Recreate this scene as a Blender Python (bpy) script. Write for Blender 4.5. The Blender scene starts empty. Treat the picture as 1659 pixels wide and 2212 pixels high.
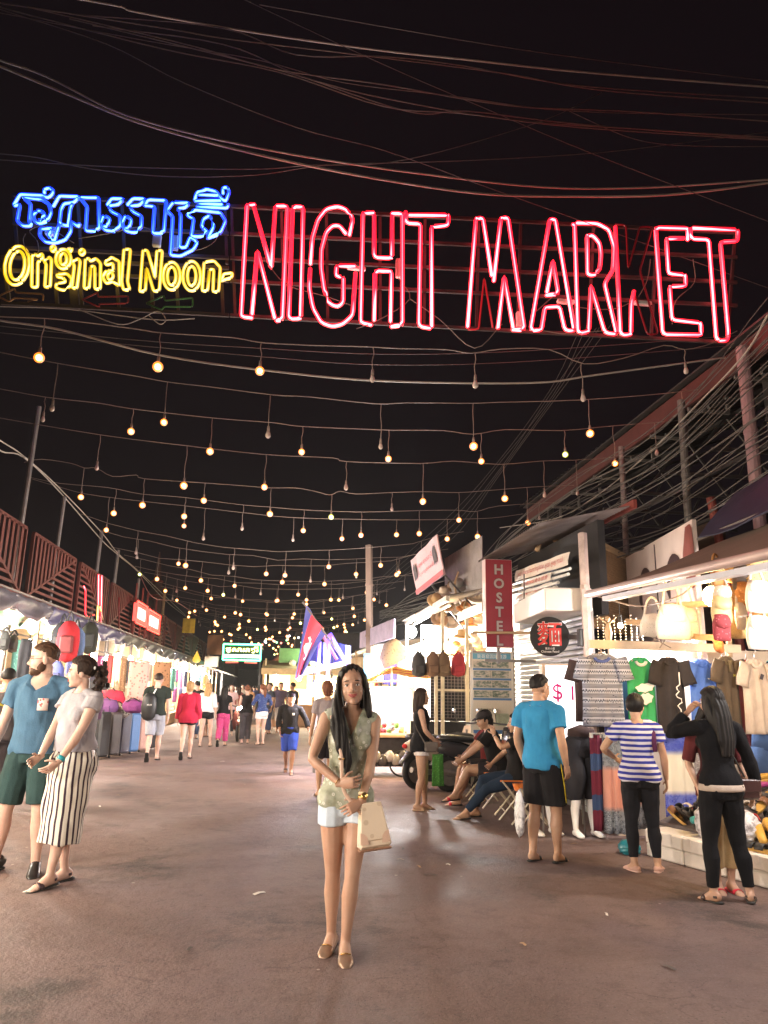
import bpy, math, random
import numpy as np
from mathutils import Vector, Matrix

# ---------------------------------------------------------------- camera, world, exposure
scene = bpy.context.scene
random.seed(7)
rng = np.random.RandomState(7)
FPX, CZ, YAW, PITCH, ROLL = 1600.0, 1.5, 0.135, math.atan(387 / 1600.0), math.radians(1.0)
FW = np.array([math.sin(YAW) * math.cos(PITCH), math.cos(YAW) * math.cos(PITCH), math.sin(PITCH)])
RT = np.array([math.cos(YAW), -math.sin(YAW), 0.0])
UP = np.cross(RT, FW)
RT, UP = RT * math.cos(ROLL) + UP * math.sin(ROLL), -RT * math.sin(ROLL) + UP * math.cos(ROLL)
cam_data = bpy.data.cameras.new('camera')
cam_data.sensor_fit = 'VERTICAL'
cam_data.sensor_height = 36.0
cam_data.lens = 36.0 * FPX / 2212.0
cam_data.clip_end = 800.0
cam = bpy.data.objects.new('camera', cam_data)
scene.collection.objects.link(cam)
m = Matrix.Identity(4)
for i in range(3):
    m[i][0], m[i][1], m[i][2] = RT[i], UP[i], -FW[i]
m[0][3], m[1][3], m[2][3] = 0.0, 0.0, CZ
cam.matrix_world = m
scene.camera = cam

world = bpy.data.worlds.new('World')
scene.world = world
world.use_nodes = True
wn = world.node_tree.nodes
wn['Background'].inputs['Color'].default_value = (0.55, 0.33, 0.45, 1)
wn['Background'].inputs['Strength'].default_value = 0.0055
scene.view_settings.view_transform = 'Standard'
scene.view_settings.look = 'None'
scene.view_settings.gamma = 1.0
scene.view_settings.use_curve_mapping = False
scene.view_settings.exposure = 0.8
scene.cycles.use_denoising = True
scene.cycles.max_bounces = 6
scene.cycles.diffuse_bounces = 3
scene.cycles.transparent_max_bounces = 12
scene.cycles.sample_clamp_indirect = 6.0
scene.cycles.caustics_reflective = False
scene.cycles.caustics_refractive = False

# ---------------------------------------------------------------- helpers
COL = scene.collection
ORIG = {}
C0 = np.array([0.0, 0.0, CZ])

def ray(x, y):
    """direction through a point of the 1659 x 2212 photograph"""
    return FW + RT * (x - 829.5) / FPX + UP * (1106 - y) / FPX
def at_ground(x, y, z=0.0):
    d = ray(x, y)
    return C0 + d * (z - CZ) / d[2]
def at_y(x, y, Y):
    d = ray(x, y)
    return C0 + d * Y / d[1]
def at_x(x, y, X):
    d = ray(x, y)
    return C0 + d * X / d[0]
def V(*a):
    return np.array(a, dtype=float)
def unit(v):
    v = np.asarray(v, float)
    n = np.linalg.norm(v)
    return v / n if n > 1e-9 else v

def tag(o, label=None, cat=None, group=None, kind=None):
    if label: o['label'] = label
    if cat: o['category'] = cat
    if group: o['group'] = group
    if kind: o['kind'] = kind
    return o

def thing(name, label, cat, loc=(0, 0, 0), rz=0.0, group=None, kind=None):
    o = bpy.data.objects.new(name, None)
    o.empty_display_size = 0.1
    COL.objects.link(o)
    o.location = tuple(float(v) for v in loc)
    o.rotation_euler = (0, 0, rz)
    ORIG[o.name] = np.array(loc, float)
    return tag(o, label, cat, group, kind)

class MB:
    """collects shapes into one mesh"""
    def __init__(self):
        self.v, self.f, self.n = [], [], 0
    def add(self, verts, faces):
        verts = np.asarray(verts, float).reshape(-1, 3)
        b = self.n
        self.v.append(verts)
        self.f.extend([tuple(i + b for i in f) for f in faces])
        self.n += len(verts)
        return self
    def box(self, c, s, ax=None):
        """box of centre c, size s, along axes ax (rows)"""
        ax = np.eye(3) if ax is None else np.asarray(ax, float)
        c = np.asarray(c, float)
        p = []
        for k in ((-1, -1, -1), (1, -1, -1), (1, 1, -1), (-1, 1, -1), (-1, -1, 1), (1, -1, 1), (1, 1, 1), (-1, 1, 1)):
            p.append(c + ax[0] * k[0] * s[0] / 2 + ax[1] * k[1] * s[1] / 2 + ax[2] * k[2] * s[2] / 2)
        return self.add(p, [(3, 2, 1, 0), (4, 5, 6, 7), (0, 1, 5, 4), (1, 2, 6, 5), (2, 3, 7, 6), (3, 0, 4, 7)])
    def rbox(self, c, s, b=0.01, ax=None):
        """box with chamfered edges"""
        ax = np.eye(3) if ax is None else np.asarray(ax, float)
        h = np.asarray(s, float) / 2
        b = min(b, h.min() * 0.9)
        idx, p, f = {}, [], []
        for sx in (-1, 1):
            for sy in (-1, 1):
                for sz in (-1, 1):
                    for a in range(3):
                        q = np.array([sx, sy, sz]) * (h - b)
                        q[a] += (sx, sy, sz)[a] * b
                        idx[(sx, sy, sz, a)] = len(p)
                        p.append(np.asarray(c, float) + q @ ax)
        for a in range(3):
            u, w = (a + 1) % 3, (a + 2) % 3
            for s_ in (-1, 1):
                quad = []
                for (du, dw) in ((-1, -1), (1, -1), (1, 1), (-1, 1)):
                    k = [0, 0, 0]; k[a] = s_; k[u] = du; k[w] = dw
                    quad.append(idx[(k[0], k[1], k[2], a)])
                f.append(tuple(quad if s_ > 0 else quad[::-1]))
            for du in (-1, 1):
                for dw in (-1, 1):
                    k0 = [0, 0, 0]; k1 = [0, 0, 0]
                    k0[a] = -1; k1[a] = 1; k0[u] = k1[u] = du; k0[w] = k1[w] = dw
                    q = (idx[(*k0, u)], idx[(*k1, u)], idx[(*k1, w)], idx[(*k0, w)])
                    f.append(q if du * dw > 0 else q[::-1])
        for sx in (-1, 1):
            for sy in (-1, 1):
                for sz in (-1, 1):
                    t = (idx[(sx, sy, sz, 0)], idx[(sx, sy, sz, 1)], idx[(sx, sy, sz, 2)])
                    f.append(t if sx * sy * sz > 0 else t[::-1])
        return self.add(p, f)
    def bar(self, a, b, w, h=None, up=(0, 0, 1)):
        """rectangular bar from a to b"""
        a, b = np.asarray(a, float), np.asarray(b, float)
        h = w if h is None else h
        t = unit(b - a)
        up = np.asarray(up, float)
        if abs(t @ up) > 0.98: up = np.array([1.0, 0, 0])
        s = unit(np.cross(t, up)); u = np.cross(s, t)
        return self.box((a + b) / 2, (np.linalg.norm(b - a), w, h), (t, s, u))
    def loft(self, pts, rad, ref=(1, 0, 0), n=10, cap=0.5, closed=False):
        pts = np.asarray(pts, float)
        m_ = len(pts)
        rad = [(r, r) if np.isscalar(r) else r for r in rad]
        ref = np.asarray(ref, float)
        ang = np.arange(n) * 2 * math.pi / n
        ca, sa = np.cos(ang), np.sin(ang)
        rings, prev = [], None
        for i in range(m_):
            if closed: t = unit(pts[(i + 1) % m_] - pts[i - 1])
            else: t = unit(pts[min(i + 1, m_ - 1)] - pts[max(i - 1, 0)])
            r0 = ref if prev is None else prev
            s = r0 - t * (r0 @ t)
            if np.linalg.norm(s) < 1e-4:
                s = np.cross(t, [0.31, 0.9, 0.2])
            s = unit(s)
            prev = s if np.linalg.norm(ref) < 1e-6 or abs(unit(ref) @ t) > 0.95 else None
            if prev is None and abs(unit(ref) @ t) > 0.9: prev = s
            q = np.cross(t, s)
            rings.append(pts[i] + np.outer(ca * rad[i][0], s) + np.outer(sa * rad[i][1], q))
        v = np.concatenate(rings)
        f = []
        for i in range(m_ if closed else m_ - 1):
            j = (i + 1) % m_
            for k in range(n):
                k2 = (k + 1) % n
                f.append((i * n + k, i * n + k2, j * n + k2, j * n + k))
        if not closed:
            t0, t1 = unit(pts[0] - pts[1]), unit(pts[-1] - pts[-2])
            c0 = pts[0] + t0 * min(rad[0]) * cap
            c1 = pts[-1] + t1 * min(rad[-1]) * cap
            v = np.concatenate([v, [c0, c1]])
            a, b = m_ * n, m_ * n + 1
            for k in range(n):
                k2 = (k + 1) % n
                f.append((a, k2, k))
                f.append((b, (m_ - 1) * n + k, (m_ - 1) * n + k2))
        return self.add(v, f)
    def tube(self, pts, r, n=6, closed=False, cap=0.0):
        pts = np.asarray(pts, float)
        return self.loft(pts, [r] * len(pts) if np.isscalar(r) else r, ref=(0.123, 0.05, 0.98), n=n, cap=cap, closed=closed)
    def ball(self, c, r, n=12, m_=8, ax=None, fn=None):
        r = (r, r, r) if np.isscalar(r) else r
        ax = np.eye(3) if ax is None else np.asarray(ax, float)
        v, f = [], []
        for i in range(m_ + 1):
            th = math.pi * i / m_
            for k in range(n):
                ph = 2 * math.pi * k / n
                d = np.array([math.sin(th) * math.cos(ph), math.sin(th) * math.sin(ph), math.cos(th)])
                s = 1.0 if fn is None else fn(d)
                v.append(np.asarray(c, float) + (d * np.asarray(r) * s) @ ax)
        for i in range(m_):
            for k in range(n):
                k2 = (k + 1) % n
                q = (i * n + k, (i + 1) * n + k, (i + 1) * n + k2, i * n + k2)
                if i == 0: q = (q[0], q[1], q[2])
                elif i == m_ - 1: q = (q[0], q[1], q[3])
                f.append(q)
        return self.add(v, f)
    def lathe(self, prof, c=(0, 0, 0), n=16, ax=None):
        """profile of (radius, height) turned round the third axis"""
        ax = np.eye(3) if ax is None else np.asarray(ax, float)
        v, f = [], []
        for (r, z) in prof:
            for k in range(n):
                a = 2 * math.pi * k / n
                v.append(np.asarray(c, float) + np.array([r * math.cos(a), r * math.sin(a), z]) @ ax)
        for i in range(len(prof) - 1):
            for k in range(n):
                k2 = (k + 1) % n
                f.append((i * n + k, i * n + k2, (i + 1) * n + k2, (i + 1) * n + k))
        return self.add(v, f)
    def disc(self, c, r, nrm, n=24, thick=0.02):
        nrm = unit(nrm)
        s = unit(np.cross(nrm, [0, 0, 1] if abs(nrm[2]) < 0.9 else [1, 0, 0])); q = np.cross(nrm, s)
        return self.lathe([(0.0005, -thick / 2), (r * 0.97, -thick / 2), (r, -thick / 2 + 0.004), (r, thick / 2 - 0.004), (r * 0.97, thick / 2), (0.0005, thick / 2)], c, n, (s, q, nrm))
    def grid(self, P):
        """sheet from an array of points [i][j]"""
        P = np.asarray(P, float)
        a, b = P.shape[:2]
        f = [(i * b + j, (i + 1) * b + j, (i + 1) * b + j + 1, i * b + j + 1) for i in range(a - 1) for j in range(b - 1)]
        return self.add(P.reshape(-1, 3), f)
    def slab(self, P, nrm, th):
        """sheet with thickness"""
        P = np.asarray(P, float)
        a, b = P.shape[:2]
        nrm = np.asarray(nrm, float) * th
        v = np.concatenate([P.reshape(-1, 3), (P + nrm).reshape(-1, 3)])
        o = a * b
        f = [(i * b + j, (i + 1) * b + j, (i + 1) * b + j + 1, i * b + j + 1) for i in range(a - 1) for j in range(b - 1)]
        f += [tuple(o + k for k in q[::-1]) for q in f]
        rim = [(0, j) for j in range(b)] + [(i, b - 1) for i in range(1, a)] + [(a - 1, j) for j in range(b - 2, -1, -1)] + [(i, 0) for i in range(a - 2, 0, -1)]
        rim = [i * b + j for i, j in rim]
        for k in range(len(rim)):
            x, y = rim[k], rim[(k + 1) % len(rim)]
            f.append((x, y, y + o, x + o))
        return self.add(v, f)
    def prism(self, poly, o, u, w, th):
        """flat outline poly (2-D) in plane o,u,w with thickness th"""
        u, w = np.asarray(u, float), np.asarray(w, float)
        n_ = unit(np.cross(u, w)) * th
        a = [np.asarray(o, float) + u * p[0] + w * p[1] for p in poly]
        k = len(a)
        f = [tuple(range(k))[::-1], tuple(range(k, 2 * k))]
        f += [(i, (i + 1) % k, (i + 1) % k + k, i + k) for i in range(k)]
        return self.add(a + [p + n_ for p in a], f)
    def text(self, s, o, u, w, width=None, height=None, centre=True, spacing=1.0, bold=0.0):
        """flat lettering in the plane o,u,w"""
        tv, tf = text_geo(s, bold)
        if len(tv) == 0: return self
        lo, hi = tv.min(0), tv.max(0)
        d = np.maximum(hi - lo, 1e-6)
        sx = width / d[0] if width else height / d[1]
        sy = height / d[1] if height else sx
        q = (tv - (lo + hi) / 2 if centre else tv - lo) * [sx, sy]
        P = np.asarray(o, float) + np.outer(q[:, 0], np.asarray(u, float)) + np.outer(q[:, 1], np.asarray(w, float))
        return self.add(P, tf)
    def arr(self):
        return np.concatenate(self.v) if self.v else np.zeros((0, 3))
    def mesh(self, name, off=None, smooth=False):
        me = bpy.data.meshes.new(name)
        v = self.arr()
        if off is not None: v = v - off
        me.from_pydata(v.tolist(), [], self.f)
        if smooth: me.shade_smooth()
        return me

_text_cache = {}
def text_geo(s, bold=0.0):
    key = (s, bold)
    if key not in _text_cache:
        cu = bpy.data.curves.new('t', 'FONT')
        cu.body = s
        cu.resolution_u = 3
        cu.offset = bold
        o = bpy.data.objects.new('t', cu)
        me = bpy.data.meshes.new_from_object(o) if False else o.to_mesh()
        v = np.array([tuple(x.co)[:2] for x in me.vertices]) if len(me.vertices) else np.zeros((0, 2))
        f = [tuple(p.vertices) for p in me.polygons]
        o.to_mesh_clear()
        bpy.data.objects.remove(o); bpy.data.curves.remove(cu)
        _text_cache[key] = (v, f)
    return _text_cache[key]

def part(name, mb, mat, parent, smooth=False, label=None):
    """a mesh as child of a thing or part (built in the thing's own frame)"""
    off = ORIG[parent.name]
    me = mb.mesh(name, off, smooth) if isinstance(mb, MB) else mb
    me.materials.append(mat)
    o = bpy.data.objects.new(name, me)
    COL.objects.link(o)
    o.parent = parent
    ORIG[o.name] = off
    if label: o['label'] = label
    return o

def solo(name, mb, mat, label=None, cat=None, group=None, kind=None, smooth=False):
    """a thing that is one mesh; its origin at its base"""
    v = mb.arr()
    off = (v.min(0) + v.max(0)) / 2
    off[2] = v[:, 2].min()
    me = mb.mesh(name, off, smooth)
    me.materials.append(mat)
    o = bpy.data.objects.new(name, me)
    COL.objects.link(o)
    o.location = off.tolist()
    ORIG[o.name] = off
    return tag(o, label, cat, group, kind)

def inst(name, me, parent, loc, rz=0.0, scale=1.0):
    """one more object of a shared mesh, placed in its parent's frame"""
    o = bpy.data.objects.new(name, me)
    COL.objects.link(o)
    o.parent = parent
    o.location = (np.asarray(loc, float) - ORIG[parent.name]).tolist()
    o.rotation_euler = (0, 0, rz)
    o.scale = (scale,) * 3 if np.isscalar(scale) else scale
    ORIG[o.name] = ORIG[parent.name]
    return o

def copy_tree(o, parent=None):
    c = o.copy()
    COL.objects.link(c)
    c.parent = parent
    ORIG[c.name] = ORIG[o.name]
    for ch in list(o.children):
        copy_tree(ch, c)
    return c

def point(name, loc, power, col=(1, 0.85, 0.65), r=0.08):
    """point light of a lamp or an added fill"""
    l = bpy.data.lights.new(name, 'POINT')
    l.energy = power; l.color = col; l.shadow_soft_size = r
    o = bpy.data.objects.new(name, l)
    COL.objects.link(o)
    o.location = tuple(float(v) for v in loc)
    return o

NUM = ['first', 'second', 'third', 'fourth', 'fifth', 'sixth', 'seventh', 'eighth', 'ninth', 'tenth', 'eleventh', 'twelfth', 'thirteenth', 'fourteenth', 'fifteenth', 'sixteenth', 'seventeenth', 'eighteenth', 'nineteenth']
def ordw(k):
    """ordinal word of the k-th (from 0)"""
    k += 1
    if k < 20: return NUM[k - 1]
    t = {2: ('twenty', 'twentieth'), 3: ('thirty', 'thirtieth'), 4: ('forty', 'fortieth')}[k // 10]
    return t[1] if k % 10 == 0 else t[0] + '-' + NUM[k % 10 - 1]

def sag(a, b, s, n=14, wob=0.0):
    a, b = np.asarray(a, float), np.asarray(b, float)
    t = np.linspace(0, 1, n)
    p = a + np.outer(t, b - a)
    p[:, 2] -= s * 4 * t * (1 - t)
    if wob: p[1:-1, 2] += rng.normal(0, wob, n - 2); p[1:-1, 1] += rng.normal(0, wob * 0.5, n - 2)
    return p

def smooth_path(P, k=4):
    """Catmull-Rom through points"""
    P = np.asarray(P, float)
    Q = np.concatenate([[2 * P[0] - P[1]], P, [2 * P[-1] - P[-2]]])
    out = []
    for i in range(1, len(Q) - 2):
        for t in np.arange(k) / k:
            a, b, c, d = Q[i - 1], Q[i], Q[i + 1], Q[i + 2]
            out.append(0.5 * (2 * b + (c - a) * t + (2 * a - 5 * b + 4 * c - d) * t * t + (3 * b - a - 3 * c + d) * t ** 3))
    out.append(P[-1])
    return np.array(out)
# ---------------------------------------------------------------- materials
class NT:
    """small wrapper for node trees"""
    def __init__(self, name):
        self.m = bpy.data.materials.new(name)
        self.m.use_nodes = True
        self.t = self.m.node_tree
        self.b = self.t.nodes['Principled BSDF']
    def n(self, typ, **kw):
        x = self.t.nodes.new(typ)
        for k, v in kw.items(): setattr(x, k, v)
        return x
    def l(self, a, b):
        self.t.links.new(a, b)
    def math(self, op, a, b=None, c=None):
        x = self.n('ShaderNodeMath', operation=op)
        for i, v in enumerate((a, b, c)):
            if v is None: continue
            if hasattr(v, 'links') or hasattr(v, 'is_linked'): self.l(v, x.inputs[i])
            else: x.inputs[i].default_value = v
        return x.outputs[0]
    def coord(self, kind='Object', scale=(1, 1, 1)):
        tc = self.n('ShaderNodeTexCoord')
        mp = self.n('ShaderNodeMapping')
        mp.inputs['Scale'].default_value = scale
        self.l(tc.outputs[kind], mp.inputs['Vector'])
        return mp.outputs[0]
    def xyz(self, vec):
        s = self.n('ShaderNodeSeparateXYZ'); self.l(vec, s.inputs[0])
        return s.outputs
    def noise(self, vec, scale, detail=4, rough=0.6):
        x = self.n('ShaderNodeTexNoise')
        x.inputs['Scale'].default_value = scale; x.inputs['Detail'].default_value = detail; x.inputs['Roughness'].default_value = rough
        self.l(vec, x.inputs['Vector'])
        return x.outputs['Fac']
    def voro(self, vec, scale, feature='F1', out='Distance'):
        x = self.n('ShaderNodeTexVoronoi', feature=feature)
        x.inputs['Scale'].default_value = scale
        self.l(vec, x.inputs['Vector'])
        return x.outputs[out]
    def ramp(self, fac, stops, interp='LINEAR'):
        r = self.n('ShaderNodeValToRGB')
        r.color_ramp.interpolation = interp
        e = r.color_ramp.elements
        while len(e) < len(stops): e.new(0.5)
        for k, (p, c) in enumerate(stops):
            e[k].position = p; e[k].color = (*c[:3], 1) if len(c) < 4 else c
        self.l(fac, r.inputs['Fac'])
        return r.outputs['Color']
    def mix(self, fac, a, b, blend='MIX'):
        x = self.n('ShaderNodeMix', data_type='RGBA', blend_type=blend)
        for s, v in ((0, fac), (6, a), (7, b)):
            if hasattr(v, 'is_linked'): self.l(v, x.inputs[s])
            elif s == 0: x.inputs[0].default_value = v
            else: x.inputs[s].default_value = (*v[:3], 1)
        return x.outputs[2]
    def col(self, c):
        if hasattr(c, 'is_linked'): self.l(c, self.b.inputs['Base Color'])
        else: self.b.inputs['Base Color'].default_value = (*c[:3], 1)
    def bump(self, h, strength=0.3, dist=0.01):
        x = self.n('ShaderNodeBump')
        x.inputs['Strength'].default_value = strength; x.inputs['Distance'].default_value = dist
        self.l(h, x.inputs['Height']); self.l(x.outputs[0], self.b.inputs['Normal'])
    def set(self, rough=0.6, metal=0.0, spec=0.5, **kw):
        self.b.inputs['Roughness'].default_value = rough
        self.b.inputs['Metallic'].default_value = metal
        self.b.inputs['Specular IOR Level'].default_value = spec
        return self

_mats = {}
def plain(name, c, rough=0.6, metal=0.0, var=0.25, scale=6.0, bump=0.15, bscale=None, spec=0.4, stretch=(1, 1, 1)):
    """a surface of one colour with grain and wear"""
    if name in _mats: return _mats[name]
    t = NT(name).set(rough, metal, spec)
    vec = t.coord('Object', stretch)
    f = t.noise(vec, scale, 5, 0.65)
    c = np.array(c)
    t.col(t.ramp(f, [(0.25, c * (1 - var)), (0.55, c), (0.8, np.minimum(c * (1 + var * 0.7), 1))]))
    if bump: t.bump(t.noise(vec, bscale or scale * 8, 3), bump, 0.01)
    _mats[name] = t.m
    return t.m

def fabric(name, c, rough=0.85, var=0.15, weave=350.0):
    if name in _mats: return _mats[name]
    t = NT(name).set(rough, 0, 0.08)
    vec = t.coord('Object')
    f = t.noise(vec, 5, 4)
    c = np.array(c)
    t.col(t.ramp(f, [(0.3, c * (1 - var)), (0.7, np.minimum(c * (1 + var), 1))]))
    t.bump(t.math('ADD', t.math('MULTIPLY', t.noise(vec, weave * 0.3, 2), 0.25), t.noise(t.coord('Object', (1, 1, 0.45)), 11, 4)), 0.5, 0.02)
    t.b.inputs['Sheen Weight'].default_value = 0.02
    _mats[name] = t.m
    return t.m

def skin(name, c):
    if name in _mats: return _mats[name]
    t = NT(name).set(0.48, 0, 0.4)
    vec = t.coord('Object')
    c = np.array(c)
    f = t.noise(vec, 9, 4)
    t.col(t.ramp(f, [(0.3, c * [0.9, 0.82, 0.8]), (0.7, np.minimum(c * [1.06, 1.08, 1.1], 1))]))
    t.bump(t.noise(vec, 220, 2), 0.12, 0.002)
    t.b.inputs['Subsurface Weight'].default_value = 0.08
    t.b.inputs['Subsurface Radius'].default_value = (0.02, 0.008, 0.005)
    _mats[name] = t.m
    return t.m

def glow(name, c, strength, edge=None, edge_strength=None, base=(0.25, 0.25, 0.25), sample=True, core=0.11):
    """a lamp: hot core, with a lens halo painted in as a deeper, dimming rim"""
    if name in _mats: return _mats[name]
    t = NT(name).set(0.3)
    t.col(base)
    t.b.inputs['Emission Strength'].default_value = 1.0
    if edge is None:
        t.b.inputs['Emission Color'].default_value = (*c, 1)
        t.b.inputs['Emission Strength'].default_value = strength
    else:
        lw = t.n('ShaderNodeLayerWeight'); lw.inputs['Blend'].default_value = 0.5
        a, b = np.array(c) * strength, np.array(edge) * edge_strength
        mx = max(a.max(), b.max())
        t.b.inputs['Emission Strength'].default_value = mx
        col = t.ramp(lw.outputs['Facing'], [(core, a / mx), (core + 0.09, b / mx), (0.60, b / mx * 0.6), (0.86, b / mx * 0.14), (1.0, b / mx * 0.06)])  # ramp by facing paints the lens halo into the emission
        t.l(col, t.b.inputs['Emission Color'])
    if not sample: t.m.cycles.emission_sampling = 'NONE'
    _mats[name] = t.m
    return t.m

def stripes(name, axis, period, c1, c2, duty=0.5, rough=0.85, off=0.0, extra=None):
    """woven stripes across one object axis (2 = rings, 'a' = round the body)"""
    if name in _mats: return _mats[name]
    t = NT(name).set(rough, 0, 0.2)
    vec = t.coord('Object')
    o = t.xyz(vec)
    if axis == 'a':
        k = t.math('MULTIPLY', t.math('ARCTAN2', o[0], t.math('ADD', o[1], 0.0)), 0.16)
    elif axis == 'd':
        k = t.math('ADD', o[0], t.math('MULTIPLY', o[1], 1.0))
    else: k = o[axis]
    w = t.math('MULTIPLY', t.noise(vec, 6, 2), period * 0.25)
    k = t.math('ADD', t.math('ADD', k, w), off + 50 * period)
    fr = t.math('FRACT', t.math('DIVIDE', k, period))
    st = t.math('LESS_THAN', fr, duty)
    t.col(t.mix(st, c2, c1))
    t.bump(t.noise(vec, 90, 2), 0.2, 0.003)
    _mats[name] = t.m
    return t.m

def spots(name, base, spot, scale, size=0.25, rough=0.8, third=None):
    """a print of small irregular blots"""
    if name in _mats: return _mats[name]
    t = NT(name).set(rough, 0, 0.25)
    vec = t.coord('Object')
    d = t.voro(vec, scale)
    st = t.math('LESS_THAN', d, size)
    c = t.mix(st, base, spot)
    if third is not None:
        c = t.mix(t.ramp(t.noise(vec, scale * 0.45, 4), [(0.48, (0, 0, 0)), (0.56, (1, 1, 1))]), c, third)
    t.col(c)
    t.bump(t.noise(vec, 80, 2), 0.2, 0.003)
    _mats[name] = t.m
    return t.m

M_RUST = plain('red_painted_steel', (0.22, 0.045, 0.035), 0.6, 0.1, 0.45, 3.0, 0.2)
M_BEAMRED = plain('dull_red_beam', (0.085, 0.022, 0.02), 0.7, 0.0, 0.4, 2.0, 0.15)
M_STEEL = plain('weathered_steel', (0.22, 0.20, 0.19), 0.5, 0.5, 0.35, 4.0, 0.15)
M_DARKSTEEL = plain('dark_steel', (0.06, 0.055, 0.055), 0.55, 0.4, 0.3, 4.0)
M_SIGNFRAME = plain('blackened_sign_frame', (0.05, 0.035, 0.035), 0.7, 0.1, 0.4, 4.0, 0.1)
M_WOOD = plain('bare_timber', (0.42, 0.28, 0.16), 0.7, 0, 0.35, 5.0, 0.2, stretch=(1, 1, 6))
M_WHITE = plain('white_paint', (0.74, 0.72, 0.68), 0.5, 0, 0.1, 3.0, 0.08)
M_BLACKRUB = plain('black_rubber', (0.018, 0.018, 0.018), 0.55, 0, 0.3, 8.0)
M_CABLE = plain('grey_cable_sheath', (0.085, 0.075, 0.07), 0.6, 0, 0.3, 2.0, 0)
M_CABLE_PALE = plain('pale_cable_sheath', (0.36, 0.32, 0.28), 0.6, 0, 0.2, 2.0, 0)
M_CORD = plain('white_lamp_cord', (0.26, 0.20, 0.17), 0.6, 0, 0.3, 3.0, 0)
M_CORD_PALE = plain('pale_flex', (0.6, 0.5, 0.42), 0.6, 0, 0.2, 3.0, 0)
M_SOCKET = plain('cream_lamp_socket', (0.70, 0.62, 0.54), 0.45, 0, 0.1, 8.0, 0)
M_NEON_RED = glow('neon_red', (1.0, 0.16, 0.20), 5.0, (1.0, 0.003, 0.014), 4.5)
M_NEON_OFF = glow('neon_dim_red', (0.60, 0.008, 0.02), 0.10, (0.5, 0.003, 0.01), 0.05, base=(0.12, 0.008, 0.012))
M_NEON_BLUE = glow('neon_blue', (0.16, 0.55, 1.0), 2.6, (0.004, 0.03, 1.0), 2.6)
M_NEON_YEL = glow('neon_yellow', (1.0, 0.86, 0.22), 2.2, (1.0, 0.55, 0.003), 0.9)
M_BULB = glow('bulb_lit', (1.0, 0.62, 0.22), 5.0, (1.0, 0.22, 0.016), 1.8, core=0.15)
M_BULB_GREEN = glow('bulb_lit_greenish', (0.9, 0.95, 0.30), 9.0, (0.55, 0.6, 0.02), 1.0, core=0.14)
M_BULB_WHITE = glow('bulb_lit_white', (1.0, 0.95, 0.9), 30.0)
M_TUBE_WHITE = glow('fluorescent_tube_lit', (1.0, 0.97, 0.95), 28.0)
M_TUBE_WARM = glow('warm_lamp_lit', (1.0, 0.70, 0.32), 60.0)
M_TUBE_BLUE = glow('violet_tube_lit', (0.55, 0.42, 1.0), 5.0, (0.10, 0.03, 1.0), 3.5)
M_GLASS_OFF = plain('unlit_bulb_glass', (0.55, 0.45, 0.40), 0.08, 0, 0.05, 3.0, 0, spec=0.8)
# ---------------------------------------------------------------- ground
def ground_mat():
    t = NT('worn_asphalt').set(0.7, 0, 0.22)
    vec = t.coord('Object')
    big = t.noise(vec, 0.28, 4, 0.6)
    mid = t.noise(vec, 1.3, 6, 0.68)
    fine = t.noise(vec, 55, 3, 0.7)
    c = t.ramp(mid, [(0.30, (0.120, 0.079, 0.074)), (0.52, (0.172, 0.115, 0.107)), (0.75, (0.208, 0.143, 0.132))])
    c = t.mix(t.ramp(big, [(0.42, (0, 0, 0)), (0.60, (0.75, 0.75, 0.75))]), c, (0.222, 0.153, 0.142))
    st = t.ramp(t.noise(vec, 0.75, 8, 0.75), [(0.36, (0.85, 0.85, 0.85)), (0.46, (0, 0, 0))])
    c = t.mix(st, c, (0.055, 0.044, 0.04))
    c = t.mix(t.ramp(fine, [(0.35, (0.35, 0.35, 0.35)), (0.65, (0, 0, 0))]), c, (0.06, 0.05, 0.045))
    mo = t.noise(vec, 5.5, 6, 0.75)
    c = t.mix(t.ramp(mo, [(0.36, (0.55, 0.55, 0.55)), (0.52, (0, 0, 0))]), c, (0.10, 0.066, 0.056))
    wp_ = t.n('ShaderNodeVectorMath', operation='ADD')
    nz = t.n('ShaderNodeTexNoise'); nz.inputs['Scale'].default_value = 1.6; nz.inputs['Detail'].default_value = 5; t.l(vec, nz.inputs['Vector'])
    t.l(vec, wp_.inputs[0]); t.l(nz.outputs['Color'], wp_.inputs[1])
    cr = t.voro(wp_.outputs[0], 0.42, 'DISTANCE_TO_EDGE')
    c = t.mix(t.math('MULTIPLY', t.math('MULTIPLY', t.math('LESS_THAN', cr, 0.0035), t.math('GREATER_THAN', mid, 0.53)), 0.3), c, (0.05, 0.033, 0.028))
    grit = t.math('LESS_THAN', t.voro(vec, 42), 0.16)
    c = t.mix(t.math('MULTIPLY', grit, 0.45), c, (0.26, 0.20, 0.17))
    c = t.mix(t.math('MULTIPLY', t.math('LESS_THAN', t.voro(vec, 27), 0.13), 0.6), c, (0.045, 0.035, 0.03))
    c = t.mix(t.math('MULTIPLY', t.math('LESS_THAN', t.voro(vec, 2.3), 0.035), 0.7), c, (0.42, 0.36, 0.32))
    t.col(c)
    t.l(t.ramp(mid, [(0.3, (0.55, 0.55, 0.55)), (0.7, (0.82, 0.82, 0.82))]), t.b.inputs['Roughness'])
    t.bump(t.math('ADD', t.math('MULTIPLY', fine, 0.6), t.noise(vec, 14, 4)), 0.55, 0.02)
    return t.m
mb = MB()
xs = np.array([-70, -20, -8, -4, 0, 4, 8, 20, 70.0])
ys = np.array([-30, -10, 0, 4, 8, 12, 20, 30, 50, 90, 160.0])
mb.grid([[V(x, y, 0) for x in xs] for y in ys])
mb.f = [f[::-1] for f in mb.f]
g = solo('ground', mb, ground_mat(), kind='structure')

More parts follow.
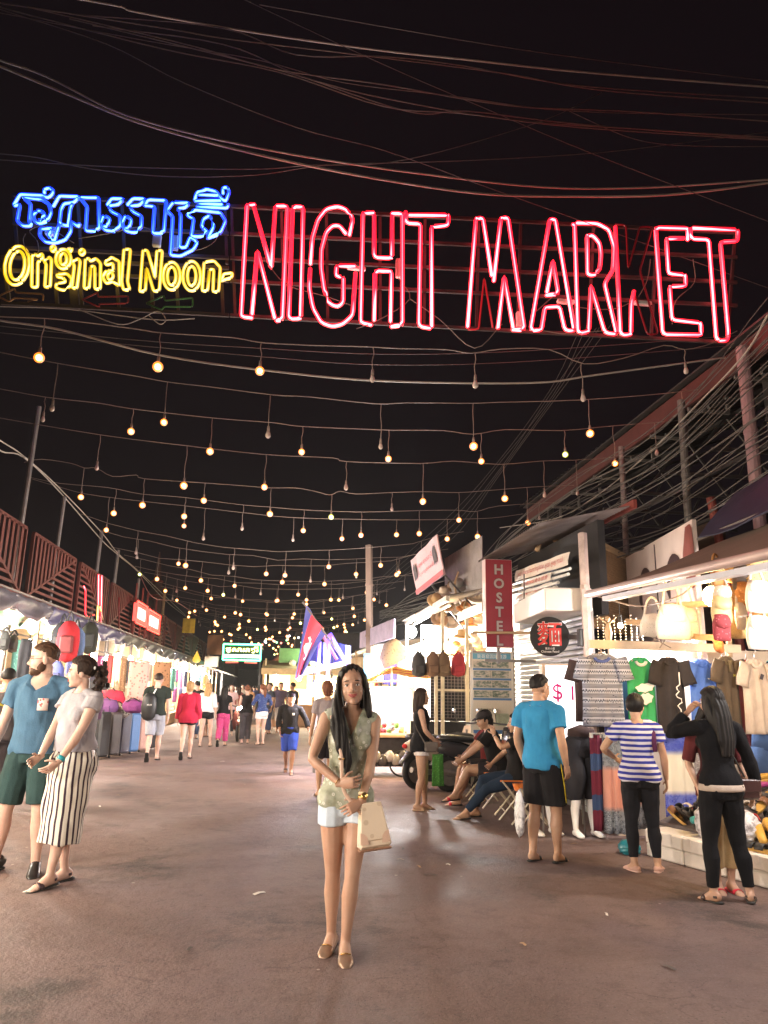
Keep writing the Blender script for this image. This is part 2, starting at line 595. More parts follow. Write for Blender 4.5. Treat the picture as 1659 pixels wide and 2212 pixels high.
# ---------------------------------------------------------------- thin haze added round the whole street to imitate lens bloom
hz_m = bpy.data.materials.new('bloom_haze')
hz_m.use_nodes = True
hn = hz_m.node_tree.nodes
hn.clear()
hv = hn.new('ShaderNodeVolumePrincipled')
hv.inputs['Density'].default_value = 0.0006
hv.inputs['Anisotropy'].default_value = 0.55
hv.inputs['Color'].default_value = (0.9, 0.9, 0.9, 1)
hz_m.node_tree.links.new(hv.outputs[0], hn.new('ShaderNodeOutputMaterial').inputs['Volume'])
solo('haze', MB().box((0, 65, 8.5), (150, 200, 19)), hz_m, kind='stuff')

# ---------------------------------------------------------------- neon signs over the street
SIGN_Y, SIGN_K = 9.6, -0.07
def on_sign(x, y, back=0.0):
    d = ray(x, y)
    t = (SIGN_Y + back) / (d[1] - SIGN_K * d[0])
    return C0 + d * t
def zA(p): return (p[0] * 0.61724 / 1.8517, (700 + p[1] * 0.61728) / 1.8517)
def zB(p): return ((900 + p[0] * 0.66305) / 1.8517, (700 + p[1] * 0.66313) / 1.8517)
def zC(p): return ((1800 + p[0] * 0.76673) / 1.8517, (750 + p[1] * 0.76687) / 1.8517)
def corner(P, r=0.06, closed=False):
    """rounded bends of a glass tube"""
    P = [np.asarray(p, float) for p in P]
    out = [] if closed else [P[0]]
    rngk = range(len(P)) if closed else range(1, len(P) - 1)
    for i in rngk:
        a, b, c = P[i - 1], P[i], P[(i + 1) % len(P)]
        la, lc = np.linalg.norm(a - b), np.linalg.norm(c - b)
        k = min(r, la * 0.4, lc * 0.4)
        p, q = b + (a - b) / la * k, b + (c - b) / lc * k
        out += [p, 0.25 * p + 0.5 * b + 0.25 * q, q]
    if not closed: out.append(P[-1])
    return np.array(out)
def neon(name, strokes, zf, mat, root, r=0.017, bend=0.05, label=None):
    mb = MB()
    for s in strokes:
        closed = s[0] == 'o'
        pts = s[1:] if closed else s
        P = [on_sign(*zf(p)) for p in pts]
        mb.tube(corner(P, bend, closed), r, 12, closed, cap=0.8)
    return part(name, mb, mat, root, True, label)

sA = on_sign(500, 690)
red = thing('neon_sign', 'big red neon sign reading NIGHT MARKET on a steel grid above the street', 'neon sign', on_sign(1045, 715))
LET = {
 'N': (zB, [[(165, 862), (97, 855), (133, 175), (180, 180)], [(175, 192), (280, 568), (303, 195)], [(310, 187), (377, 187), (345, 872), (308, 880)], [(300, 865), (195, 452), (163, 840)]]),
 'I': (zB, [['o', (408, 190), (385, 868), (458, 866), (472, 192)]]),
 'G': (zB, [[(750, 365), (772, 265), (735, 210), (680, 188), (610, 205), (560, 270), (527, 380), (515, 540)],
            [(514, 565), (508, 680), (530, 800), (580, 890), (645, 915), (710, 900), (770, 845), (787, 590)],
            [(730, 355), (690, 305), (650, 305), (610, 345), (582, 450), (580, 560), (600, 700), (635, 780), (680, 795), (712, 770), (715, 615), (670, 612), (672, 545), (785, 550)]]),
 'H': (zB, [[(885, 905), (818, 890), (832, 225), (898, 228)], [(900, 245), (900, 497), (1008, 502), (1008, 245)], [(1005, 232), (1070, 232), (1070, 905), (1000, 915)], [(998, 885), (1005, 580), (905, 578), (900, 880)]]),
 'T': (zB, [[(1090, 222), (1092, 290), (1180, 295), (1170, 912), (1240, 925)], [(1247, 915), (1245, 310), (1345, 305), (1350, 240), (1110, 242)]]),
 'M': (zC, [[(92, 728), (135, 160), (172, 160), (218, 462)], [(228, 490), (265, 158), (303, 158), (388, 742), (325, 742)], [(250, 735), (283, 460), (330, 735)]]),
 'A': (zC, [['o', (420, 744), (477, 745), (495, 625), (572, 620), (600, 745), (650, 748), (550, 168), (520, 165)], [(505, 548), (537, 378), (565, 555), (500, 562)]]),
 'R': (zC, [[(640, 190), (650, 200), (668, 760), (725, 752), (735, 508), (808, 757), (872, 767), (806, 502), (850, 430), (856, 310), (830, 222), (770, 188), (660, 185)],
            ['o', (714, 250), (745, 250), (780, 290), (788, 350), (780, 430), (745, 460), (718, 452)]]),
 'K': (zC, [[(862, 205), (890, 768), (945, 768), (945, 610), (960, 540)]]),
 'E': (zC, [[(1240, 275), (1240, 212), (1072, 210), (1110, 765), (1312, 770), (1308, 705), (1158, 690), (1145, 515), (1230, 515), (1228, 455), (1140, 450), (1128, 265), (1220, 265)]]),
 'T2': (zC, [[(1255, 215), (1255, 266), (1350, 272), (1390, 795), (1445, 800), (1452, 765), (1410, 285), (1500, 280), (1502, 220), (1265, 212)]]),
}
for k, (zf, st) in LET.items():
    neon('neon_letter', st, zf, M_NEON_RED, red, 0.031, 0.05)  # tube made fatter to take in the painted glow around it
neon('neon_stroke', [[(862, 192), (918, 195), (930, 425), (990, 205), (1055, 205), (990, 435), (1085, 765), (1030, 768), (965, 560)]], zC, M_NEON_OFF, red, 0.015, 0.05, 'failing dark red strokes of the letter K')
neon('neon_stroke', [[(95, 742), (150, 740), (178, 468), (222, 730)]], zC, glow('neon_dim_stroke', (0.75, 0.02, 0.03), 0.45, (0.7, 0.006, 0.012), 0.3, base=(0.12, 0.01, 0.012)), red, 0.015, 0.05, 'dim inner stroke of the letter M')
RAILS = [(420, 503), (482, 556), (534, 610), (584, 660), (655, 741)]
for yl, yr in RAILS:
    f = lambda x: yl + (yr - yl) * (x - 15) / 1575.0
    part('rail', MB().bar(on_sign(497, f(497), 0.09), on_sign(1592, f(1592), 0.09), 0.035, 0.05), M_SIGNFRAME, red)
for x in (500, 608, 705, 821, 918, 1034, 1125, 1282, 1420, 1588):
    k = (x - 15) / 1575.0
    part('upright', MB().bar(on_sign(x, 420 + 83 * k, 0.135), on_sign(x - (x - 830) * 0.024, 655 + 86 * k, 0.135), 0.04), M_SIGNFRAME, red)
def trafo(x, y, w, h, root, m=M_WHITE):
    a, b = on_sign(x - w / 2, y - h / 2, 0.05), on_sign(x + w / 2, y + h / 2, 0.05)
    part('transformer', MB().rbox((a + b) / 2, (abs(b[0] - a[0]), 0.08, abs(a[2] - b[2])), 0.012), m, root)
for x, y, w, h in ((861, 580, 12, 40), (770, 580, 40, 8), (1222, 652, 38, 10), (1388, 655, 38, 10), (1122, 690, 14, 32)):
    trafo(x, y, w, h, red)
for P in ([(860, 600), (885, 645), (820, 690), (770, 710)], [(885, 645), (950, 690), (1025, 752), (1085, 700)], [(575, 565), (620, 615), (705, 640), (760, 660)], [(1195, 640), (1150, 680)], [(1405, 560), (1398, 605), (1380, 640)], [(1497, 560), (1500, 610), (1460, 650), (1452, 700)], [(1230, 662), (1320, 668), (1370, 650)], [(1160, 712), (1230, 722), (1300, 715), (1345, 727)]):
    part('feed_wire', MB().tube(smooth_path([on_sign(x, y, -0.02) for x, y in P], 4), 0.007, 5), M_CORD, red)

blue = thing('neon_sign', 'blue neon lettering in Khmer script above the yellow neon words', 'neon sign', on_sign(255, 540))
KH = [
 [[(90, 195), (130, 125), (280, 132), (310, 150), (340, 125), (345, 98), (318, 82), (285, 95), (288, 118)],
  [(92, 200), (130, 190), (112, 300), (150, 332), (205, 330), (190, 300), (200, 190), (150, 150), (270, 158), (318, 190), (332, 245), (310, 295), (260, 318), (225, 300), (215, 262), (240, 228), (280, 240), (290, 268), (255, 292)]],
 [[(260, 350), (258, 395), (295, 435), (360, 442), (425, 420), (460, 365), (455, 300), (510, 335), (515, 315)], [(262, 350), (345, 345), (310, 395), (355, 425), (372, 360), (385, 320)]],
 [[(345, 205), (385, 135), (515, 140), (480, 178), (415, 185), (395, 225), (385, 320), (445, 330), (455, 215), (470, 185)]],
 [['o', (515, 148), (640, 146), (642, 350), (600, 365), (555, 362), (565, 205)]],
 [[(695, 195), (722, 152), (802, 155), (765, 192), (705, 200), (722, 238), (778, 265), (778, 330), (742, 366), (680, 358), (650, 318), (672, 262), (712, 282), (700, 325), (672, 335)]],
 [[(825, 195), (860, 152), (942, 155), (905, 195), (842, 202), (860, 238), (918, 268), (915, 340), (870, 376), (812, 362), (790, 312), (815, 262), (852, 290), (838, 340), (812, 345)]],
 [['o', (930, 198), (962, 160), (1078, 165), (1062, 365), (1040, 378), (990, 378), (1002, 205)]],
 [['o', (1082, 232), (1122, 175), (1228, 182), (1198, 212), (1152, 216), (1172, 262), (1165, 470), (1205, 470), (1232, 402), (1278, 432), (1258, 480), (1170, 526), (1105, 520), (1120, 270)]],
 [['o', (1210, 262), (1262, 225), (1430, 245), (1462, 300), (1425, 380), (1340, 412), (1385, 335), (1360, 262), (1318, 285), (1305, 340), (1345, 365), (1300, 400), (1240, 398), (1256, 285)]],
 [[(1262, 165), (1272, 118), (1335, 90), (1402, 108), (1432, 152), (1462, 172), (1486, 112), (1472, 78), (1442, 85), (1446, 122)], [(1262, 168), (1430, 166)], [(1288, 128), (1412, 132)], [(1275, 205), (1472, 215), (1480, 190)], [(1290, 186), (1440, 190)]],
]
for st in KH: neon('neon_letter', st, zA, M_NEON_BLUE, blue, 0.027, 0.03)
for yl, yr in RAILS[:3]:
    f = lambda x: yl + (yr - yl) * (x - 15) / 1575.0
    part('rail', MB().bar(on_sign(28, f(28), 0.09), on_sign(494, f(494), 0.09), 0.035, 0.05), M_SIGNFRAME, blue)
for x in (28, 168, 263, 340, 486):
    k = (x - 15) / 1575.0
    part('upright', MB().bar(on_sign(x, 420 + 83 * k, 0.135), on_sign(x - (x - 830) * 0.012, 545 + 86 * k, 0.135), 0.04), M_SIGNFRAME, blue)
trafo(339, 520, 15, 26, blue); trafo(378, 525, 12, 30, blue); trafo(110, 500, 20, 18, blue)
for P in ([(55, 505), (50, 520), (60, 545), (82, 545), (80, 520), (64, 498), (100, 490), (160, 525)], [(170, 515), (230, 505), (300, 490), (335, 500)], [(485, 470), (465, 520), (425, 540), (395, 530)]):
    part('feed_wire', MB().tube(smooth_path([on_sign(x, y, -0.02) for x, y in P], 4), 0.006, 5), M_CABLE_PALE, blue)

yel = thing('neon_sign', 'yellow neon words Original Noon with a dash, left of the red letters', 'neon sign', on_sign(255, 690))
def ell(cx, cy, rx, ry, sl=0.0, n=14):
    return ['o'] + [(cx + rx * math.cos(a) - sl * ry * math.sin(a), cy + ry * math.sin(a)) for a in np.arange(n) * 2 * math.pi / n]
YL = [
 [ell(110, 587, 80, 128, 0.1), ell(112, 587, 48, 95, 0.1)],
 [['o', (205, 727), (208, 522), (232, 512), (244, 528), (275, 508), (278, 545), (245, 562), (243, 727)]],
 [['o', (285, 560), (322, 530), (334, 552), (325, 727), (290, 727), (300, 578)], ell(345, 478, 14, 18)],
 [ell(410, 545, 50, 65), ell(410, 545, 22, 38), [(455, 500), (470, 475), (440, 480)], ['o', (370, 640), (435, 640), (466, 672), (455, 725), (405, 748), (360, 730), (368, 700), (425, 695), (415, 668), (372, 662)]],
 [['o', (465, 730), (482, 585), (468, 565), (505, 540), (520, 560), (498, 737)], ell(532, 500, 16, 18)],
 [['o', (545, 735), (552, 545), (578, 540), (586, 560), (622, 540), (652, 572), (650, 740), (615, 740), (614, 592), (586, 592), (577, 737)]],
 [['o', (680, 565), (722, 532), (772, 560), (776, 722), (728, 690), (690, 705), (664, 660), (690, 618), (738, 622), (732, 572), (690, 585)], ell(715, 655, 18, 24)],
 [['o', (802, 480), (846, 482), (826, 690), (842, 745), (800, 745), (788, 690)]],
 [['o', (905, 757), (926, 485), (956, 490), (1006, 670), (1016, 488), (1052, 490), (1032, 750), (998, 755), (948, 600), (942, 752)]],
 [ell(1112, 655, 56, 92), ell(1112, 655, 28, 60)],
 [ell(1242, 655, 58, 98), ell(1242, 655, 28, 64)],
 [['o', (1310, 752), (1322, 567), (1350, 560), (1388, 556), (1428, 600), (1416, 757), (1380, 757), (1386, 612), (1356, 612), (1345, 752)]],
 [['o', (1430, 690), (1450, 640), (1508, 634), (1500, 668), (1458, 676)]],
]
for st in YL: neon('neon_letter', st, zA, M_NEON_YEL, yel, 0.024, 0.025)
for yl, yr in RAILS[2:]:
    f = lambda x: yl + (yr - yl) * (x - 15) / 1575.0 + (22 if yl == 534 else 0)
    part('rail', MB().bar(on_sign(2, f(2), 0.09), on_sign(494, f(494), 0.09), 0.035, 0.05), M_SIGNFRAME, yel)
for x in (10, 116, 155, 170, 250, 325, 380, 478):
    k = (x - 15) / 1575.0
    part('upright', MB().bar(on_sign(x, 560 + 86 * k, 0.135), on_sign(x - (x - 830) * 0.012, 658 + 86 * k, 0.135), 0.045 if x != 155 else 0.11), M_SIGNFRAME, yel)
M_ARR = [plain('unlit_neon_brown', (0.35, 0.18, 0.06), 0.3, 0, 0.2, 5), plain('unlit_neon_red', (0.35, 0.03, 0.03), 0.3, 0, 0.2, 5), plain('unlit_neon_green', (0.06, 0.22, 0.06), 0.3, 0, 0.2, 5)]
for st, m_, lb in (([[(-8, 785), (95, 735), (100, 762), (282, 772), (278, 812)], [(-5, 790), (60, 822), (95, 795), (250, 805), (180, 820)]], 0, 'unlit brown neon arrow'),
               ([[(535, 808), (635, 760), (632, 790), (832, 785), (828, 832), (640, 836), (645, 857), (535, 808)]], 1, 'unlit dark red neon arrow'),
               ([[(950, 832), (1065, 780), (1066, 815), (1250, 795), (1248, 855), (1062, 852), (1050, 875), (950, 832)]], 2, 'unlit green neon arrow')):
    neon('neon_arrow', st, zA, M_ARR[m_], yel, 0.012, 0.03, lb)
for P in ([(0, 662), (150, 668), (330, 690), (420, 688)], [(170, 668), (255, 700), (300, 690), (340, 672), (358, 690), (345, 700), (320, 680)]):
    part('feed_wire', MB().tube(smooth_path([on_sign(x, y, 0.03) for x, y in P], 5), 0.008, 5), M_CABLE_PALE, yel)

# ---------------------------------------------------------------- overhead cables
def cable(P, Y, r, mat, label, group='overhead cables', k=5):
    Ys = Y if hasattr(Y, '__len__') else [Y] * len(P)
    pts = smooth_path([at_y(x, y, yy) for (x, y), yy in zip(P, Ys)], k)
    return solo('overhead_cable', MB().tube(pts, r, 5), mat, label, 'cable', group)
cable([(-60, -40), (240, 10), (300, 27), (560, 72), (830, 110), (1000, 128), (1250, 155), (1659, 188), (1800, 198)], 9.0, 0.014, M_CABLE_PALE, 'single pale cable, highest of those crossing the dark sky')
cable([(-80, 98), (0, 130), (100, 165), (250, 240), (400, 285), (560, 320), (700, 345), (900, 374), (1170, 404), (1400, 405), (1659, 388), (1760, 380)], 8.9, 0.014, M_CABLE_PALE, 'upper of two thick cables sagging close above the red neon letters')
cable([(-80, 108), (0, 143), (150, 205), (300, 265), (500, 320), (700, 365), (900, 400), (1050, 419), (1200, 424), (1440, 421), (1659, 395), (1760, 378)], 8.8, 0.017, M_CABLE_PALE, 'lower of two thick cables sagging close above the red neon letters')
cable([(-60, 326), (0, 332), (80, 340), (200, 365), (365, 381), (550, 378), (690, 358), (830, 352), (960, 325), (1130, 275), (1215, 243), (1300, 200)], 9.2, 0.007, M_CABLE, 'thin wire dipping above the blue neon and rising to the right')
cable([(-60, 340), (0, 345), (250, 360), (550, 365), (700, 355), (1000, 347), (1290, 330), (1500, 305), (1659, 285), (1750, 270)], 9.2, 0.007, M_CABLE, 'thin wire running almost level just above the neon signs')
cable([(-60, -5), (0, 20), (230, 95), (400, 180), (640, 275), (830, 325), (1040, 400), (1250, 475), (1500, 565), (1659, 622)], [8.0, 8.0, 8.1, 8.2, 8.4, 8.6, 8.8, 9.2, 9.4, 9.5], 0.006, M_CABLE, 'thin straight wire falling from upper left to the letter K')
cable([(500, -20), (530, 0), (830, 140), (1050, 235), (1275, 330), (1659, 478), (1760, 515)], 8.2, 0.005, M_CABLE, 'thin straight wire falling across the upper right sky')
top = [[(-40, 0), (350, 60), (500, 85), (830, 125), (1100, 160), (1300, 195), (1659, 222), (1760, 230)],
       [(60, 15), (400, 95), (600, 150), (830, 183), (1100, 228), (1350, 240), (1659, 262), (1760, 270)],
       [(-40, 5), (350, 105), (600, 155), (830, 230), (1000, 245), (1250, 275), (1659, 302), (1760, 308)],
       [(150, 40), (560, 140), (700, 180), (830, 212), (1100, 258), (1400, 280), (1659, 296), (1760, 300)],
       [(150, 30), (480, 60), (640, 118), (830, 122), (1000, 142), (1250, 185), (1659, 212), (1760, 220)],
       [(200, 55), (480, 95), (640, 160), (830, 226), (920, 246), (1010, 240), (1250, 268), (1659, 300)],
       [(-40, 20), (300, 85), (560, 130), (740, 178), (960, 205), (1240, 240), (1659, 248)],
       [(560, 10), (900, 70), (1200, 118), (1659, 175)],
       [(1230, 240), (1340, 290), (1420, 310), (1540, 316), (1700, 316)]]
for i, P in enumerate(top):
    cable(P, 7.6 + 0.12 * i, 0.008 if i < 6 else 0.006, M_CABLE, ordw(i) + ' dim cable of the loose bundle crossing the black sky, counted from the camera', 'dim cables high above the street')
cable([(-60, 672), (0, 692), (130, 712), (350, 768), (600, 803), (830, 823), (1150, 827), (1300, 808), (1659, 760), (1760, 745)], 9.3, 0.014, M_CABLE_PALE, 'thick pale cable without bulbs sagging below the neon signs')
for lb_, P in zip(('upper', 'lower'), ([(-40, 700), (300, 735), (560, 752), (830, 765), (1150, 757), (1659, 720)], [(-40, 715), (560, 770), (830, 788), (1150, 780), (1659, 740)])):
    cable(P, 10.5, 0.006, M_CABLE, lb_ + ' of two dim thin wires behind the first bulb string', 'thin wires under the signs')
cable([(1659, 680), (1605, 770), (1500, 880), (1400, 980), (1290, 1070), (1200, 1120), (1080, 1140)], [6.5, 7.2, 9, 11, 13.5, 16, 19], 0.012, M_CABLE_PALE, 'pale cable running from the upper right pole down along the right shop roofs')
# the tangle along the right side
for i in range(26):
    y1 = 990 + 9.5 * i + rng.uniform(-40, 40); x0, y0 = 1659, y1 - 330 + 5.0 * i + rng.uniform(-30, 30)
    ex = rng.uniform(900, 1020)
    Y1 = 8.6 + 0.12 * i
    my = 0.45 * y0 + 0.55 * (1290 + 1.5 * i) + rng.uniform(15, 45)
    P = [(1740, y0 - 40), (x0, y0), (1430, 0.62 * y0 + 0.38 * (1290 + i) + rng.uniform(-10, 40)), (1230, my), (1080, 0.22 * y0 + 0.78 * (1300 + 1.5 * i) + rng.uniform(-6, 14)), (ex, 1290 + rng.uniform(-15, 30)), (820, 1330 + rng.uniform(-10, 35))]
    cable(P, [6.6, 7.2, 9.5, 12.5, 16.5, 21, 34], rng.uniform(0.005, 0.010), M_CABLE, ordw(i) + ' grey cable from the top of the tangle along the right shops', 'tangled cables along the right shops')
for i in range(5):
    P = [(1250 + 16 * i + rng.uniform(-8, 8), 700 + rng.uniform(0, 10)), (1190 + rng.uniform(-8, 8), 845 + 7 * i), (1080 + rng.uniform(-8, 8), 992 + 9 * i), (980, 1105 + 14 * i), (870, 1205 + 10 * i), (780, 1290 + 6 * i)]
    cable(P, [11, 14, 18, 23, 32, 45], 0.0055, M_CABLE, ordw(i) + ' of the cables slanting away down the street before the right roof beam', 'cables slanting down the street')

# ---------------------------------------------------------------- strings of bulbs
def bulb_mesh(lit):
    b = MB()
    if lit: b.ball((0, 0, -0.042), 0.046, 14, 10)  # lit bulb widened to a globe that carries its painted halo
    else: b.lathe([(0.0, 0.0), (0.016, 0.0), (0.022, -0.02), (0.028, -0.04), (0.026, -0.06), (0.012, -0.074), (0.0, -0.076)], (0, 0, 0), 10)
    return b
def lamp_mesh(drop):
    b = MB()
    k = [V(0, 0, 0), V(0.012, 0, -drop * 0.3), V(-0.008, 0.004, -drop * 0.62), V(0.0, 0, -drop)]
    b.tube(smooth_path(k, 2), 0.006, 5)
    b.lathe([(0.0, 0.004), (0.015, 0.0), (0.018, -0.03), (0.02, -0.075), (0.0, -0.078)], (0, 0, -drop), 8)
    return b
def to_me(b, name, mat, smooth=True):
    me = b.mesh(name, None, smooth); me.materials.append(mat); return me
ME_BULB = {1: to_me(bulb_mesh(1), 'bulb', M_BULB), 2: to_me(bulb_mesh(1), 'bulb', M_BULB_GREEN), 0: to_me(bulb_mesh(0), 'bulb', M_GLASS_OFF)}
ME_LAMP = {}
def light_string(pts, lamps, label):
    """pts: cord; lamps: (point on cord, drop, lit)"""
    r = thing('light_string', label, 'light string', pts[0], 0, 'bulb strings across the street')
    part('cord', MB().tube(pts, 0.0065 if pts[0][1] < 22 else 0.008, 5), M_CORD, r)
    for p, d, lit in lamps:
        d = max(0.12, round(d / 0.06) * 0.06)
        if d not in ME_LAMP: ME_LAMP[d] = to_me(lamp_mesh(d), 'hanging_lamp', M_CORD)
        l = inst('hanging_lamp', ME_LAMP[d], r, p, rng.uniform(0, 6.28))
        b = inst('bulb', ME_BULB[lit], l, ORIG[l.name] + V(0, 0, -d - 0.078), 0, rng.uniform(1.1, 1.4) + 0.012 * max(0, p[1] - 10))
    return r
ROWS = [
 ([(-60, 678), (0, 684), (104, 688), (197, 698), (297, 711), (351, 719), (501, 729), (566, 740), (680, 746), (794, 749), (865, 753), (963, 755), (1018, 763), (1083, 754), (1186, 755), (1262, 786), (1350, 773), (1434, 746), (1480, 755), (1537, 742), (1592, 715)],
  [(92, 770, 1), (344, 793, 1), (561, 801, 1), (802, 815, 0), (1022, 830, 0), (1252, 862, 0), (1474, 803, 0)]),
 ([(-60, 750), (0, 761), (132, 786), (297, 813), (362, 825), (458, 836), (590, 853), (667, 857), (810, 872), (882, 870), (1022, 871), (1077, 869), (1251, 864), (1446, 849), (1572, 832), (1652, 826)],
  [(121, 885, 0), (358, 915, 1), (580, 938, 0), (820, 962, 0), (1018, 962, 1), (1267, 938, 1), (1468, 916, 0)]),
 ([(-60, 832), (0, 840), (100, 858), (215, 871), (286, 883), (462, 903), (591, 913), (651, 921), (791, 927), (843, 929), (957, 930), (1022, 938), (1091, 928), (1213, 930), (1312, 921), (1423, 912), (1500, 905)],
  [(95, 905, 0), (284, 927, 1), (455, 970, 1), (650, 978, 1), (836, 991, 1), (1035, 999, 1), (1215, 978, 2), (1320, 999, 1), (1410, 975, 0)]),
 ([(-40, 896), (0, 903), (222, 940), (405, 963), (577, 982), (719, 989), (748, 997), (908, 1001), (979, 996), (1079, 1003), (1167, 996), (1240, 994), (1300, 990), (1370, 984)],
  [(213, 1008, 0), (400, 1046, 1), (571, 1050, 1), (745, 1050, 0), (910, 1083, 1), (1085, 1075, 1), (1170, 1065, 0), (1240, 1068, 0)]),
 ([(52, 999), (90, 992), (154, 1001), (183, 1011), (208, 1011), (243, 1029), (294, 1026), (311, 1034), (440, 1043), (548, 1051), (586, 1054), (638, 1054), (680, 1061), (713, 1069), (735, 1061), (768, 1067), (843, 1064), (914, 1062), (989, 1064), (1061, 1059), (1150, 1052), (1240, 1048)],
  [(178, 1073, 1), (309, 1092, 1), (439, 1081, 1), (582, 1111, 1), (713, 1115, 2), (843, 1100, 0), (987, 1125, 1), (1134, 1125, 1)]),
 ([(60, 1030), (129, 1044), (233, 1053), (304, 1067), (394, 1074), (519, 1090), (591, 1096), (651, 1101), (778, 1106), (898, 1103), (986, 1102), (1028, 1105), (1077, 1093), (1200, 1085)],
  [(247, 1107, 1), (397, 1112, 1), (522, 1140, 0), (653, 1145, 1), (777, 1155, 1), (902, 1152, 1), (1027, 1156, 1), (1160, 1120, 0)]),
 ([(70, 1035), (118, 1049), (186, 1067), (283, 1080), (394, 1092), (540, 1109), (631, 1118), (735, 1121), (852, 1123), (963, 1122), (1061, 1119), (1130, 1110)],
  [(233, 1142, 1), (397, 1136, 1), (440, 1160, 0), (631, 1165, 0), (736, 1160, 1), (853, 1154, 1), (962, 1161, 1)]),
]
ORD = ['first', 'second', 'third', 'fourth', 'fifth', 'sixth', 'seventh', 'eighth', 'ninth', 'tenth', 'eleventh', 'twelfth']
for i, (P, L) in enumerate(ROWS):
    yc = np.interp(830, [p[0] for p in P], [p[1] for p in P])
    Y = at_ground(830, yc, 5.6)[1]
    w = [at_y(x, y, Y) for x, y in P]
    lm = []
    for x, y, lit in L:
        xt = x + 4
        top_ = at_y(xt, np.interp(xt, [p[0] for p in P], [p[1] for p in P]), Y)
        drop = top_[2] - at_y(x, y, Y)[2] - 0.12
        if drop > 0.05: lm.append((top_, drop, lit))
    light_string(smooth_path(w, 3), lm, ORD[i] + ' string of hanging bulbs counted from the neon signs down the street')
for j in range(24):
    Y = 18.6 + 1.75 * j + 0.014 * j * j
    zl, zr = 5.55 + rng.uniform(-0.1, 0.1), 5.6 + rng.uniform(-0.15, 0.15)
    a, b = V(-5.0, Y, zl), V(4.7 - 0.02 * j, Y + 0.2, zr)
    w = sag(a, b, 0.55 + rng.uniform(-0.1, 0.15), 15, 0.03)
    s0 = rng.uniform(0.04, 0.15)
    lm = []
    for t in np.arange(s0, 0.98, 0.125):
        t = t + rng.uniform(-0.015, 0.015)
        q = t * 14; i0 = int(q); p = w[i0] * (1 - (q - i0)) + w[min(14, i0 + 1)] * (q - i0)
        lm.append((p, rng.choice([0.36, 0.42, 0.48, 0.3]), 0 if rng.rand() < 0.24 else (2 if rng.rand() < 0.08 else 1)))
    light_string(w, lm, ordw(j + 7) + ' string of hanging bulbs counted from the neon signs down the street')
# ---------------------------------------------------------------- right row: structures
def corrugated_mat(name, c, axis=1, rough=0.45, metal=0.3):
    return plain(name, c, rough, metal, 0.35, 2.5, 0.05)
def ribbed(o, u, w, lu, lw, pitch=0.08, amp=0.014, th=0.002):
    """corrugated sheet: ribs run along w, repeat along u"""
    u, w = unit(u), unit(w)
    nrm = np.cross(u, w)
    n = max(4, int(lu / pitch * 4))
    P = []
    for i in range(n + 1):
        s = lu * i / n
        d = amp * math.sin(2 * math.pi * s / pitch)
        P.append([np.asarray(o, float) + u * s + nrm * d, np.asarray(o, float) + u * s + nrm * d + w * lw])
    return MB().slab(P, nrm, th)

# big roof beam with brackets
rb = thing('steel_roof', 'red painted roof beam with brackets high on the right, on dark steel trusses', 'roof frame', (6.3, 13.5, 6.0))
A, B = V(6.28, 7.2, 6.42), V(6.55, 19.0, 6.42)
part('fascia_beam', MB().box((A + B) / 2 - V(0, 0, 0.2), (np.linalg.norm(B - A), 0.06, 0.34), (unit(B - A), V(-1, 0.02, 0), V(0, 0, 1))), M_BEAMRED, rb)
part('flashing', MB().box((A + B) / 2 + V(-0.06, 0, 0.03), (np.linalg.norm(B - A), 0.12, 0.03), (unit(B - A), V(-1, 0.02, 0), V(0, 0, 1))), M_DARKSTEEL, rb)
brk = MB().bar((0, 0, 0), (0.7, 0, 0), 0.05).bar((0.68, 0, 0.03), (0.68, 0, 0.3), 0.05).bar((0, 0, -0.02), (0, 0, 0.4), 0.04)
bme = to_me(brk, 'bracket', M_STEEL, False)
for k in range(9):
    q = A + (B - A) * (k + 0.5) / 9
    inst('bracket', bme, rb, q + V(0.02, 0, -0.42))
for k in range(9):
    y = 7.6 + 1.35 * k
    part('truss', MB().bar((6.6, y, 6.0), (10.5, y, 7.4), 0.06).bar((6.6, y, 5.3), (10.5, y, 5.3), 0.06).bar((6.8, y, 5.3), (7.8, y, 6.42), 0.04).bar((7.8, y, 6.42), (8.6, y, 5.3), 0.04).bar((8.6, y, 5.3), (9.6, y, 7.05), 0.04), M_DARKSTEEL, rb)
for x, z in ((7.3, 5.28), (9.2, 5.28), (8.0, 6.5)):
    part('purlin', MB().bar((x, 7.3, z), (x, 19, z), 0.07), M_DARKSTEEL, rb)
part('roof_sheet', ribbed((6.35, 7.3, 6.5), (0, 1, 0), (4.4, 0, 1.5), 11.8, 4.6, 0.25, 0.02), M_DARKSTEEL, rb)
part('column', MB().bar((6.9, 9.2, 0), (6.9, 9.2, 6.3), 0.14), M_DARKSTEEL, rb)
part('column', MB().bar((6.9, 18.2, 0), (6.9, 18.2, 6.3), 0.14), M_DARKSTEEL, rb)
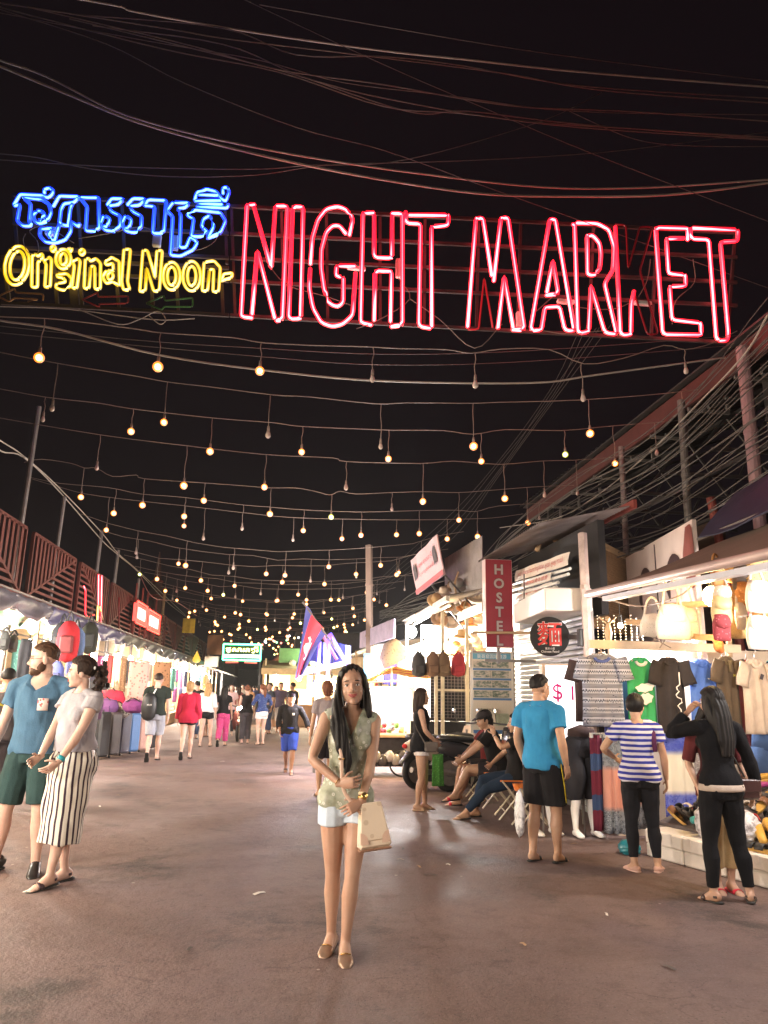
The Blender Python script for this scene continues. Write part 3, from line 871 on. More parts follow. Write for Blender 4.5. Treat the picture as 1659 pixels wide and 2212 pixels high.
# poles
def pole(p_top, p_low, Y, r, mat, label, name='steel_pole', n=12):
    a, b = at_y(*p_top, Y), at_y(*p_low, Y)
    d = (a - b) / (a[2] - b[2])
    base = b - d * b[2]
    m_ = MB().tube([base, a], r, n, cap=0.3)
    for k in (0.55, 0.8): q = base + (a - base) * k; m_.lathe([(r, -0.03), (r + 0.008, -0.025), (r + 0.008, 0.025), (r, 0.03)], q, n)
    return solo(name, m_, mat, label, 'pole', smooth=False)
M_PINKPOLE = plain('pale_pink_paint', (0.36, 0.22, 0.235), 0.5, 0, 0.18, 2.0, 0.06)
pole((1603, 750), (1640, 1110), 8.7, 0.085, M_PINKPOLE, 'thick pale pole below the right end of the red neon sign')
pole((1471, 865), (1490, 1170), 9.6, 0.055, M_STEEL, 'grey steel pole standing in front of the cream billboard')
pole((1342, 965), (1354, 1210), 11.6, 0.05, M_STEEL, 'thin grey pole at the left edge of the cream billboard')
pole((1535, 1075), (1546, 1130), 9.0, 0.06, M_RUST, 'short rusty pipe sticking up behind the dark awning')
pole((797, 1178), (798, 1340), 18.9, 0.10, plain('concrete_pole', (0.20, 0.14, 0.11), 0.8, 0, 0.2, 2.0), 'square concrete pole rising behind the food cart', n=4)
pole((1258, 1152), (1270, 1400), 9.05, 0.06, plain('peeling_pink_paint', (0.52, 0.40, 0.36), 0.6, 0, 0.5, 3.0), 'peeling paint corner post beside the roller shutter', n=6)

# billboard and bamboo blind behind the awning
M_BILL = NT('portrait_print')
def portrait_mat():
    t = NT('cream_billboard_print').set(0.5)
    vec = t.coord('Object')
    f = t.noise(vec, 2.2, 3)
    t.col(t.ramp(f, [(0.3, (0.62, 0.50, 0.47)), (0.7, (0.74, 0.63, 0.58))]))
    return t.m
bill = thing('billboard', 'cream billboard with dark haired heads behind the brown awning', 'billboard', (5.1, 9.6, 2.0))
b0, b1 = V(5.34, 10.84, 0), V(4.93, 8.2, 0)
bu = unit(b1 - b0); bn = np.cross(bu, [0, 0, 1]); bn = -bn if bn[0] > 0 else bn
part('panel', MB().box((b0 + b1) / 2 + V(0, 0, 2.75), (np.linalg.norm(b1 - b0), 0.05, 1.7), (bu, bn, V(0, 0, 1))), portrait_mat(), bill)
M_PRINTDARK = plain('dark_print', (0.06, 0.035, 0.04), 0.5, 0, 0.2, 6, 0)
M_PRINTSKIN = plain('pale_print', (0.72, 0.55, 0.50), 0.5, 0, 0.1, 6, 0)
def on_bill(s, z, d=0.03): return b0 + (b1 - b0) * s + bn * d + V(0, 0, z)
def blob(pts, fn, d, mat, root, name='print'):
    P = smooth_path(pts + [pts[0]], 3)[:-1]
    return part(name, MB().add([fn(s, z, d) for s, z in P], [tuple(range(len(P)))]), mat, root)
for s0 in (0.30, 0.72):
    blob([(s0 - 0.05, 2.75), (s0 - 0.06, 3.05), (s0 + 0.03, 3.15), (s0 + 0.10, 3.0), (s0 + 0.09, 2.7), (s0 + 0.02, 2.5)], on_bill, 0.032, M_PRINTSKIN, bill)
    blob([(s0 - 0.09, 2.85), (s0 - 0.07, 3.15), (s0 + 0.02, 3.3), (s0 + 0.11, 3.2), (s0 + 0.06, 3.08), (s0 - 0.03, 3.05), (s0 - 0.04, 2.7)], on_bill, 0.036, M_PRINTDARK, bill)
blob([(0.14, 2.2), (0.2, 2.35), (0.33, 2.5), (0.45, 2.3), (0.44, 2.1), (0.2, 2.1)], on_bill, 0.034, M_PRINTDARK, bill)
blob([(0.92, 3.55), (0.86, 3.1), (0.93, 2.8), (0.995, 2.85), (0.995, 3.5)], on_bill, 0.034, plain('maroon_print', (0.22, 0.07, 0.06), 0.5, 0, 0.2, 5, 0), bill)
part('seam', MB().bar(on_bill(0.5, 1.95, 0.035), on_bill(0.5, 3.55, 0.035), 0.012), M_PRINTDARK, bill)
bl = thing('bamboo_blind', 'brown bamboo blind hanging behind the corner post', 'blind', (4.4, 10.0, 2.4))
MBAM = plain('brown_bamboo', (0.24, 0.14, 0.07), 0.65, 0, 0.4, 12, 0.2, stretch=(1, 1, 8))
q0, q1 = at_y(1276, 1200, 9.9), at_y(1356, 1200, 11.2)
for k in range(34):
    z = 2.42 + 0.036 * k
    part('bamboo_slat', MB().bar(V(q0[0], q0[1], z), V(q1[0], q1[1], z), 0.02 + rng.uniform(-0.004, 0.004), 0.031), MBAM, bl)
part('head_rail', MB().bar(V(q0[0], q0[1], 3.66), V(q1[0], q1[1], 3.66), 0.06, 0.09), M_WOOD, bl)
for s in (0.25, 0.5, 0.75):
    q = q0 + (q1 - q0) * s
    part('blind_cord', MB().tube([V(q[0] - 0.02, q[1] - 0.02, 2.4), V(q[0] - 0.02, q[1] - 0.02, 3.65)], 0.006, 4), MBAM, bl)
solo('timber_wall', MB().box((6.2, 11.4, 2.0), (0.08, 3.6, 4.0)), plain('dark_timber_wall', (0.10, 0.065, 0.045), 0.8, 0, 0.4, 4, 0.2, stretch=(1, 1, 8)), 'dark timber wall far behind the bamboo blind', 'wall')

# ---------------------------------------------------------------- noodle shop: shutter, beam, roof, banners
sh = thing('shop_front', 'closed shop front with grey roller shutter beside the hostel sign', 'shop front', (4.1, 11.2, 0))
MSH = plain('galvanised_slats', (0.34, 0.35, 0.36), 0.42, 0.45, 0.25, 2.0, 0.05)
sl = to_me(MB().loft([(0, 0, 0), (0, 3.35, 0)], [(0.018, 0.036)] * 2, ref=(1, 0, 0), n=8, cap=0), 'shutter_slat', MSH, False)
for k in range(33): inst('shutter_slat', sl, sh, (4.10, 9.45, 0.04 + 0.078 * k))
part('guide_rail', MB().bar((4.07, 9.42, 0), (4.07, 9.42, 2.62), 0.06), M_STEEL, sh)
part('guide_rail', MB().bar((4.07, 12.83, 0), (4.07, 12.83, 2.62), 0.06), M_STEEL, sh)
M_BEAM = plain('cream_cladding', (0.64, 0.58, 0.54), 0.5, 0, 0.1, 1.5, 0.05)
part('box_beam', MB().rbox((3.78, 10.15, 2.70), (0.62, 1.95, 0.30), 0.012, (V(1, -0.1, 0) / 1.005, V(0.1, 1, 0) / 1.005, V(0, 0, 1))), M_BEAM, sh)
part('upper_wall', MB().box((4.3, 11.2, 3.2), (0.1, 3.5, 1.3)), plain('recess_shade', (0.014, 0.012, 0.013), 0.85), sh)  # near-black colour stands in for the shade of the recess above the shutter
part('corrugated_roof', ribbed((3.35, 9.3, 3.72), (0, 1, 0), (1.35, 0, 0.32), 3.1, 1.35, 0.09, 0.014), corrugated_mat('old_zinc_sheet', (0.25, 0.21, 0.20)), sh)
part('roof_fascia', MB().bar((4.72, 9.25, 4.05), (4.72, 12.4, 4.05), 0.05, 0.12), M_RUST, sh)
part('roof_pipe', MB().tube(smooth_path([at_y(1160, 1190, 11.6), at_y(1170, 1165, 11.6), at_y(1188, 1158, 11.5), at_y(1203, 1170, 11.4), at_y(1215, 1183, 11.2), at_y(1240, 1172, 10.8), at_y(1256, 1165, 10.4)], 4), 0.045, 8), M_WOOD, sh, True)
M_BANNER = plain('cream_banner_cloth', (0.70, 0.62, 0.54), 0.7, 0, 0.12, 2.5, 0.1)
M_REDINK = plain('red_ink', (0.50, 0.045, 0.05), 0.6, 0, 0.15, 4, 0)
M_DARKINK = plain('dark_ink', (0.05, 0.04, 0.05), 0.6, 0, 0.15, 4, 0)
M_WHITEINK = plain('white_ink', (0.78, 0.74, 0.72), 0.6, 0, 0.08, 4, 0)
def plane_px(p0, p1, p2, Y0, Y1):
    """plane with lower left p0 at depth Y0, lower right p1 at depth Y1, upper left p2"""
    o = at_y(*p0, Y0); a = at_y(*p1, Y1); c = at_y(*p2, Y0)
    return o, a - o, c - o
def banner(p0, p1, p2, Y0, Y1, txt, label, ink=M_REDINK, cloth=M_BANNER, name='banner', th=0.012, hfrac=0.62, cat='banner'):
    o, u, w = plane_px(p0, p1, p2, Y0, Y1)
    lu, lw = np.linalg.norm(u), np.linalg.norm(w)
    uu, ww = u / lu, unit(w)
    nn = np.cross(uu, ww)
    r = thing(name, label, cat, o + u / 2)
    G = [[o + u * i / 10 + w * j / 3 + nn * 0.012 * math.sin(i * 1.3 + j) for j in range(4)] for i in range(11)]
    part('cloth', MB().slab(G, -nn, th), cloth, r)
    if txt: part('lettering', MB().text(txt, o + u / 2 + w / 2 + nn * 0.017, uu, ww, width=lu * 0.86, height=lw * hfrac), ink, r)
    return r, o, u, w, nn
banner((1112, 1256), (1226, 1220), (1115, 1233), 11.9, 9.6, 'អូយ ផ្ទះសំណាក់យុវជន អូយ អូស្តាល់', 'upper cream banner with red Khmer lettering under the tin roof')
banner((1127, 1272), (1189, 1253), (1129, 1257), 11.8, 10.3, '吴哥国际青年旅舍', 'small banner with red Chinese characters below the Khmer banner', M_WHITEINK if False else M_REDINK)
banner((1114, 1296), (1188, 1274), (1117, 1281), 11.9, 10.3, 'អូយ អង្គរ អន្តរជាតិ', 'lowest red and cream banner, partly hidden by the box beam')
for k, (a, b) in enumerate((((1108, 1262), (1232, 1228)), ((1108, 1275), (1228, 1240)), ((1108, 1286), (1206, 1258)), ((1108, 1298), (1202, 1268)))):
    part('banner_rail', MB().tube([at_y(*a, 12.1), at_y(*b, 9.75)], 0.022, 7), M_WHITE, sh)
for k, x in ((0, 1132), (1, 1195)):
    part('hanger_rod', MB().tube([at_y(x, 1240, 10.6), at_y(x, 1310, 10.6)], 0.012, 5), M_STEEL, sh)

# hostel sign
ho = thing('hostel_sign', 'tall red vertical sign reading HOSTEL', 'sign', at_y(1078, 1398, 11.6))
M_HRED = plain('red_sign_face', (0.30, 0.03, 0.05), 0.4, 0, 0.1, 1.0, 0.02)
s0, s1 = at_y(1050, 1398, 11.6), at_y(1110, 1398, 11.6)
hz0, hz1 = s0[2], at_y(1048, 1207, 11.6)[2]
part('cabinet', MB().rbox(((s0[0] + s1[0]) / 2, 11.69, (hz0 + hz1) / 2), (s1[0] - s0[0], 0.18, hz1 - hz0), 0.008), plain('pale_pink_cabinet', (0.70, 0.55, 0.55), 0.4, 0, 0.1, 2), ho)
part('sign_face', MB().box(((s0[0] + s1[0]) / 2, 11.597, (hz0 + hz1) / 2), (s1[0] - s0[0] - 0.02, 0.006, hz1 - hz0 - 0.02)), M_HRED, ho)
for k, ch in enumerate('HOSTEL'):
    z = hz1 - 0.17 - (hz1 - hz0 - 0.28) * k / 5.0
    part('letter_outline', MB().text(ch, ((s0[0] + s1[0]) / 2, 11.592, z), (1, 0, 0), (0, 0, 1), height=0.176, bold=0.052), M_DARKINK, ho)
    part('letter', MB().text(ch, ((s0[0] + s1[0]) / 2, 11.588, z), (1, 0, 0), (0, 0, 1), height=0.165, bold=0.032), plain('dull_white_letter', (0.46, 0.40, 0.40), 0.5, 0, 0.1, 5, 0), ho)
part('bracket', MB().bar(((s0[0] + s1[0]) / 2, 11.69, hz0 - 0.25), ((s0[0] + s1[0]) / 2, 11.69, hz0), 0.05).bar((s0[0], 11.69, hz0 - 0.2), (4.1, 11.69, hz0 - 0.2), 0.04), M_STEEL, ho)
part('support_stick', MB().tube([at_y(1022, 1366, 11.3), at_y(1020, 1365, 11.3) + V(0.9, -0.4, -0.02)], 0.02, 6), M_WOOD, ho)
# round noodle sign
ro = thing('noodle_sign', 'round black projecting sign with a large red Chinese character', 'sign', at_y(1182, 1375, 9.85))
rc = at_y(1187, 1375, 9.85)
part('drum', MB().disc(rc, 0.265, (-0.35, -1, 0), 40, 0.12), plain('black_sign_face', (0.012, 0.011, 0.012), 0.3, 0, 0.2, 3, 0), ro)
nn = unit(V(-0.35, -1, 0)); uu = unit(np.cross([0, 0, 1], nn)) ; uu = uu if uu[0] > 0 else -uu
part('character_outline', MB().text('麵', rc + nn * 0.064 + V(0, 0, 0.035), uu, (0, 0, 1), height=0.335, bold=0.02), M_WHITEINK, ro)
part('character', MB().text('麵', rc + nn * 0.068 + V(0, 0, 0.035), uu, (0, 0, 1), height=0.325, bold=0.006), plain('red_sign_ink', (0.62, 0.04, 0.035), 0.5, 0, 0.1, 4, 0), ro)
part('small_lettering', MB().text('重庆小面', rc + nn * 0.066 - V(0, 0, 0.165), uu, (0, 0, 1), height=0.03), M_WHITEINK, ro)
part('small_lettering', MB().text('Chinese Food', rc + nn * 0.066 - V(0, 0, 0.205), uu, (0, 0, 1), height=0.03), M_WHITEINK, ro)
pe = at_y(1262, 1378, 9.1)
part('arm', MB().bar(rc + uu * 0.25, pe - V(0.0, -0.02, 0), 0.05, 0.06).rbox(pe + V(-0.02, 0.0, 0), (0.12, 0.1, 0.22), 0.01), M_BLACKRUB, ro)

# tour board
def photo_mat():
    t = NT('landscape_print').set(0.4)
    vec = t.coord('Object', (1, 1, 2.4))
    f = t.noise(vec, 9, 6, 0.7)
    t.col(t.ramp(f, [(0.35, (0.05, 0.08, 0.06)), (0.48, (0.16, 0.20, 0.16)), (0.56, (0.45, 0.40, 0.33)), (0.7, (0.55, 0.52, 0.46))]))
    return t.m
bd = thing('tour_board', 'blue and cream tour poster board with rows of landscape photos', 'poster board', at_y(1064, 1590, 12.6))
a0, a1 = at_y(1023, 1590, 12.6), at_y(1107, 1590, 12.6)
zt, zb = at_y(1064, 1411, 12.6)[2], a0[2] + 0.03
xc, wd = (a0[0] + a1[0]) / 2, a1[0] - a0[0]
part('panel', MB().box((xc, 12.62, (zt + zb) / 2), (wd, 0.03, zt - zb)), plain('poster_cream', (0.60, 0.53, 0.44), 0.4, 0, 0.08, 2, 0), bd)
M_BLUEINK = plain('blue_print', (0.07, 0.17, 0.36), 0.4, 0, 0.1, 3, 0)
hh = zt - zb
part('title_band', MB().box((xc, 12.601, zt - 0.055), (wd, 0.006, 0.10)), plain('teal_print', (0.10, 0.30, 0.42), 0.4, 0, 0.1, 3, 0), bd)
part('title', MB().text('吴哥窟国际旅游', (xc, 12.596, zt - 0.055), (1, 0, 0), (0, 0, 1), height=0.07), M_WHITEINK, bd)
PM = photo_mat()
for r_ in range(4):
    z = zt - 0.19 - 0.165 * r_
    for c_, (fx, fw) in enumerate(((-0.25, 0.46), (0.22, 0.44))):
        part('photo', MB().box((xc + wd * fx, 12.601, z), (wd * fw, 0.006, 0.11)), PM, bd)
    part('caption_band', MB().box((xc, 12.6005, z - 0.083), (wd, 0.005, 0.035)), M_BLUEINK, bd)
part('lettering', MB().text('免费接送地图', (xc - 0.12, 12.6, zb + 0.40), (1, 0, 0), (0, 0, 1), height=0.045), M_DARKINK, bd)
part('map_print', MB().box((xc + wd * 0.25, 12.6, zb + 0.24), (wd * 0.34, 0.005, 0.2)), plain('map_green', (0.40, 0.44, 0.33), 0.4, 0, 0.35, 14, 0), bd)
part('foot_band', MB().box((xc, 12.6005, zb + 0.04), (wd, 0.005, 0.06)), M_BLUEINK, bd)
for x in (xc - wd / 2 - 0.02, xc + wd / 2 + 0.02):
    part('leg', MB().bar((x, 12.63, 0), (x, 12.63, zt + 0.03), 0.045), plain('pale_aluminium', (0.62, 0.58, 0.52), 0.4, 0.4, 0.1, 3), bd)
part('frame_bar', MB().bar((xc - wd / 2, 12.63, zt + 0.015), (xc + wd / 2, 12.63, zt + 0.015), 0.03), M_STEEL, bd)

# price light box
pb = thing('price_sign', 'glowing white light box with pink dollar price beside the batik shirt', 'sign', at_y(1222, 1640, 8.95))
c0, c1 = at_y(1179, 1640, 8.95), at_y(1266, 1640, 8.95)
z1 = at_y(1222, 1434, 8.95)[2]
px_, pw = (c0[0] + c1[0]) / 2, c1[0] - c0[0]
M_LBOX = glow('lightbox_face', (1.0, 0.93, 0.92), 1.6)
part('cabinet', MB().rbox((px_, 9.03, (c0[2] + z1) / 2), (pw, 0.12, z1 - c0[2]), 0.01), plain('tan_frame', (0.50, 0.36, 0.26), 0.5), pb)
part('lit_face', MB().box((px_ + 0.015, 8.967, (c0[2] + z1) / 2), (pw - 0.05, 0.006, z1 - c0[2] - 0.04)), M_LBOX, pb)
for q in (-1, 1): part('leg', MB().bar((px_ + q * (pw / 2 - 0.03), 9.03, 0), (px_ + q * (pw / 2 - 0.03), 9.03, c0[2]), 0.03), M_STEEL, pb)
part('lettering', MB().text('Body', (px_ + 0.0, 8.958, z1 - 0.09), (1, 0, 0), (0, 0, 1), height=0.06).text('Massage', (px_ + 0.02, 8.958, z1 - 0.175), (1, 0, 0), (0, 0, 1), height=0.06), plain('grey_ink', (0.3, 0.3, 0.38), 0.6), pb)
for ch, dx in (('$', -0.07), ('1', 0.12)): part('price', MB().text(ch, (px_ + dx, 8.958, z1 - 0.35), (1, 0, 0), (0, 0, 1), height=0.22 if ch == '$' else 0.17, bold=0.01), plain('pink_ink', (0.75, 0.03, 0.28), 0.6, 0, 0.1, 3, 0), pb)

# ---------------------------------------------------------------- clothes stall (near right)
st = thing('clothes_stall', 'clothes and shoe stall under a brown awning at the right edge', 'market stall', (4.6, 6.0, 0))
M_AWN = plain('brown_awning_canvas', (0.20, 0.14, 0.11), 0.75, 0, 0.2, 1.5, 0.15)
TL, TR_ = V(3.42, 7.85, 2.60), V(3.62, 3.2, 2.50)
BL, BR = V(4.9, 8.3, 3.18), V(5.1, 3.2, 3.42)
G = [[TL + (TR_ - TL) * i / 12 + (BL - TL + ((BR - TR_) - (BL - TL)) * i / 12) * j / 5 + V(0, 0, -0.03 * math.sin(math.pi * j / 5) + 0.008 * math.sin(i * 2.1 + j)) for j in range(6)] for i in range(13)]
part('awning', MB().slab(G, (0, 0, 1), 0.012), M_AWN, st)
part('roller_tube', MB().tube([TL + V(0, 0.1, 0), TR_], 0.045, 10, cap=0.3), plain('pinkish_roller', (0.45, 0.34, 0.32), 0.45, 0.2, 0.15, 3), st, True)
part('light_channel', MB().bar(TL + V(0.10, -0.15, -0.075), TR_ + V(0.10, 0, -0.075), 0.09, 0.05), plain('grey_channel', (0.45, 0.45, 0.50), 0.4, 0.3, 0.1, 3), st)
part('back_wall', MB().box((6.0, 5.3, 1.6), (0.06, 5.9, 3.2)), plain('stall_back_cloth', (0.62, 0.52, 0.42), 0.85, 0, 0.15, 3), st)
part('side_wall', MB().box((4.9, 8.32, 1.02), (2.2, 0.05, 2.04)), plain('stall_side_cloth', (0.66, 0.56, 0.46), 0.85, 0, 0.15, 3), st)
part('ceiling', MB().box((5.5, 5.5, 3.12), (1.1, 5.4, 0.04)), plain('dark_tarpaulin', (0.05, 0.06, 0.09), 0.6, 0, 0.3, 2), st)
part('navy_flap', MB().slab([[V(4.55 + 0.12 * j, 4.2 + 0.33 * i, 3.2 + 0.14 * j + 0.03 * math.sin(i * 1.3 + j)) for j in range(5)] for i in range(11)], (0, 0, 1), 0.015), plain('navy_tarpaulin', (0.022, 0.026, 0.055), 0.5, 0, 0.3, 2, 0.2), st)
part('flap_pipe', MB().tube([V(4.6, 7.6, 3.22), V(4.62, 3.4, 3.34)], 0.02, 6), M_STEEL, st)
part('rail', MB().bar(at_y(1272, 1391, 7.72), at_y(1598, 1402, 7.72), 0.05, 0.09), plain('pale_timber', (0.66, 0.54, 0.42), 0.6, 0, 0.2, 4), st)
for a, b in ((at_y(1430, 1310, 7.6), at_y(1540, 1303, 7.0)), (at_y(1352, 1343, 7.8), at_y(1500, 1352, 7.6)), (at_y(1490, 1375, 7.4), at_y(1560, 1378, 6.9))):
    part('batten', MB().bar(a, b, 0.04, 0.06), M_WOOD, st)
for x in (1478, 1506, 1570):
    part('stud', MB().bar(at_y(x, 1300, 8.2), at_y(x + 6, 1420, 8.2), 0.05), M_WOOD, st)
# lattice grids for hanging bags
for x0_, y0_, x1_, y1_, Y in ((1545, 1255, 1575, 1350, 6.9),):
    a, b = at_y(x0_, y1_, Y), at_y(x1_, y0_, Y)
    mb = MB()
    for k in range(4): x = a[0] + (b[0] - a[0]) * k / 3; mb.bar((x, Y, a[2]), (x, Y, b[2]), 0.008)
    for k in range(12): z = a[2] + (b[2] - a[2]) * k / 11; mb.bar((a[0], Y, z), (b[0], Y, z), 0.008)
    part('wire_grid', mb, M_WHITE, st)
part('wire', MB().tube(smooth_path([at_y(1438, 1380, 7.3), at_y(1425, 1400, 7.3)], 2), 0.006, 4), M_CORD, st)
part('lamp_cable', MB().tube(smooth_path([at_y(1405, 1375, 7.6), at_y(1450, 1400, 7.5)], 2), 0.005, 4), M_CORD, st)
part('lamp_cable', MB().tube(smooth_path([at_y(1425, 1373 - 5, 7.4), at_y(1410, 1385, 7.4)], 2), 0.005, 4), M_CORD, st)
for P in ([(1410, 1376), (1500, 1338)],):
    pass
part('lamp_cable', MB().tube(smooth_path([at_y(1414, 1384, 7.5), at_y(1460, 1372, 7.2)], 3), 0.006, 4), M_CORD, st)
part('lamp_cable', MB().tube(smooth_path([at_y(1290, 1288, 7.8), at_y(1412 - 40, 1309, 7.6), at_y(1420, 1302, 7.4), at_y(1475, 1283, 7.0), at_y(1512, 1247, 6.8), at_y(1532, 1246, 6.7), at_y(1536, 1262, 6.6)], 4), 0.008, 5), M_CORD, st)
def stall_lamp(p, root_label, mat, power, col, r=0.05, drop=0.3, name='stall_lamp', group='stall lamps'):
    """bare bulb on a cord"""
    r_ = thing(name, root_label, 'lamp', p, 0, group)
    part('cord', MB().tube([p + V(0, 0, r + 0.08), p + V(0, 0, r + 0.08 + drop)], 0.006, 5).lathe([(0.0, 0.1), (0.02, 0.09), (0.022, 0.0), (0, 0)], p + V(0, 0, r * 0.9), 8), M_BLACKRUB, r_)
    part('bulb', MB().ball(p, (r, r, r * 1.2), 12, 8), mat, r_, True)
    point('stall_lamp_light', p + V(0, -0.02, -r * 1.5), power, col, r)
    return r_
stall_lamp(at_y(1537, 1288, 6.5), 'bare yellow bulb glowing among the hanging straw bags', M_TUBE_WARM, 48, (1.0, 0.66, 0.26), 0.08, 0.2)
stall_lamp(at_y(1425, 1352, 8.05), 'white lamp hanging over the row of shirts', M_TUBE_WHITE, 95, (1, 0.94, 0.92), 0.10, 0.35)
stall_lamp(at_y(1340, 1351, 8.05), 'small bulb in front of the dark bead curtain', M_TUBE_WARM, 9, (1, 0.75, 0.4), 0.03, 0.2)
stall_lamp(V(4.5, 5.2, 2.35), 'white lamp of the clothes stall just beyond the right edge', M_TUBE_WHITE, 95, (1, 0.93, 0.88), 0.06, 0.5)  # added out of view to light the foreground road
stall_lamp(V(4.5, 3.4, 2.35), 'lamp deep inside the near end of the clothes stall', M_TUBE_WHITE, 100, (1, 0.93, 0.88), 0.06, 0.5)  # second unseen lamp, added to brighten the near road
# bead curtain
for k in range(9):
    x = 1290 + 12 * k
    P0 = at_y(x, 1330 + (k % 3) * 6, 8.22)
    mb = MB()
    for i in range(14): mb.ball(P0 - V(0, 0, 0.035 * i), 0.009, 5, 4)
    solo('bead_strand', mb, plain('shell_beads', (0.72, 0.62, 0.5), 0.3), ordw(k) + ' strand from the left of pale shell beads behind the batik shirt', 'bead strand', 'bead curtain behind the shirts')

def cloth_grid(o, u, w, wfn, nrm, nu=14, nv=14, fold=0.02, nf=4, ph=0.0, taper=1.0, th=0.012):
    """hanging cloth: o top centre, u across, w down"""
    G = []
    for i in range(nu + 1):
        s = i / nu * 2 - 1
        col = []
        for j in range(nv + 1):
            v = j / nv
            d = fold * (0.25 + 0.75 * v) * (math.sin(s * math.pi * nf + ph + 0.8 * v) + 0.5 * math.sin(s * math.pi * nf * 1.7 + ph * 2 - v)) * taper
            d += 0.35 * fold * nf * (1 - s * s)
            col.append(o + u * s * wfn(v) + w * v + nrm * d)
        G.append(col)
    return MB().slab(G, -nrm, th)
M_HANGER = plain('hanger_wire', (0.6, 0.5, 0.45), 0.35, 0.3, 0.1, 3)
def hang_shirt(x0, x1, y0, y1, Y, mat, label, sleeve=True, collar=None, turn=0.0, ph=0.0, group='shirts hung along the stall rail', name='hanging_shirt', sl_mat=None):
    c = at_y((x0 + x1) / 2, y0, Y); a = at_y(x0, y0, Y); b = at_y(x1, y0, Y); d = at_y((x0 + x1) / 2, y1, Y)
    wdt = abs(b[0] - a[0]); h = c[2] - d[2]
    u = V(math.cos(turn), math.sin(turn), 0); n_ = V(math.sin(turn), -math.cos(turn), 0)
    r = thing(name, label, 'shirt', V(c[0], Y, d[2]), 0, group)
    hw = wdt * (0.345 if sleeve else 0.43)
    top = V(c[0], Y, c[2])
    def wf(v): return hw * (0.42 + 0.58 * min(1, v / 0.10)) * (1.0 - 0.08 * math.sin(v * 3.1)) if v < 0.10 else hw * (1.0 - 0.06 * math.sin(v * 3.1))
    part('shirt_body', cloth_grid(top, u, V(0, 0, -h), wf, n_, 16, 20, 0.016, 3, ph), mat, r, True)
    if sleeve:
        for s in (-1, 1):
            o = top + u * s * hw * 0.84 - V(0, 0, h * 0.05) + n_ * 0.02
            dirn = unit(u * s * 0.24 - V(0, 0, 0.97))
            L = h * 0.33
            wv = unit(np.cross(dirn, n_)) * s
            G = [[o + dirn * L * i / 6 + wv * (h * (0.095 + 0.02 * i / 6)) * (k - 1.5) / 1.5 * 0.9 + n_ * (0.022 + 0.012 * math.sin(i + k * 2 + ph)) for k in range(4)] for i in range(7)]
            part('sleeve', MB().slab(G, n_ * -1, 0.02), sl_mat or mat, r, True)
    # neck and hanger
    ring = [top + u * hw * 0.34 * math.cos(t) + n_ * 0.022 - V(0, 0, h * 0.055 * (1 - math.sin(t))) * 1.0 for t in np.linspace(math.pi, 2 * math.pi, 9)]
    part('neckline', MB().tube(ring, 0.010 if collar is None else 0.018, 5), collar or mat, r)
    part('hanger', MB().tube([top - u * hw * 0.6 - V(0, 0, h * 0.06), top + V(0, 0, 0.015), top + u * hw * 0.6 - V(0, 0, h * 0.06)], 0.008, 5).tube(smooth_path([top + V(0, 0, 0.01), top + V(0, 0, 0.06), top + V(0.025, 0, 0.085), top + V(0.0, 0, 0.11)], 3), 0.004, 5), M_HANGER, r)
    return r, top, u, n_, hw, h
def batik_mat():
    t = NT('black_white_batik').set(0.85, 0, 0.2)
    vec = t.coord('Object', (2.1, 2.1, 2.1)); o = t.xyz(vec)
    row = t.math('FRACT', t.math('MULTIPLY', o[2], 9.5))
    sc = t.math('ABSOLUTE', t.math('SINE', t.math('MULTIPLY', o[0], 62)))
    arc = t.math('LESS_THAN', t.math('ABSOLUTE', t.math('SUBTRACT', t.math('MULTIPLY', sc, 0.5), row)), 0.15)
    lin = t.math('LESS_THAN', t.math('FRACT', t.math('MULTIPLY', o[2], 38)), 0.55)
    band = t.math('LESS_THAN', t.math('FRACT', t.math('MULTIPLY', o[2], 4.75)), 0.42)
    dots = t.math('LESS_THAN', t.voro(t.coord('Object', (1, 0.2, 1)), 26), 0.16)
    a = t.math('MAXIMUM', t.math('MULTIPLY', lin, band), t.math('MULTIPLY', arc, t.math('SUBTRACT', 1.0, band)))
    a = t.math('MAXIMUM', a, t.math('MULTIPLY', dots, 0.9))
    t.col(t.mix(a, (0.46, 0.48, 0.60), (0.022, 0.024, 0.05)))
    return t.m
hang_shirt(1236, 1362, 1412, 1570, 7.75, batik_mat(), 'black and white batik shirt, first on the rail from the corner post', collar=fabric('blue_collar', (0.10, 0.14, 0.4)), turn=-0.12, ph=1.0)
hang_shirt(1226, 1310, 1420, 1560, 7.95, fabric('dark_brown_shirt', (0.075, 0.05, 0.05)), 'dark brown shirt half hidden behind the batik shirt', turn=-0.5, ph=2.0)
r, top, u, n_, hw, h = hang_shirt(1346, 1418, 1420, 1578, 7.75, fabric('green_jersey', (0.05, 0.34, 0.13)), 'green sleeveless top with white lettering', False, fabric('white_trim', (0.7, 0.7, 0.7)), ph=0.3)
for dz, ww, hh2 in ((0.42, 0.62, 0.06), (0.57, 0.5, 0.075)):
    part('print', MB().prism([(hw * ww * math.cos(a) * (1 + .12 * math.sin(5 * a)), h * hh2 * math.sin(a) * (1 + .15 * math.sin(7 * a)) + 0.012 * math.cos(a)) for a in np.linspace(0, 2 * math.pi, 25)[:-1]], top + n_ * 0.075 - V(0, 0, h * dz), u, V(0, 0, 1), 0.002), M_WHITEINK, r)
r, top, u, n_, hw, h = hang_shirt(1396, 1492, 1420, 1584, 7.7, fabric('charcoal_tee', (0.035, 0.03, 0.032)), 'charcoal T-shirt with a white heartbeat line', True, turn=0.08, ph=2.2)
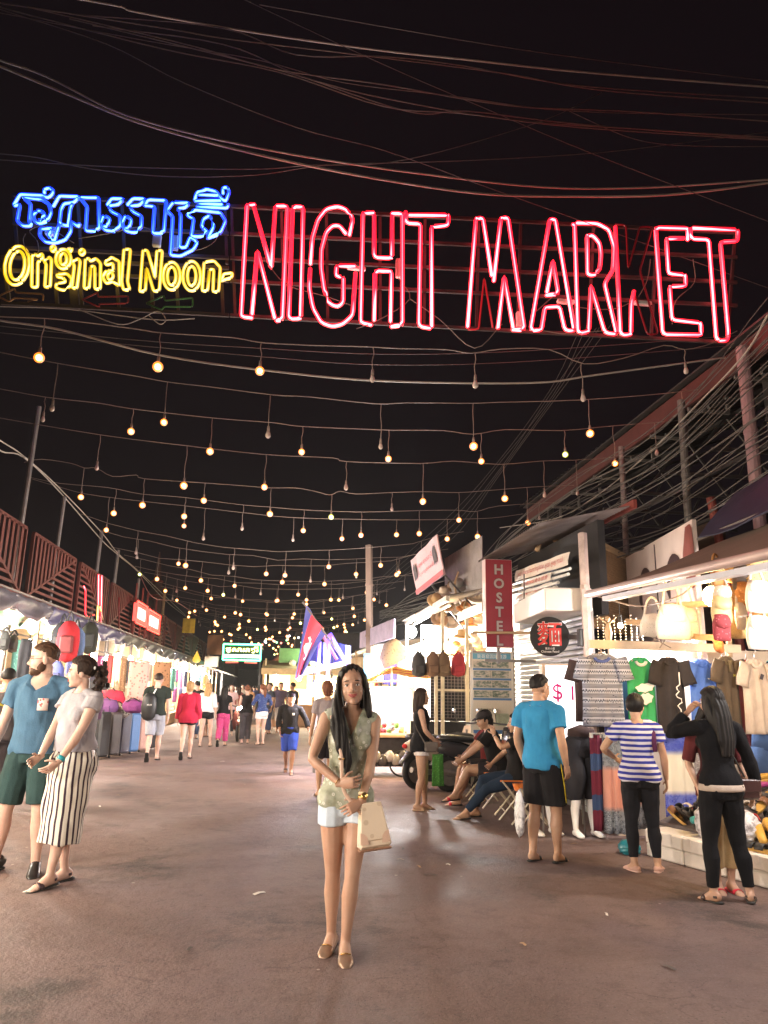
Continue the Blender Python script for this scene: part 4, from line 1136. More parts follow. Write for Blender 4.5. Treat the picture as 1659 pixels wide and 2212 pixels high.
hb = [(0.30, 0.28), (0.30, 0.42), (0.08, 0.47), (0.26, 0.50), (0.02, 0.55), (0.02, 0.58), (0.40, 0.62), (0.38, 0.66), (0.06, 0.70), (0.26, 0.74), (0.26, 0.86)]
hb = [(0.30, 0.20), (0.30, 0.36), (0.0, 0.40), (0.05, 0.43), (0.20, 0.45), (-0.08, 0.50), (0.02, 0.53), (0.34, 0.55), (0.36, 0.60), (0.22, 0.61), (0.0, 0.64), (0.24, 0.69), (0.24, 0.84)]
part('print', MB().tube([top + u * hw * (a * 0.8 + 0.12) + n_ * 0.075 - V(0, 0, h * b) for a, b in hb], 0.0065, 5), M_WHITEINK, r)
r, top, u, n_, hw, h = hang_shirt(1472, 1556, 1424, 1576, 7.8, fabric('blue_tee', (0.085, 0.17, 0.50)), 'plain blue T-shirt with a tiny white mark', True, turn=0.1, ph=0.9)
part('print', MB().tube(smooth_path([top + u * hw * a + n_ * 0.062 - V(0, 0, h * b) for a, b in ((0.15, 0.27), (0.22, 0.285), (0.46, 0.26))], 3), 0.004, 4), M_WHITEINK, r)
r, top, u, n_, hw, h = hang_shirt(1530, 1606, 1418, 1572, 7.75, fabric('olive_polo', (0.12, 0.085, 0.055)), 'brown polo shirt with a yellow edged collar', True, fabric('olive_collar', (0.15, 0.11, 0.06)), turn=0.12, ph=1.7)
part('print', MB().text('H', top + u * hw * 0.3 + n_ * 0.06 - V(0, 0, h * 0.27), u, (0, 0, 1), height=0.03), plain('yellow_ink', (0.7, 0.6, 0.08), 0.6), r)
part('placket', MB().box(top + n_ * 0.05 - V(0, 0, h * 0.14), (0.03, 0.012, h * 0.16)), fabric('olive_collar', (0.15, 0.11, 0.06)), r)
r, top, u, n_, hw, h = hang_shirt(1580, 1680, 1424, 1586, 7.7, fabric('cream_polo', (0.60, 0.48, 0.38)), 'cream polo shirt with a dark tag at the neck', True, fabric('cream_collar', (0.66, 0.56, 0.46)), turn=0.15, ph=0.4)
part('swing_tag', MB().box(top + u * 0.01 + n_ * 0.07 - V(0, 0, h * 0.24), (0.035, 0.006, 0.06), (V(0.9, 0, -0.4), V(0, 1, 0), V(0.4, 0, 0.9))), M_DARKINK, r)
hang_shirt(1640, 1740, 1424, 1570, 7.85, stripes('navy_green_stripes', 2, 0.055, (0.10, 0.42, 0.38), (0.012, 0.016, 0.035), 0.14), 'navy shirt with thin green stripes, last on the rail', True, turn=0.1, ph=2.9)
# back row of garments
for k, (x, c, lb) in enumerate(((1330, (0.10, 0.12, 0.35), 'blue garment showing between the batik shirt and the green top'), (1388, (0.5, 0.5, 0.52), 'white garment behind the green top'), (1612, (0.30, 0.08, 0.07), 'dark red garment behind the cream polo'), (1560, (0.45, 0.36, 0.26), 'tan garment behind the brown polo'))):
    hang_shirt(x - 36, x + 36, 1425, 1592 - 3 * k, 7.98, fabric('back_garment_%s' % 'abcd'[k], c), lb, False, ph=k, name='hanging_garment')

# sarongs below
def sarong_mat(name, c1, c2, mid, pattern=18):
    t = NT(name).set(0.8, 0, 0.25)
    vec = t.coord('Object'); o = t.xyz(vec)
    z = o[2]
    b = t.ramp(t.math('DIVIDE', z, 0.9), [(0.0, (1, 1, 1)), (0.24, (1, 1, 1)), (0.30, (0, 0, 0)), (0.70, (0, 0, 0)), (0.76, (1, 1, 1)), (1.0, (1, 1, 1))])
    lace = t.ramp(t.voro(t.coord('Object', (1, 0.3, 1)), pattern), [(0.2, (0, 0, 0)), (0.3, (1, 1, 1)), (0.42, (0.1, 0.1, 0.1)), (0.6, (0.7, 0.7, 0.7))])
    edge = t.mix(lace, c1, c2)
    dot = t.math('LESS_THAN', t.voro(t.coord('Object', (1, 0.1, 1)), 5.2), 0.18)
    m_ = t.mix(dot, mid, c1)
    t.col(t.mix(b, m_, edge))
    return t.m
def sarong(x0, x1, y0, y1, Y, mat, label, nf=4, ph=0.0, fold=0.02, cat='sarong', name='hanging_sarong'):
    a, b = at_y(x0, y0, Y), at_y(x1, y0, Y); d = at_y((x0 + x1) / 2, y1, Y)
    top = V((a[0] + b[0]) / 2, Y, a[2]); h = a[2] - max(d[2], 0.02); hw = abs(b[0] - a[0]) / 2
    r = thing(name, label, cat, V(top[0], Y, top[2] - h), 0, 'cloths hung below the shirts')
    part('cloth', cloth_grid(top, V(1, 0, 0), V(0, 0, -h), lambda v: hw * (0.9 + 0.1 * v), V(0, -1, 0), 26, 12, fold, nf, ph), mat, r, True)
    part('clip', MB().box(top + V(-hw * 0.8, -0.03, -0.0), (0.03, 0.03, 0.05)).box(top + V(hw * 0.8, -0.03, -0.0), (0.03, 0.03, 0.05)).bar(top + V(-hw, -0.02, 0.02), top + V(hw, -0.02, 0.02), 0.012), M_WHITE, r)
    return r
sarong(1298, 1362, 1588, 1800, 8.0, sarong_mat('pink_grey_sarong', (0.05, 0.06, 0.09), (0.34, 0.37, 0.42), (0.62, 0.30, 0.24), 30), 'pink sarong with grey lace borders, hung behind the striped woman', 5, 0.4, 0.03)
sarong(1272, 1300, 1588, 1795, 8.05, stripes('rainbow_cloth', 2, 0.42, (0.14, 0.02, 0.04), (0.04, 0.07, 0.16), 0.6), 'narrow red and blue cloth hung at the corner of the stall', 2, 1.0, 0.02)
sarong(1360, 1400, 1588, 1790, 8.08, sarong_mat('dark_grey_sarong', (0.04, 0.045, 0.06), (0.25, 0.26, 0.3), (0.35, 0.2, 0.17), 26), 'dark grey patterned cloth beside the pink sarong', 3, 1.0, 0.03)
sarong(1428, 1496, 1580, 1765, 7.95, sarong_mat('blue_white_sarong', (0.035, 0.05, 0.42), (0.20, 0.24, 0.62), (0.80, 0.74, 0.62), 22), 'blue sarong with a white oval centre and dark discs', 3, 0.2, 0.014)
sarong(1490, 1512, 1580, 1745, 8.0, spots('silver_scarf', (0.30, 0.27, 0.27), (0.6, 0.58, 0.56), 60, 0.3), 'grey silver scarf beside the blue sarong', 2, 0.0, 0.02, 'scarf', 'hanging_scarf')
sarong(1510, 1545, 1578, 1745, 8.02, spots('brown_sequin_scarf', (0.16, 0.07, 0.06), (0.55, 0.45, 0.4), 55, 0.18), 'brown sequinned scarf behind the woman in black', 2, 0.7, 0.02, 'scarf', 'hanging_scarf')
sarong(1600, 1632, 1582, 1745, 8.02, spots('wine_scarf', (0.13, 0.03, 0.04), (0.35, 0.2, 0.2), 50, 0.18), 'wine red scarf right of the woman in black', 2, 0.7, 0.02, 'scarf', 'hanging_scarf')
dn = thing('denim_shorts', 'blue denim shorts hung at the right edge below the cream polo', 'shorts', at_y(1650, 1670, 7.8), 0, 'cloths hung below the shirts')
o = at_y(1655, 1578, 7.8)
part('waist', MB().loft([o, o - V(0, 0, 0.2)], [(0.17, 0.05), (0.2, 0.07)], n=14), fabric('denim', (0.07, 0.12, 0.25)), dn, True)
for s in (-1, 1): part('leg', MB().loft([o + V(s * 0.09, 0, -0.18), o + V(s * 0.11, 0, -0.45)], [(0.11, 0.06), (0.12, 0.06)], n=12), fabric('denim', (0.07, 0.12, 0.25)), dn, True)

# leg mannequins
def mannequin(x, Y, rz, mat, label, lace=False):
    r = thing('leg_mannequin', label, 'mannequin', V(x, Y, 0), 0, 'white leg mannequins')
    c, s_ = math.cos(rz), math.sin(rz)
    def L(px, py, pz): return V(x + px * c - py * s_, Y + px * s_ + py * c, pz)
    for s in (-1, 1):
        mb = MB()
        mb.loft([L(s * 0.09, 0, 0.75), L(s * 0.10, 0.0, 0.50), L(s * 0.10, -0.01, 0.36), L(s * 0.10, 0.02, 0.28), L(s * 0.105, 0.01, 0.08), L(s * 0.11, -0.03, 0.045)], [(0.075, 0.075), (0.055, 0.055), (0.05, 0.052), (0.048, 0.055), (0.028, 0.032), (0.03, 0.04)], n=12)
        mb.loft([L(s * 0.11, 0.035, 0.035), L(s * 0.115, -0.05, 0.04), L(s * 0.12, -0.13, 0.025), L(s * 0.125, -0.17, 0.02)], [(0.028, 0.03), (0.036, 0.034), (0.042, 0.022), (0.028, 0.012)], n=10)
        part('leg', mb, plain('white_mannequin', (0.80, 0.77, 0.75), 0.35, 0, 0.04, 2, 0), r, True)
    mb = MB()
    for s in (-1, 1):
        pts, rad = [], []
        for k in range(9):
            t = k / 8
            pts.append(L(s * (0.085 + 0.03 * t), 0.015 * math.sin(t * 9 + s), 1.02 - 0.62 * t))
            rad.append((0.095 + 0.035 * math.sin(t * 3.0) + (0.006 if k % 2 else 0), 0.10 + 0.02 * math.sin(t * 3)))
        mb.loft(pts, rad, n=14)
    mb.loft([L(0, 0, 1.08), L(0, 0, 0.95), L(0, 0, 0.84)], [(0.145, 0.105), (0.175, 0.12), (0.185, 0.12)], n=18)
    part('shorts', mb, mat, r, True)
    part('waistband', MB().loft([L(0, 0, 1.12), L(0, 0, 1.05)], [(0.150, 0.11), (0.158, 0.118)], n=20), fabric('dark_waistband', (0.06, 0.04, 0.04)), r, True)
    part('rod', MB().tube([L(0, 0, 0), L(0, 0, 0.9)], 0.01, 5), M_STEEL, r)
mannequin(3.40, 8.28, 0.1, fabric('black_harem_cotton', (0.028, 0.027, 0.032)), 'white leg mannequin in baggy black knee trousers')
mannequin(2.98, 8.42, 0.25, spots('navy_lace', (0.05, 0.06, 0.12), (0.35, 0.36, 0.42), 45, 0.2), 'white leg mannequin in navy patterned shorts, half behind the man in blue')

# foam boxes, shoes
M_FOAM = plain('expanded_foam', (0.72, 0.66, 0.60), 0.75, 0, 0.12, 6, 0.3)
fl, fr_ = V(3.60, 7.30, 0), V(4.02, 5.95, 0)
fu = unit(fr_ - fl); fn_ = V(-fu[1], fu[0], 0); fn_ = fn_ if fn_[0] > 0 else -fn_
foam_lb = ['far end of the row, behind the striped woman', 'second from the far end of the row', 'under the white plastic bag', 'between the legs of the woman in black', 'right of the woman in black', 'at the right edge of the picture']
for k in range(6):
    c = fl + fu * (0.23 + 0.465 * k) + fn_ * 0.15
    r = thing('foam_box', 'white foam box, ' + foam_lb[k], 'box', c, 0, 'white foam boxes edging the shoe display')
    part('tray', MB().rbox(c + V(0, 0, 0.06), (0.455, 0.29, 0.118), 0.012, (fu, fn_, V(0, 0, 1))), M_FOAM, r)
    mb = MB().rbox(c + V(0, 0, 0.185), (0.46, 0.30, 0.125), 0.014, (fu, fn_, V(0, 0, 1)))
    for j in (-0.14, -0.02, 0.1): mb.box(c + fu * j - fn_ * 0.152 + V(0, 0, 0.205), (0.035, 0.006, 0.05 + 0.03 * rng.rand()), (fu, fn_, V(0, 0, 1)))
    part('lid', mb, M_FOAM, r)
tb = thing('display_table', 'low sloping table covered in shoes and sandals', 'table', (4.6, 6.4, 0))
def tbl(s, d): return fl + fu * s + fn_ * d + V(0, 0, 0.20 + 0.28 * d)
part('table_top', MB().slab([[tbl(-0.1, 0.28), tbl(-0.1, 1.7)], [tbl(3.0, 0.28), tbl(3.0, 1.7)]], (0, 0, -1), 0.03), plain('dark_cloth_top', (0.10, 0.08, 0.08), 0.9), tb)
for s, d in ((0, 0.4), (0, 1.6), (2.8, 0.4), (2.8, 1.6)): q = tbl(s, d); part('leg', MB().bar((q[0], q[1], 0), q - V(0, 0, 0.03), 0.04), M_WOOD, tb)
SHOEC = [((0.55, 0.04, 0.03), 'red'), ((0.02, 0.02, 0.022), 'black'), ((0.62, 0.35, 0.06), 'yellow'), ((0.65, 0.16, 0.04), 'orange'), ((0.70, 0.62, 0.55), 'cream'), ((0.45, 0.07, 0.25), 'pink'), ((0.12, 0.10, 0.35), 'purple'), ((0.22, 0.10, 0.05), 'brown'), ((0.05, 0.30, 0.30), 'teal'), ((0.55, 0.5, 0.55), 'silver')]
SOLE = plain('sandal_sole', (0.06, 0.05, 0.045), 0.7)
SOLE2 = plain('tan_sandal_sole', (0.52, 0.30, 0.07), 0.6)
def shoe_meshes(k):
    c, nm = SHOEC[k]
    s = MB()
    out = [(math.cos(a) * (0.045 if math.sin(a) > 0 else 0.034) , math.sin(a) * 0.125) for a in np.linspace(0, 2 * math.pi, 15)[:-1]]
    s.prism(out, (0, 0, 0), (1, 0, 0), (0, 1, 0), 0.022)
    t = MB()
    if k % 3 == 0:
        t.tube(smooth_path([V(-0.042, 0.0, 0.02), V(-0.02, 0.04, 0.05), V(0, 0.075, 0.03), V(0.02, 0.04, 0.05), V(0.042, 0.0, 0.02)], 3), 0.008, 5)
        t.ball((0, 0.05, 0.045), (0.02, 0.02, 0.012), 7, 5)
    elif k % 3 == 1:
        t.slab([[V(0.047 * math.cos(a), y, 0.02 + 0.045 * math.sin(a)) for y in (0.02, 0.06, 0.10)] for a in np.linspace(0, math.pi, 8)], (0, 0, 1), 0.005)
    else:
        t.loft([V(0, -0.115, 0.045), V(0, -0.07, 0.05), V(0, 0.03, 0.042), V(0, 0.09, 0.032), V(0, 0.12, 0.026)], [(0.034, 0.03), (0.036, 0.03), (0.044, 0.026), (0.04, 0.016), (0.02, 0.008)], n=10)
    a = s.mesh('sole'); a.materials.append(SOLE2 if k in (2, 3, 7) else SOLE)
    b = t.mesh('strap', None, True); b.materials.append(plain('shoe_' + nm, c, 0.45, 0, 0.2, 20))
    return a, b
SHM = [shoe_meshes(k) for k in range(10)]
kinds = ['sandal', 'slide sandal', 'shoe']
cnt = 0
for i in range(15):
    for j in range(7):
        if rng.rand() < 0.10: continue
        s, d = 0.06 + 0.19 * i + rng.uniform(-0.04, 0.04), 0.36 + 0.19 * j + rng.uniform(-0.04, 0.04)
        k = rng.randint(0, 10)
        p = tbl(s, d) + V(0, 0, 0.005 + rng.uniform(0, 0.05))
        r = thing(('sandal', 'sandal', 'shoe')[k % 3], SHOEC[k][1] + ' ' + kinds[k % 3] + ' heaped with others on the shoe display', 'shoe', p, rng.uniform(0, 6.28), 'shoes and sandals heaped on the display')
        r.rotation_euler[0] = 0.28 + rng.uniform(-0.4, 0.4); r.rotation_euler[1] = rng.uniform(-0.5, 0.5)
        sc = rng.uniform(0.95, 1.2)
        for nm, me in (('sole', SHM[k][0]), ('strap', SHM[k][1])):
            o = bpy.data.objects.new(nm, me); COL.objects.link(o); o.parent = r; o.scale = (sc,) * 3
            ORIG[o.name] = ORIG[r.name]
            if k % 3 != 2:
                pass
        if j < 4 or rng.rand() < 0.5:
            for nm, me in (('sole', SHM[k][0]), ('strap', SHM[k][1])):
                o = bpy.data.objects.new(nm, me); COL.objects.link(o); o.parent = r; o.location = (0.105, 0.02, 0); o.rotation_euler = (0, 0, 0.15); o.scale = (sc,) * 3
                ORIG[o.name] = ORIG[r.name]
for k, (x, y) in enumerate(((1482, 1852), (1502, 1856), (1520, 1862), (1536, 1868))):
    p = fl + fu * (0.98 + 0.105 * k) + fn_ * 0.10 + V(0, 0, 0.252)
    r = thing('sandal', 'yellow soled sandal lying at the front edge, %s from the plastic bag' % ORD[k], 'shoe', p, 0.35, 'yellow soled sandals on the foam boxes')
    for nm, me in (('sole', SHM[2][0]), ('strap', SHM[1][1])):
        o = bpy.data.objects.new(nm, me); COL.objects.link(o); o.parent = r; ORIG[o.name] = ORIG[r.name]
def crumple(c, r, mat, label, seed, name='plastic_bag', cat='plastic bag', n=44, m_=28, amp=0.22):
    rs = np.random.RandomState(seed)
    K = rs.normal(0, 4.2, (9, 3)); ph = rs.uniform(0, 6, 9)
    return solo(name, MB().ball(c, r, n, m_, fn=lambda d: 1 + amp * np.mean(np.abs(np.sin(K @ d + ph)) - 0.6) * 2.2 + 0.04 * math.sin(9 * d[0] + 7 * d[2])), mat, label, cat, smooth=True)
t = NT('thin_white_plastic').set(0.25, 0, 0.6); t.col(t.ramp(t.noise(t.coord('Object'), 14, 3), [(0.38, (0.36, 0.34, 0.36)), (0.50, (0.72, 0.70, 0.72)), (0.7, (0.80, 0.78, 0.8))])); t.bump(t.noise(t.coord('Object'), 26, 4), 0.9, 0.03)
M_PLASTIC = t.m
q = at_ground(1500, 1845, 0.30)
crumple(fl + fu * 0.62 + fn_ * 0.24 + V(0, 0, 0.39), (0.15, 0.14, 0.17), M_PLASTIC, 'white plastic bag stuffed with goods on the foam boxes', 3)
crumple(fl + fu * 0.88 + fn_ * 0.30 + V(0, 0, 0.38), (0.16, 0.14, 0.15), M_PLASTIC, 'fuller white plastic bag beside the yellow soled sandals', 5)
crumple(fl + fu * 0.42 + fn_ * 0.42 + V(0, 0, 0.42), (0.13, 0.14, 0.17), plain('black_plastic', (0.012, 0.012, 0.014), 0.2), 'black plastic bag between the striped woman and the shoes', 8)
crumple(at_ground(1365, 1850, 0.0) + V(0.03, 0.1, 0.06), (0.10, 0.12, 0.07), plain('teal_plastic', (0.02, 0.20, 0.26), 0.3), 'small teal bag on the ground behind the striped woman', 9)
crumple(tbl(0.75, 1.35) + V(0, 0, 0.06), (0.10, 0.09, 0.07), plain('turquoise_plastic', (0.03, 0.42, 0.38), 0.3), 'turquoise packet among the shoes', 11)

# hanging bags on the right
def hang_bag(x, y, Y, w, h, mat, label, turn=0.3, strap=0.12, flare=1.12):
    if w > .35: w, h = w * .76, h * .82
    c = at_y(x, y, Y)
    r = thing('hanging_bag', label, 'bag', c, 0, 'bags hung under the awning')
    u = V(math.cos(turn), math.sin(turn), 0)
    pts = [c + V(0, 0, h * (0.5 - k / 6)) for k in range(7)]
    rad = [(w / 2 * (0.78 + (flare - 0.78) * math.sin(k / 6 * 2.2)), w * 0.17 * (0.5 + 0.9 * math.sin(0.5 + k / 6 * 2.2))) for k in range(7)]
    part('bag_body', MB().loft(pts, rad, ref=u, n=16, cap=0.3), mat, r, True)
    part('strap', MB().tube(smooth_path([c + u * w * 0.36 + V(0, 0, h * 0.45), c + u * w * 0.22 + V(0, 0, h * 0.5 + strap * 0.7), c + V(0, 0, h * 0.5 + strap), c - u * w * 0.22 + V(0, 0, h * 0.5 + strap * 0.7), c - u * w * 0.36 + V(0, 0, h * 0.45)], 3), 0.012, 5), mat, r, True)
    part('flap', MB().loft([c + V(0, -0.02, h * 0.5), c + V(0, -0.03, h * 0.2), c + V(0, -0.035, h * 0.02)], [(w * 0.42, w * 0.17), (w * 0.46, w * 0.21), (w * 0.36, w * 0.22)], ref=u, n=14), mat, r, True)
    return r
M_STRAW = spots('woven_straw', (0.50, 0.33, 0.14), (0.36, 0.22, 0.08), 90, 0.3)
M_STRAW2 = spots('printed_straw_cloth', (0.62, 0.45, 0.20), (0.35, 0.12, 0.06), 38, 0.25)
M_PALEBAG = spots('pale_dotted_cotton', (0.72, 0.66, 0.60), (0.3, 0.22, 0.2), 42, 0.14)
hang_bag(1588, 1240, 6.5, 0.40, 0.22, M_STRAW2, 'orange printed cloth bag, uppermost under the awning', 0.5, 0.05)
hang_bag(1640, 1232, 6.2, 0.36, 0.26, M_STRAW2, 'large printed bag at the top right edge', 0.1, 0.05)
hang_bag(1584, 1296, 6.4, 0.46, 0.24, M_STRAW, 'wide woven straw bag beside the yellow bulb')
hang_bag(1638, 1290, 6.0, 0.36, 0.32, M_PALEBAG, 'pale bag hung at the right edge level with the yellow bulb')
hang_bag(1586, 1352, 6.5, 0.46, 0.26, M_STRAW, 'straw bag with a dark base below the yellow bulb')
hang_bag(1640, 1368, 6.1, 0.36, 0.34, M_PALEBAG, 'white cloth bag hung lowest at the right edge')
hang_bag(1454, 1345, 7.2, 0.34, 0.34, M_PALEBAG, 'pale cotton sling bag with long straps tied above the shirts', 0.2, 0.30, 1.3)
hang_bag(1482, 1345, 7.35, 0.30, 0.30, spots('dotted_bag_cloth', (0.60, 0.50, 0.44), (0.2, 0.1, 0.1), 40, 0.16), 'spotted sling bag beside the pale one', 0.2, 0.28)
hang_bag(1412, 1352, 7.5, 0.3, 0.22, M_PALEBAG, 'white bag above the charcoal T-shirt', 0.1, 0.2)
SMALL = [((0.45, 0.20, 0.06), 'orange'), ((0.30, 0.05, 0.06), 'dark red'), ((0.10, 0.08, 0.07), 'dark brown'), ((0.60, 0.45, 0.22), 'golden'), ((0.16, 0.20, 0.30), 'slate blue'), ((0.55, 0.48, 0.40), 'sand'), ((0.35, 0.12, 0.22), 'plum')]
for k in range(16):
    c_, nm = SMALL[k % 7]
    x, y = (1552, 1580, 1606, 1632, 1654)[k % 5] + rng.uniform(-8, 8), 1246 + 38 * (k // 5) + rng.uniform(-6, 12)
    hang_bag(x, y, 6.1 + 0.14 * ((k * 3) % 5), rng.uniform(.15, .26), rng.uniform(.16, .26), spots('small_bag_print_%d' % (k % 7), c_, np.minimum(np.array(c_) * 1.9 + .04, .8), 34, .22) if k % 2 else plain('small_bag_%d' % (k % 7), c_, .55, 0, .25, 9), ordw(k) + ' of the small bags crowded by the yellow bulb, ' + nm, rng.uniform(-.4, .7), .10, rng.uniform(.9, 1.15))
solo('flower_garland', MB().ball(at_y(1552, 1394, 6.8), (0.05, 0.05, 0.07), 9, 7).ball(at_y(1548, 1384, 6.8), (0.04, 0.04, 0.05), 8, 6).ball(at_y(1557, 1404, 6.8), 0.035, 8, 6), plain('orange_blossom', (0.5, 0.16, 0.05), 0.7, 0, 0.5, 30), 'small orange garland hanging under the straw bag', 'garland')
fg = thing('carved_figure', 'small pale carved figure with raised arms on the stall rail', 'ornament', at_y(1315, 1388, 8.0))
q = at_y(1315, 1385, 8.0)
part('figure', MB().loft([q, q + V(0, 0, 0.1), q + V(0, 0, 0.2)], [0.03, 0.045, 0.02], n=8).ball(q + V(0, 0, 0.25), 0.03, 8, 6).tube([q + V(0, 0, 0.18), q + V(0.1, 0, 0.27)], 0.01, 5).tube([q + V(0, 0, 0.18), q + V(-0.1, 0, 0.27)], 0.01, 5), plain('pale_wood_carving', (0.6, 0.42, 0.25), 0.5), fg, True)

# ---------------------------------------------------------------- second stall: hats and bags behind a wire partition
hs = thing('hat_stall', 'brightly lit stall of hats and bags left of the hostel sign', 'market stall', (3.4, 14.5, 0))
part('roof_edge', MB().bar((2.70, 11.9, 3.00), (2.80, 16.6, 3.00), 0.06, 0.09).bar((2.74, 11.9, 2.90), (2.84, 16.6, 2.90), 0.03, 0.04), plain('cream_gutter', (0.70, 0.66, 0.55), 0.5), hs)
part('roof', ribbed((2.72, 11.9, 3.05), (0, 1, 0), (2.2, 0, 0.5), 4.8, 2.25, 0.1, 0.015), corrugated_mat('dark_zinc', (0.16, 0.14, 0.12)), hs)
part('back_wall', MB().box((4.6, 14.5, 1.7), (0.06, 5.0, 3.4)), plain('pale_stall_wall', (0.70, 0.62, 0.52), 0.8), hs)
part('far_wall', MB().box((3.9, 16.9, 1.5), (1.4, 0.06, 3.0)), plain('pale_stall_wall2', (0.72, 0.66, 0.58), 0.8), hs)
part('upper_panel', MB().box((3.25, 12.6, 2.86), (0.04, 1.7, 0.16)), M_BEAM, hs)
for (x, y) in ((2.85, 13.0), (3.28, 12.95), (2.8, 16.5)):
    part('post', MB().bar((x, y, 0), (x, y, 3.0), 0.055), plain('yellowed_post', (0.55, 0.48, 0.34), 0.6), hs)
wp = thing('wire_partition', 'wire mesh partition with cream frame behind the woman in the black top', 'partition', (3.0, 13.0, 0))
wa, wb = at_y(893, 1550, 13.05), at_y(1018, 1422, 13.05)
mb = MB()
nx, nz = 17, 19
for k in range(nx + 1): x = wa[0] + (wb[0] - wa[0]) * k / nx; mb.bar((x, 13.05, wa[2]), (x, 13.05, wb[2]), 0.006)
for k in range(nz + 1): z = wa[2] + (wb[2] - wa[2]) * k / nz; mb.bar((wa[0], 13.055, z), (wb[0], 13.055, z), 0.006)
part('wire_mesh', mb, M_STEEL, wp)
part('frame_post', MB().bar((at_y(942, 1570, 13)[0], 13.0, 0), (at_y(942, 1570, 13)[0], 13.0, at_y(942, 1436, 13)[2]), 0.05), plain('yellowed_post', (0.55, 0.48, 0.34), 0.6), wp)
part('frame_post', MB().bar((wb[0], 13.0, 0), (wb[0], 13.0, wb[2] + 0.1), 0.045), M_WHITE, wp)
zz = at_y(980, 1491, 13)[2]
part('cross_bar', MB().bar((at_y(942, 1570, 13)[0], 13.0, zz), (wb[0], 13.0, zz), 0.04), plain('yellowed_post', (0.55, 0.48, 0.34), 0.6), wp)
part('cross_bar', MB().bar((at_y(930, 1412, 13)[0], 13.0, wb[2] + 0.05), (wb[0], 13.0, wb[2] + 0.05), 0.04), M_WOOD, wp)
part('base_cloth', MB().box(((wa[0] + wb[0]) / 2, 13.3, 0.5), (wb[0] - wa[0], 0.04, 1.0)), plain('black_cloth', (0.015, 0.015, 0.018), 0.9), wp)
part('back_cloth', MB().box((at_y(975, 1490, 13.3)[0], 13.32, 1.48), (0.75, 0.04, 0.95)), plain('black_cloth', (0.015, 0.015, 0.018), 0.9), wp)
for k, (x, c, nm) in enumerate(((905, (0.05, 0.05, 0.055), 'dark grey'), (935, (0.16, 0.10, 0.07), 'brown'), (958, (0.13, 0.09, 0.06), 'tan'), (990, (0.25, 0.03, 0.04), 'dark red'))):
    q = at_y(x, 1430, 12.98)
    r = thing('backpack', nm + ' backpack hung on top of the wire partition', 'backpack', q - V(0, 0, 0.2), 0, 'backpacks along the wire partition')
    part('pack_body', MB().loft([q + V(0, 0, 0.16), q + V(0, 0, 0.08), q - V(0, 0, 0.08), q - V(0, 0, 0.22)], [(0.05, 0.05), (0.11, 0.08), (0.13, 0.09), (0.12, 0.08)], n=12), fabric('pack_' + 'abcd'[k], c), r, True)
    part('handle', MB().tube(smooth_path([q + V(-0.04, -0.02, 0.16), q + V(0, -0.02, 0.2), q + V(0.04, -0.02, 0.16)], 3), 0.01, 5), M_BLACKRUB, r)
    part('pocket', MB().rbox(q + V(0, -0.095, -0.12), (0.17, 0.04, 0.13), 0.015), fabric('pack_' + 'abcd'[k], c), r)
# hats
def hat(p, c, label, tilt=0.3, group='hats hung in the bright stall', name='sun_hat'):
    r = thing(name, label, 'hat', p, 0, group)
    ax = (V(1, 0, 0), V(0, math.cos(tilt), math.sin(tilt)), V(0, -math.sin(tilt), math.cos(tilt)))
    m_ = plain('hat_%02d' % int(c[0] * 90 + c[2] * 9), c, 0.8, 0, 0.2, 12)
    part('crown', MB().lathe([(0.0, 0.11), (0.05, 0.108), (0.082, 0.09), (0.092, 0.02), (0.095, 0)], p, 14, ax), m_, r, True)
    part('brim', MB().lathe([(0.09, 0.004), (0.13, -0.005), (0.165, -0.03), (0.163, -0.036), (0.13, -0.012), (0.09, -0.004)], p, 18, ax), m_, r, True)
HC = [((0.45, 0.30, 0.14), 'straw'), ((0.62, 0.52, 0.42), 'cream'), ((0.20, 0.12, 0.07), 'brown'), ((0.30, 0.28, 0.26), 'grey'), ((0.50, 0.20, 0.06), 'orange')]
k = 0
for x, y in ((942, 1295), (958, 1280), (975, 1268), (990, 1262), (1000, 1282), (1018, 1268), (1030, 1290), (965, 1305), (985, 1315), (1005, 1312), (1025, 1318), (1035, 1340), (950, 1335), (972, 1345), (1012, 1345), (998, 1372), (1022, 1380), (1034, 1395), (1010, 1402), (985, 1398)):
    c, nm = HC[k % 5]
    hat(at_y(x, y, 13.2 + 0.5 * (k % 3)), c, ('upper', 'lower', 'front', 'inner')[k // 5] + ' ' + nm + ' sun hat in the crowded display left of the hostel sign', rng.uniform(0.2, 1.0)); k += 1
bh = thing('sack_bag', 'large grey brown sack hanging beside the striped canopy', 'bag', at_y(855, 1430, 14.2))
q = at_y(857, 1412, 14.2)
part('sack', MB().loft([q + V(-0.03, 0, 0.27), q + V(-0.06, 0, 0.16), q + V(-0.05, 0, -0.02), q + V(0.02, 0, -0.16)], [(0.06, 0.04), (0.20, 0.09), (0.30, 0.12), (0.29, 0.10)], n=18, cap=0.2), spots('grey_brown_canvas', (0.26, 0.21, 0.18), (0.18, 0.14, 0.12), 20, 0.3), bh, True)
part('tie', MB().tube([q + V(-0.03, 0, 0.27), q + V(-0.02, 0, 0.55)], 0.01, 5), M_BLACKRUB, bh)
stall_lamp(at_y(915, 1400, 14.6), 'fierce white lamp in the hat stall', M_TUBE_WHITE, 800, (1, 0.96, 0.93), 0.11, 0.3)
stall_lamp(at_y(968, 1400, 13.6), 'warm lamp glowing over the wire partition', M_TUBE_WARM, 300, (1, 0.72, 0.35), 0.10, 0.3)
stall_lamp(at_y(890, 1365, 15.6), 'white lamp under the far end of the hat stall roof', M_TUBE_WHITE, 600, (1, 0.97, 0.95), 0.1, 0.2)
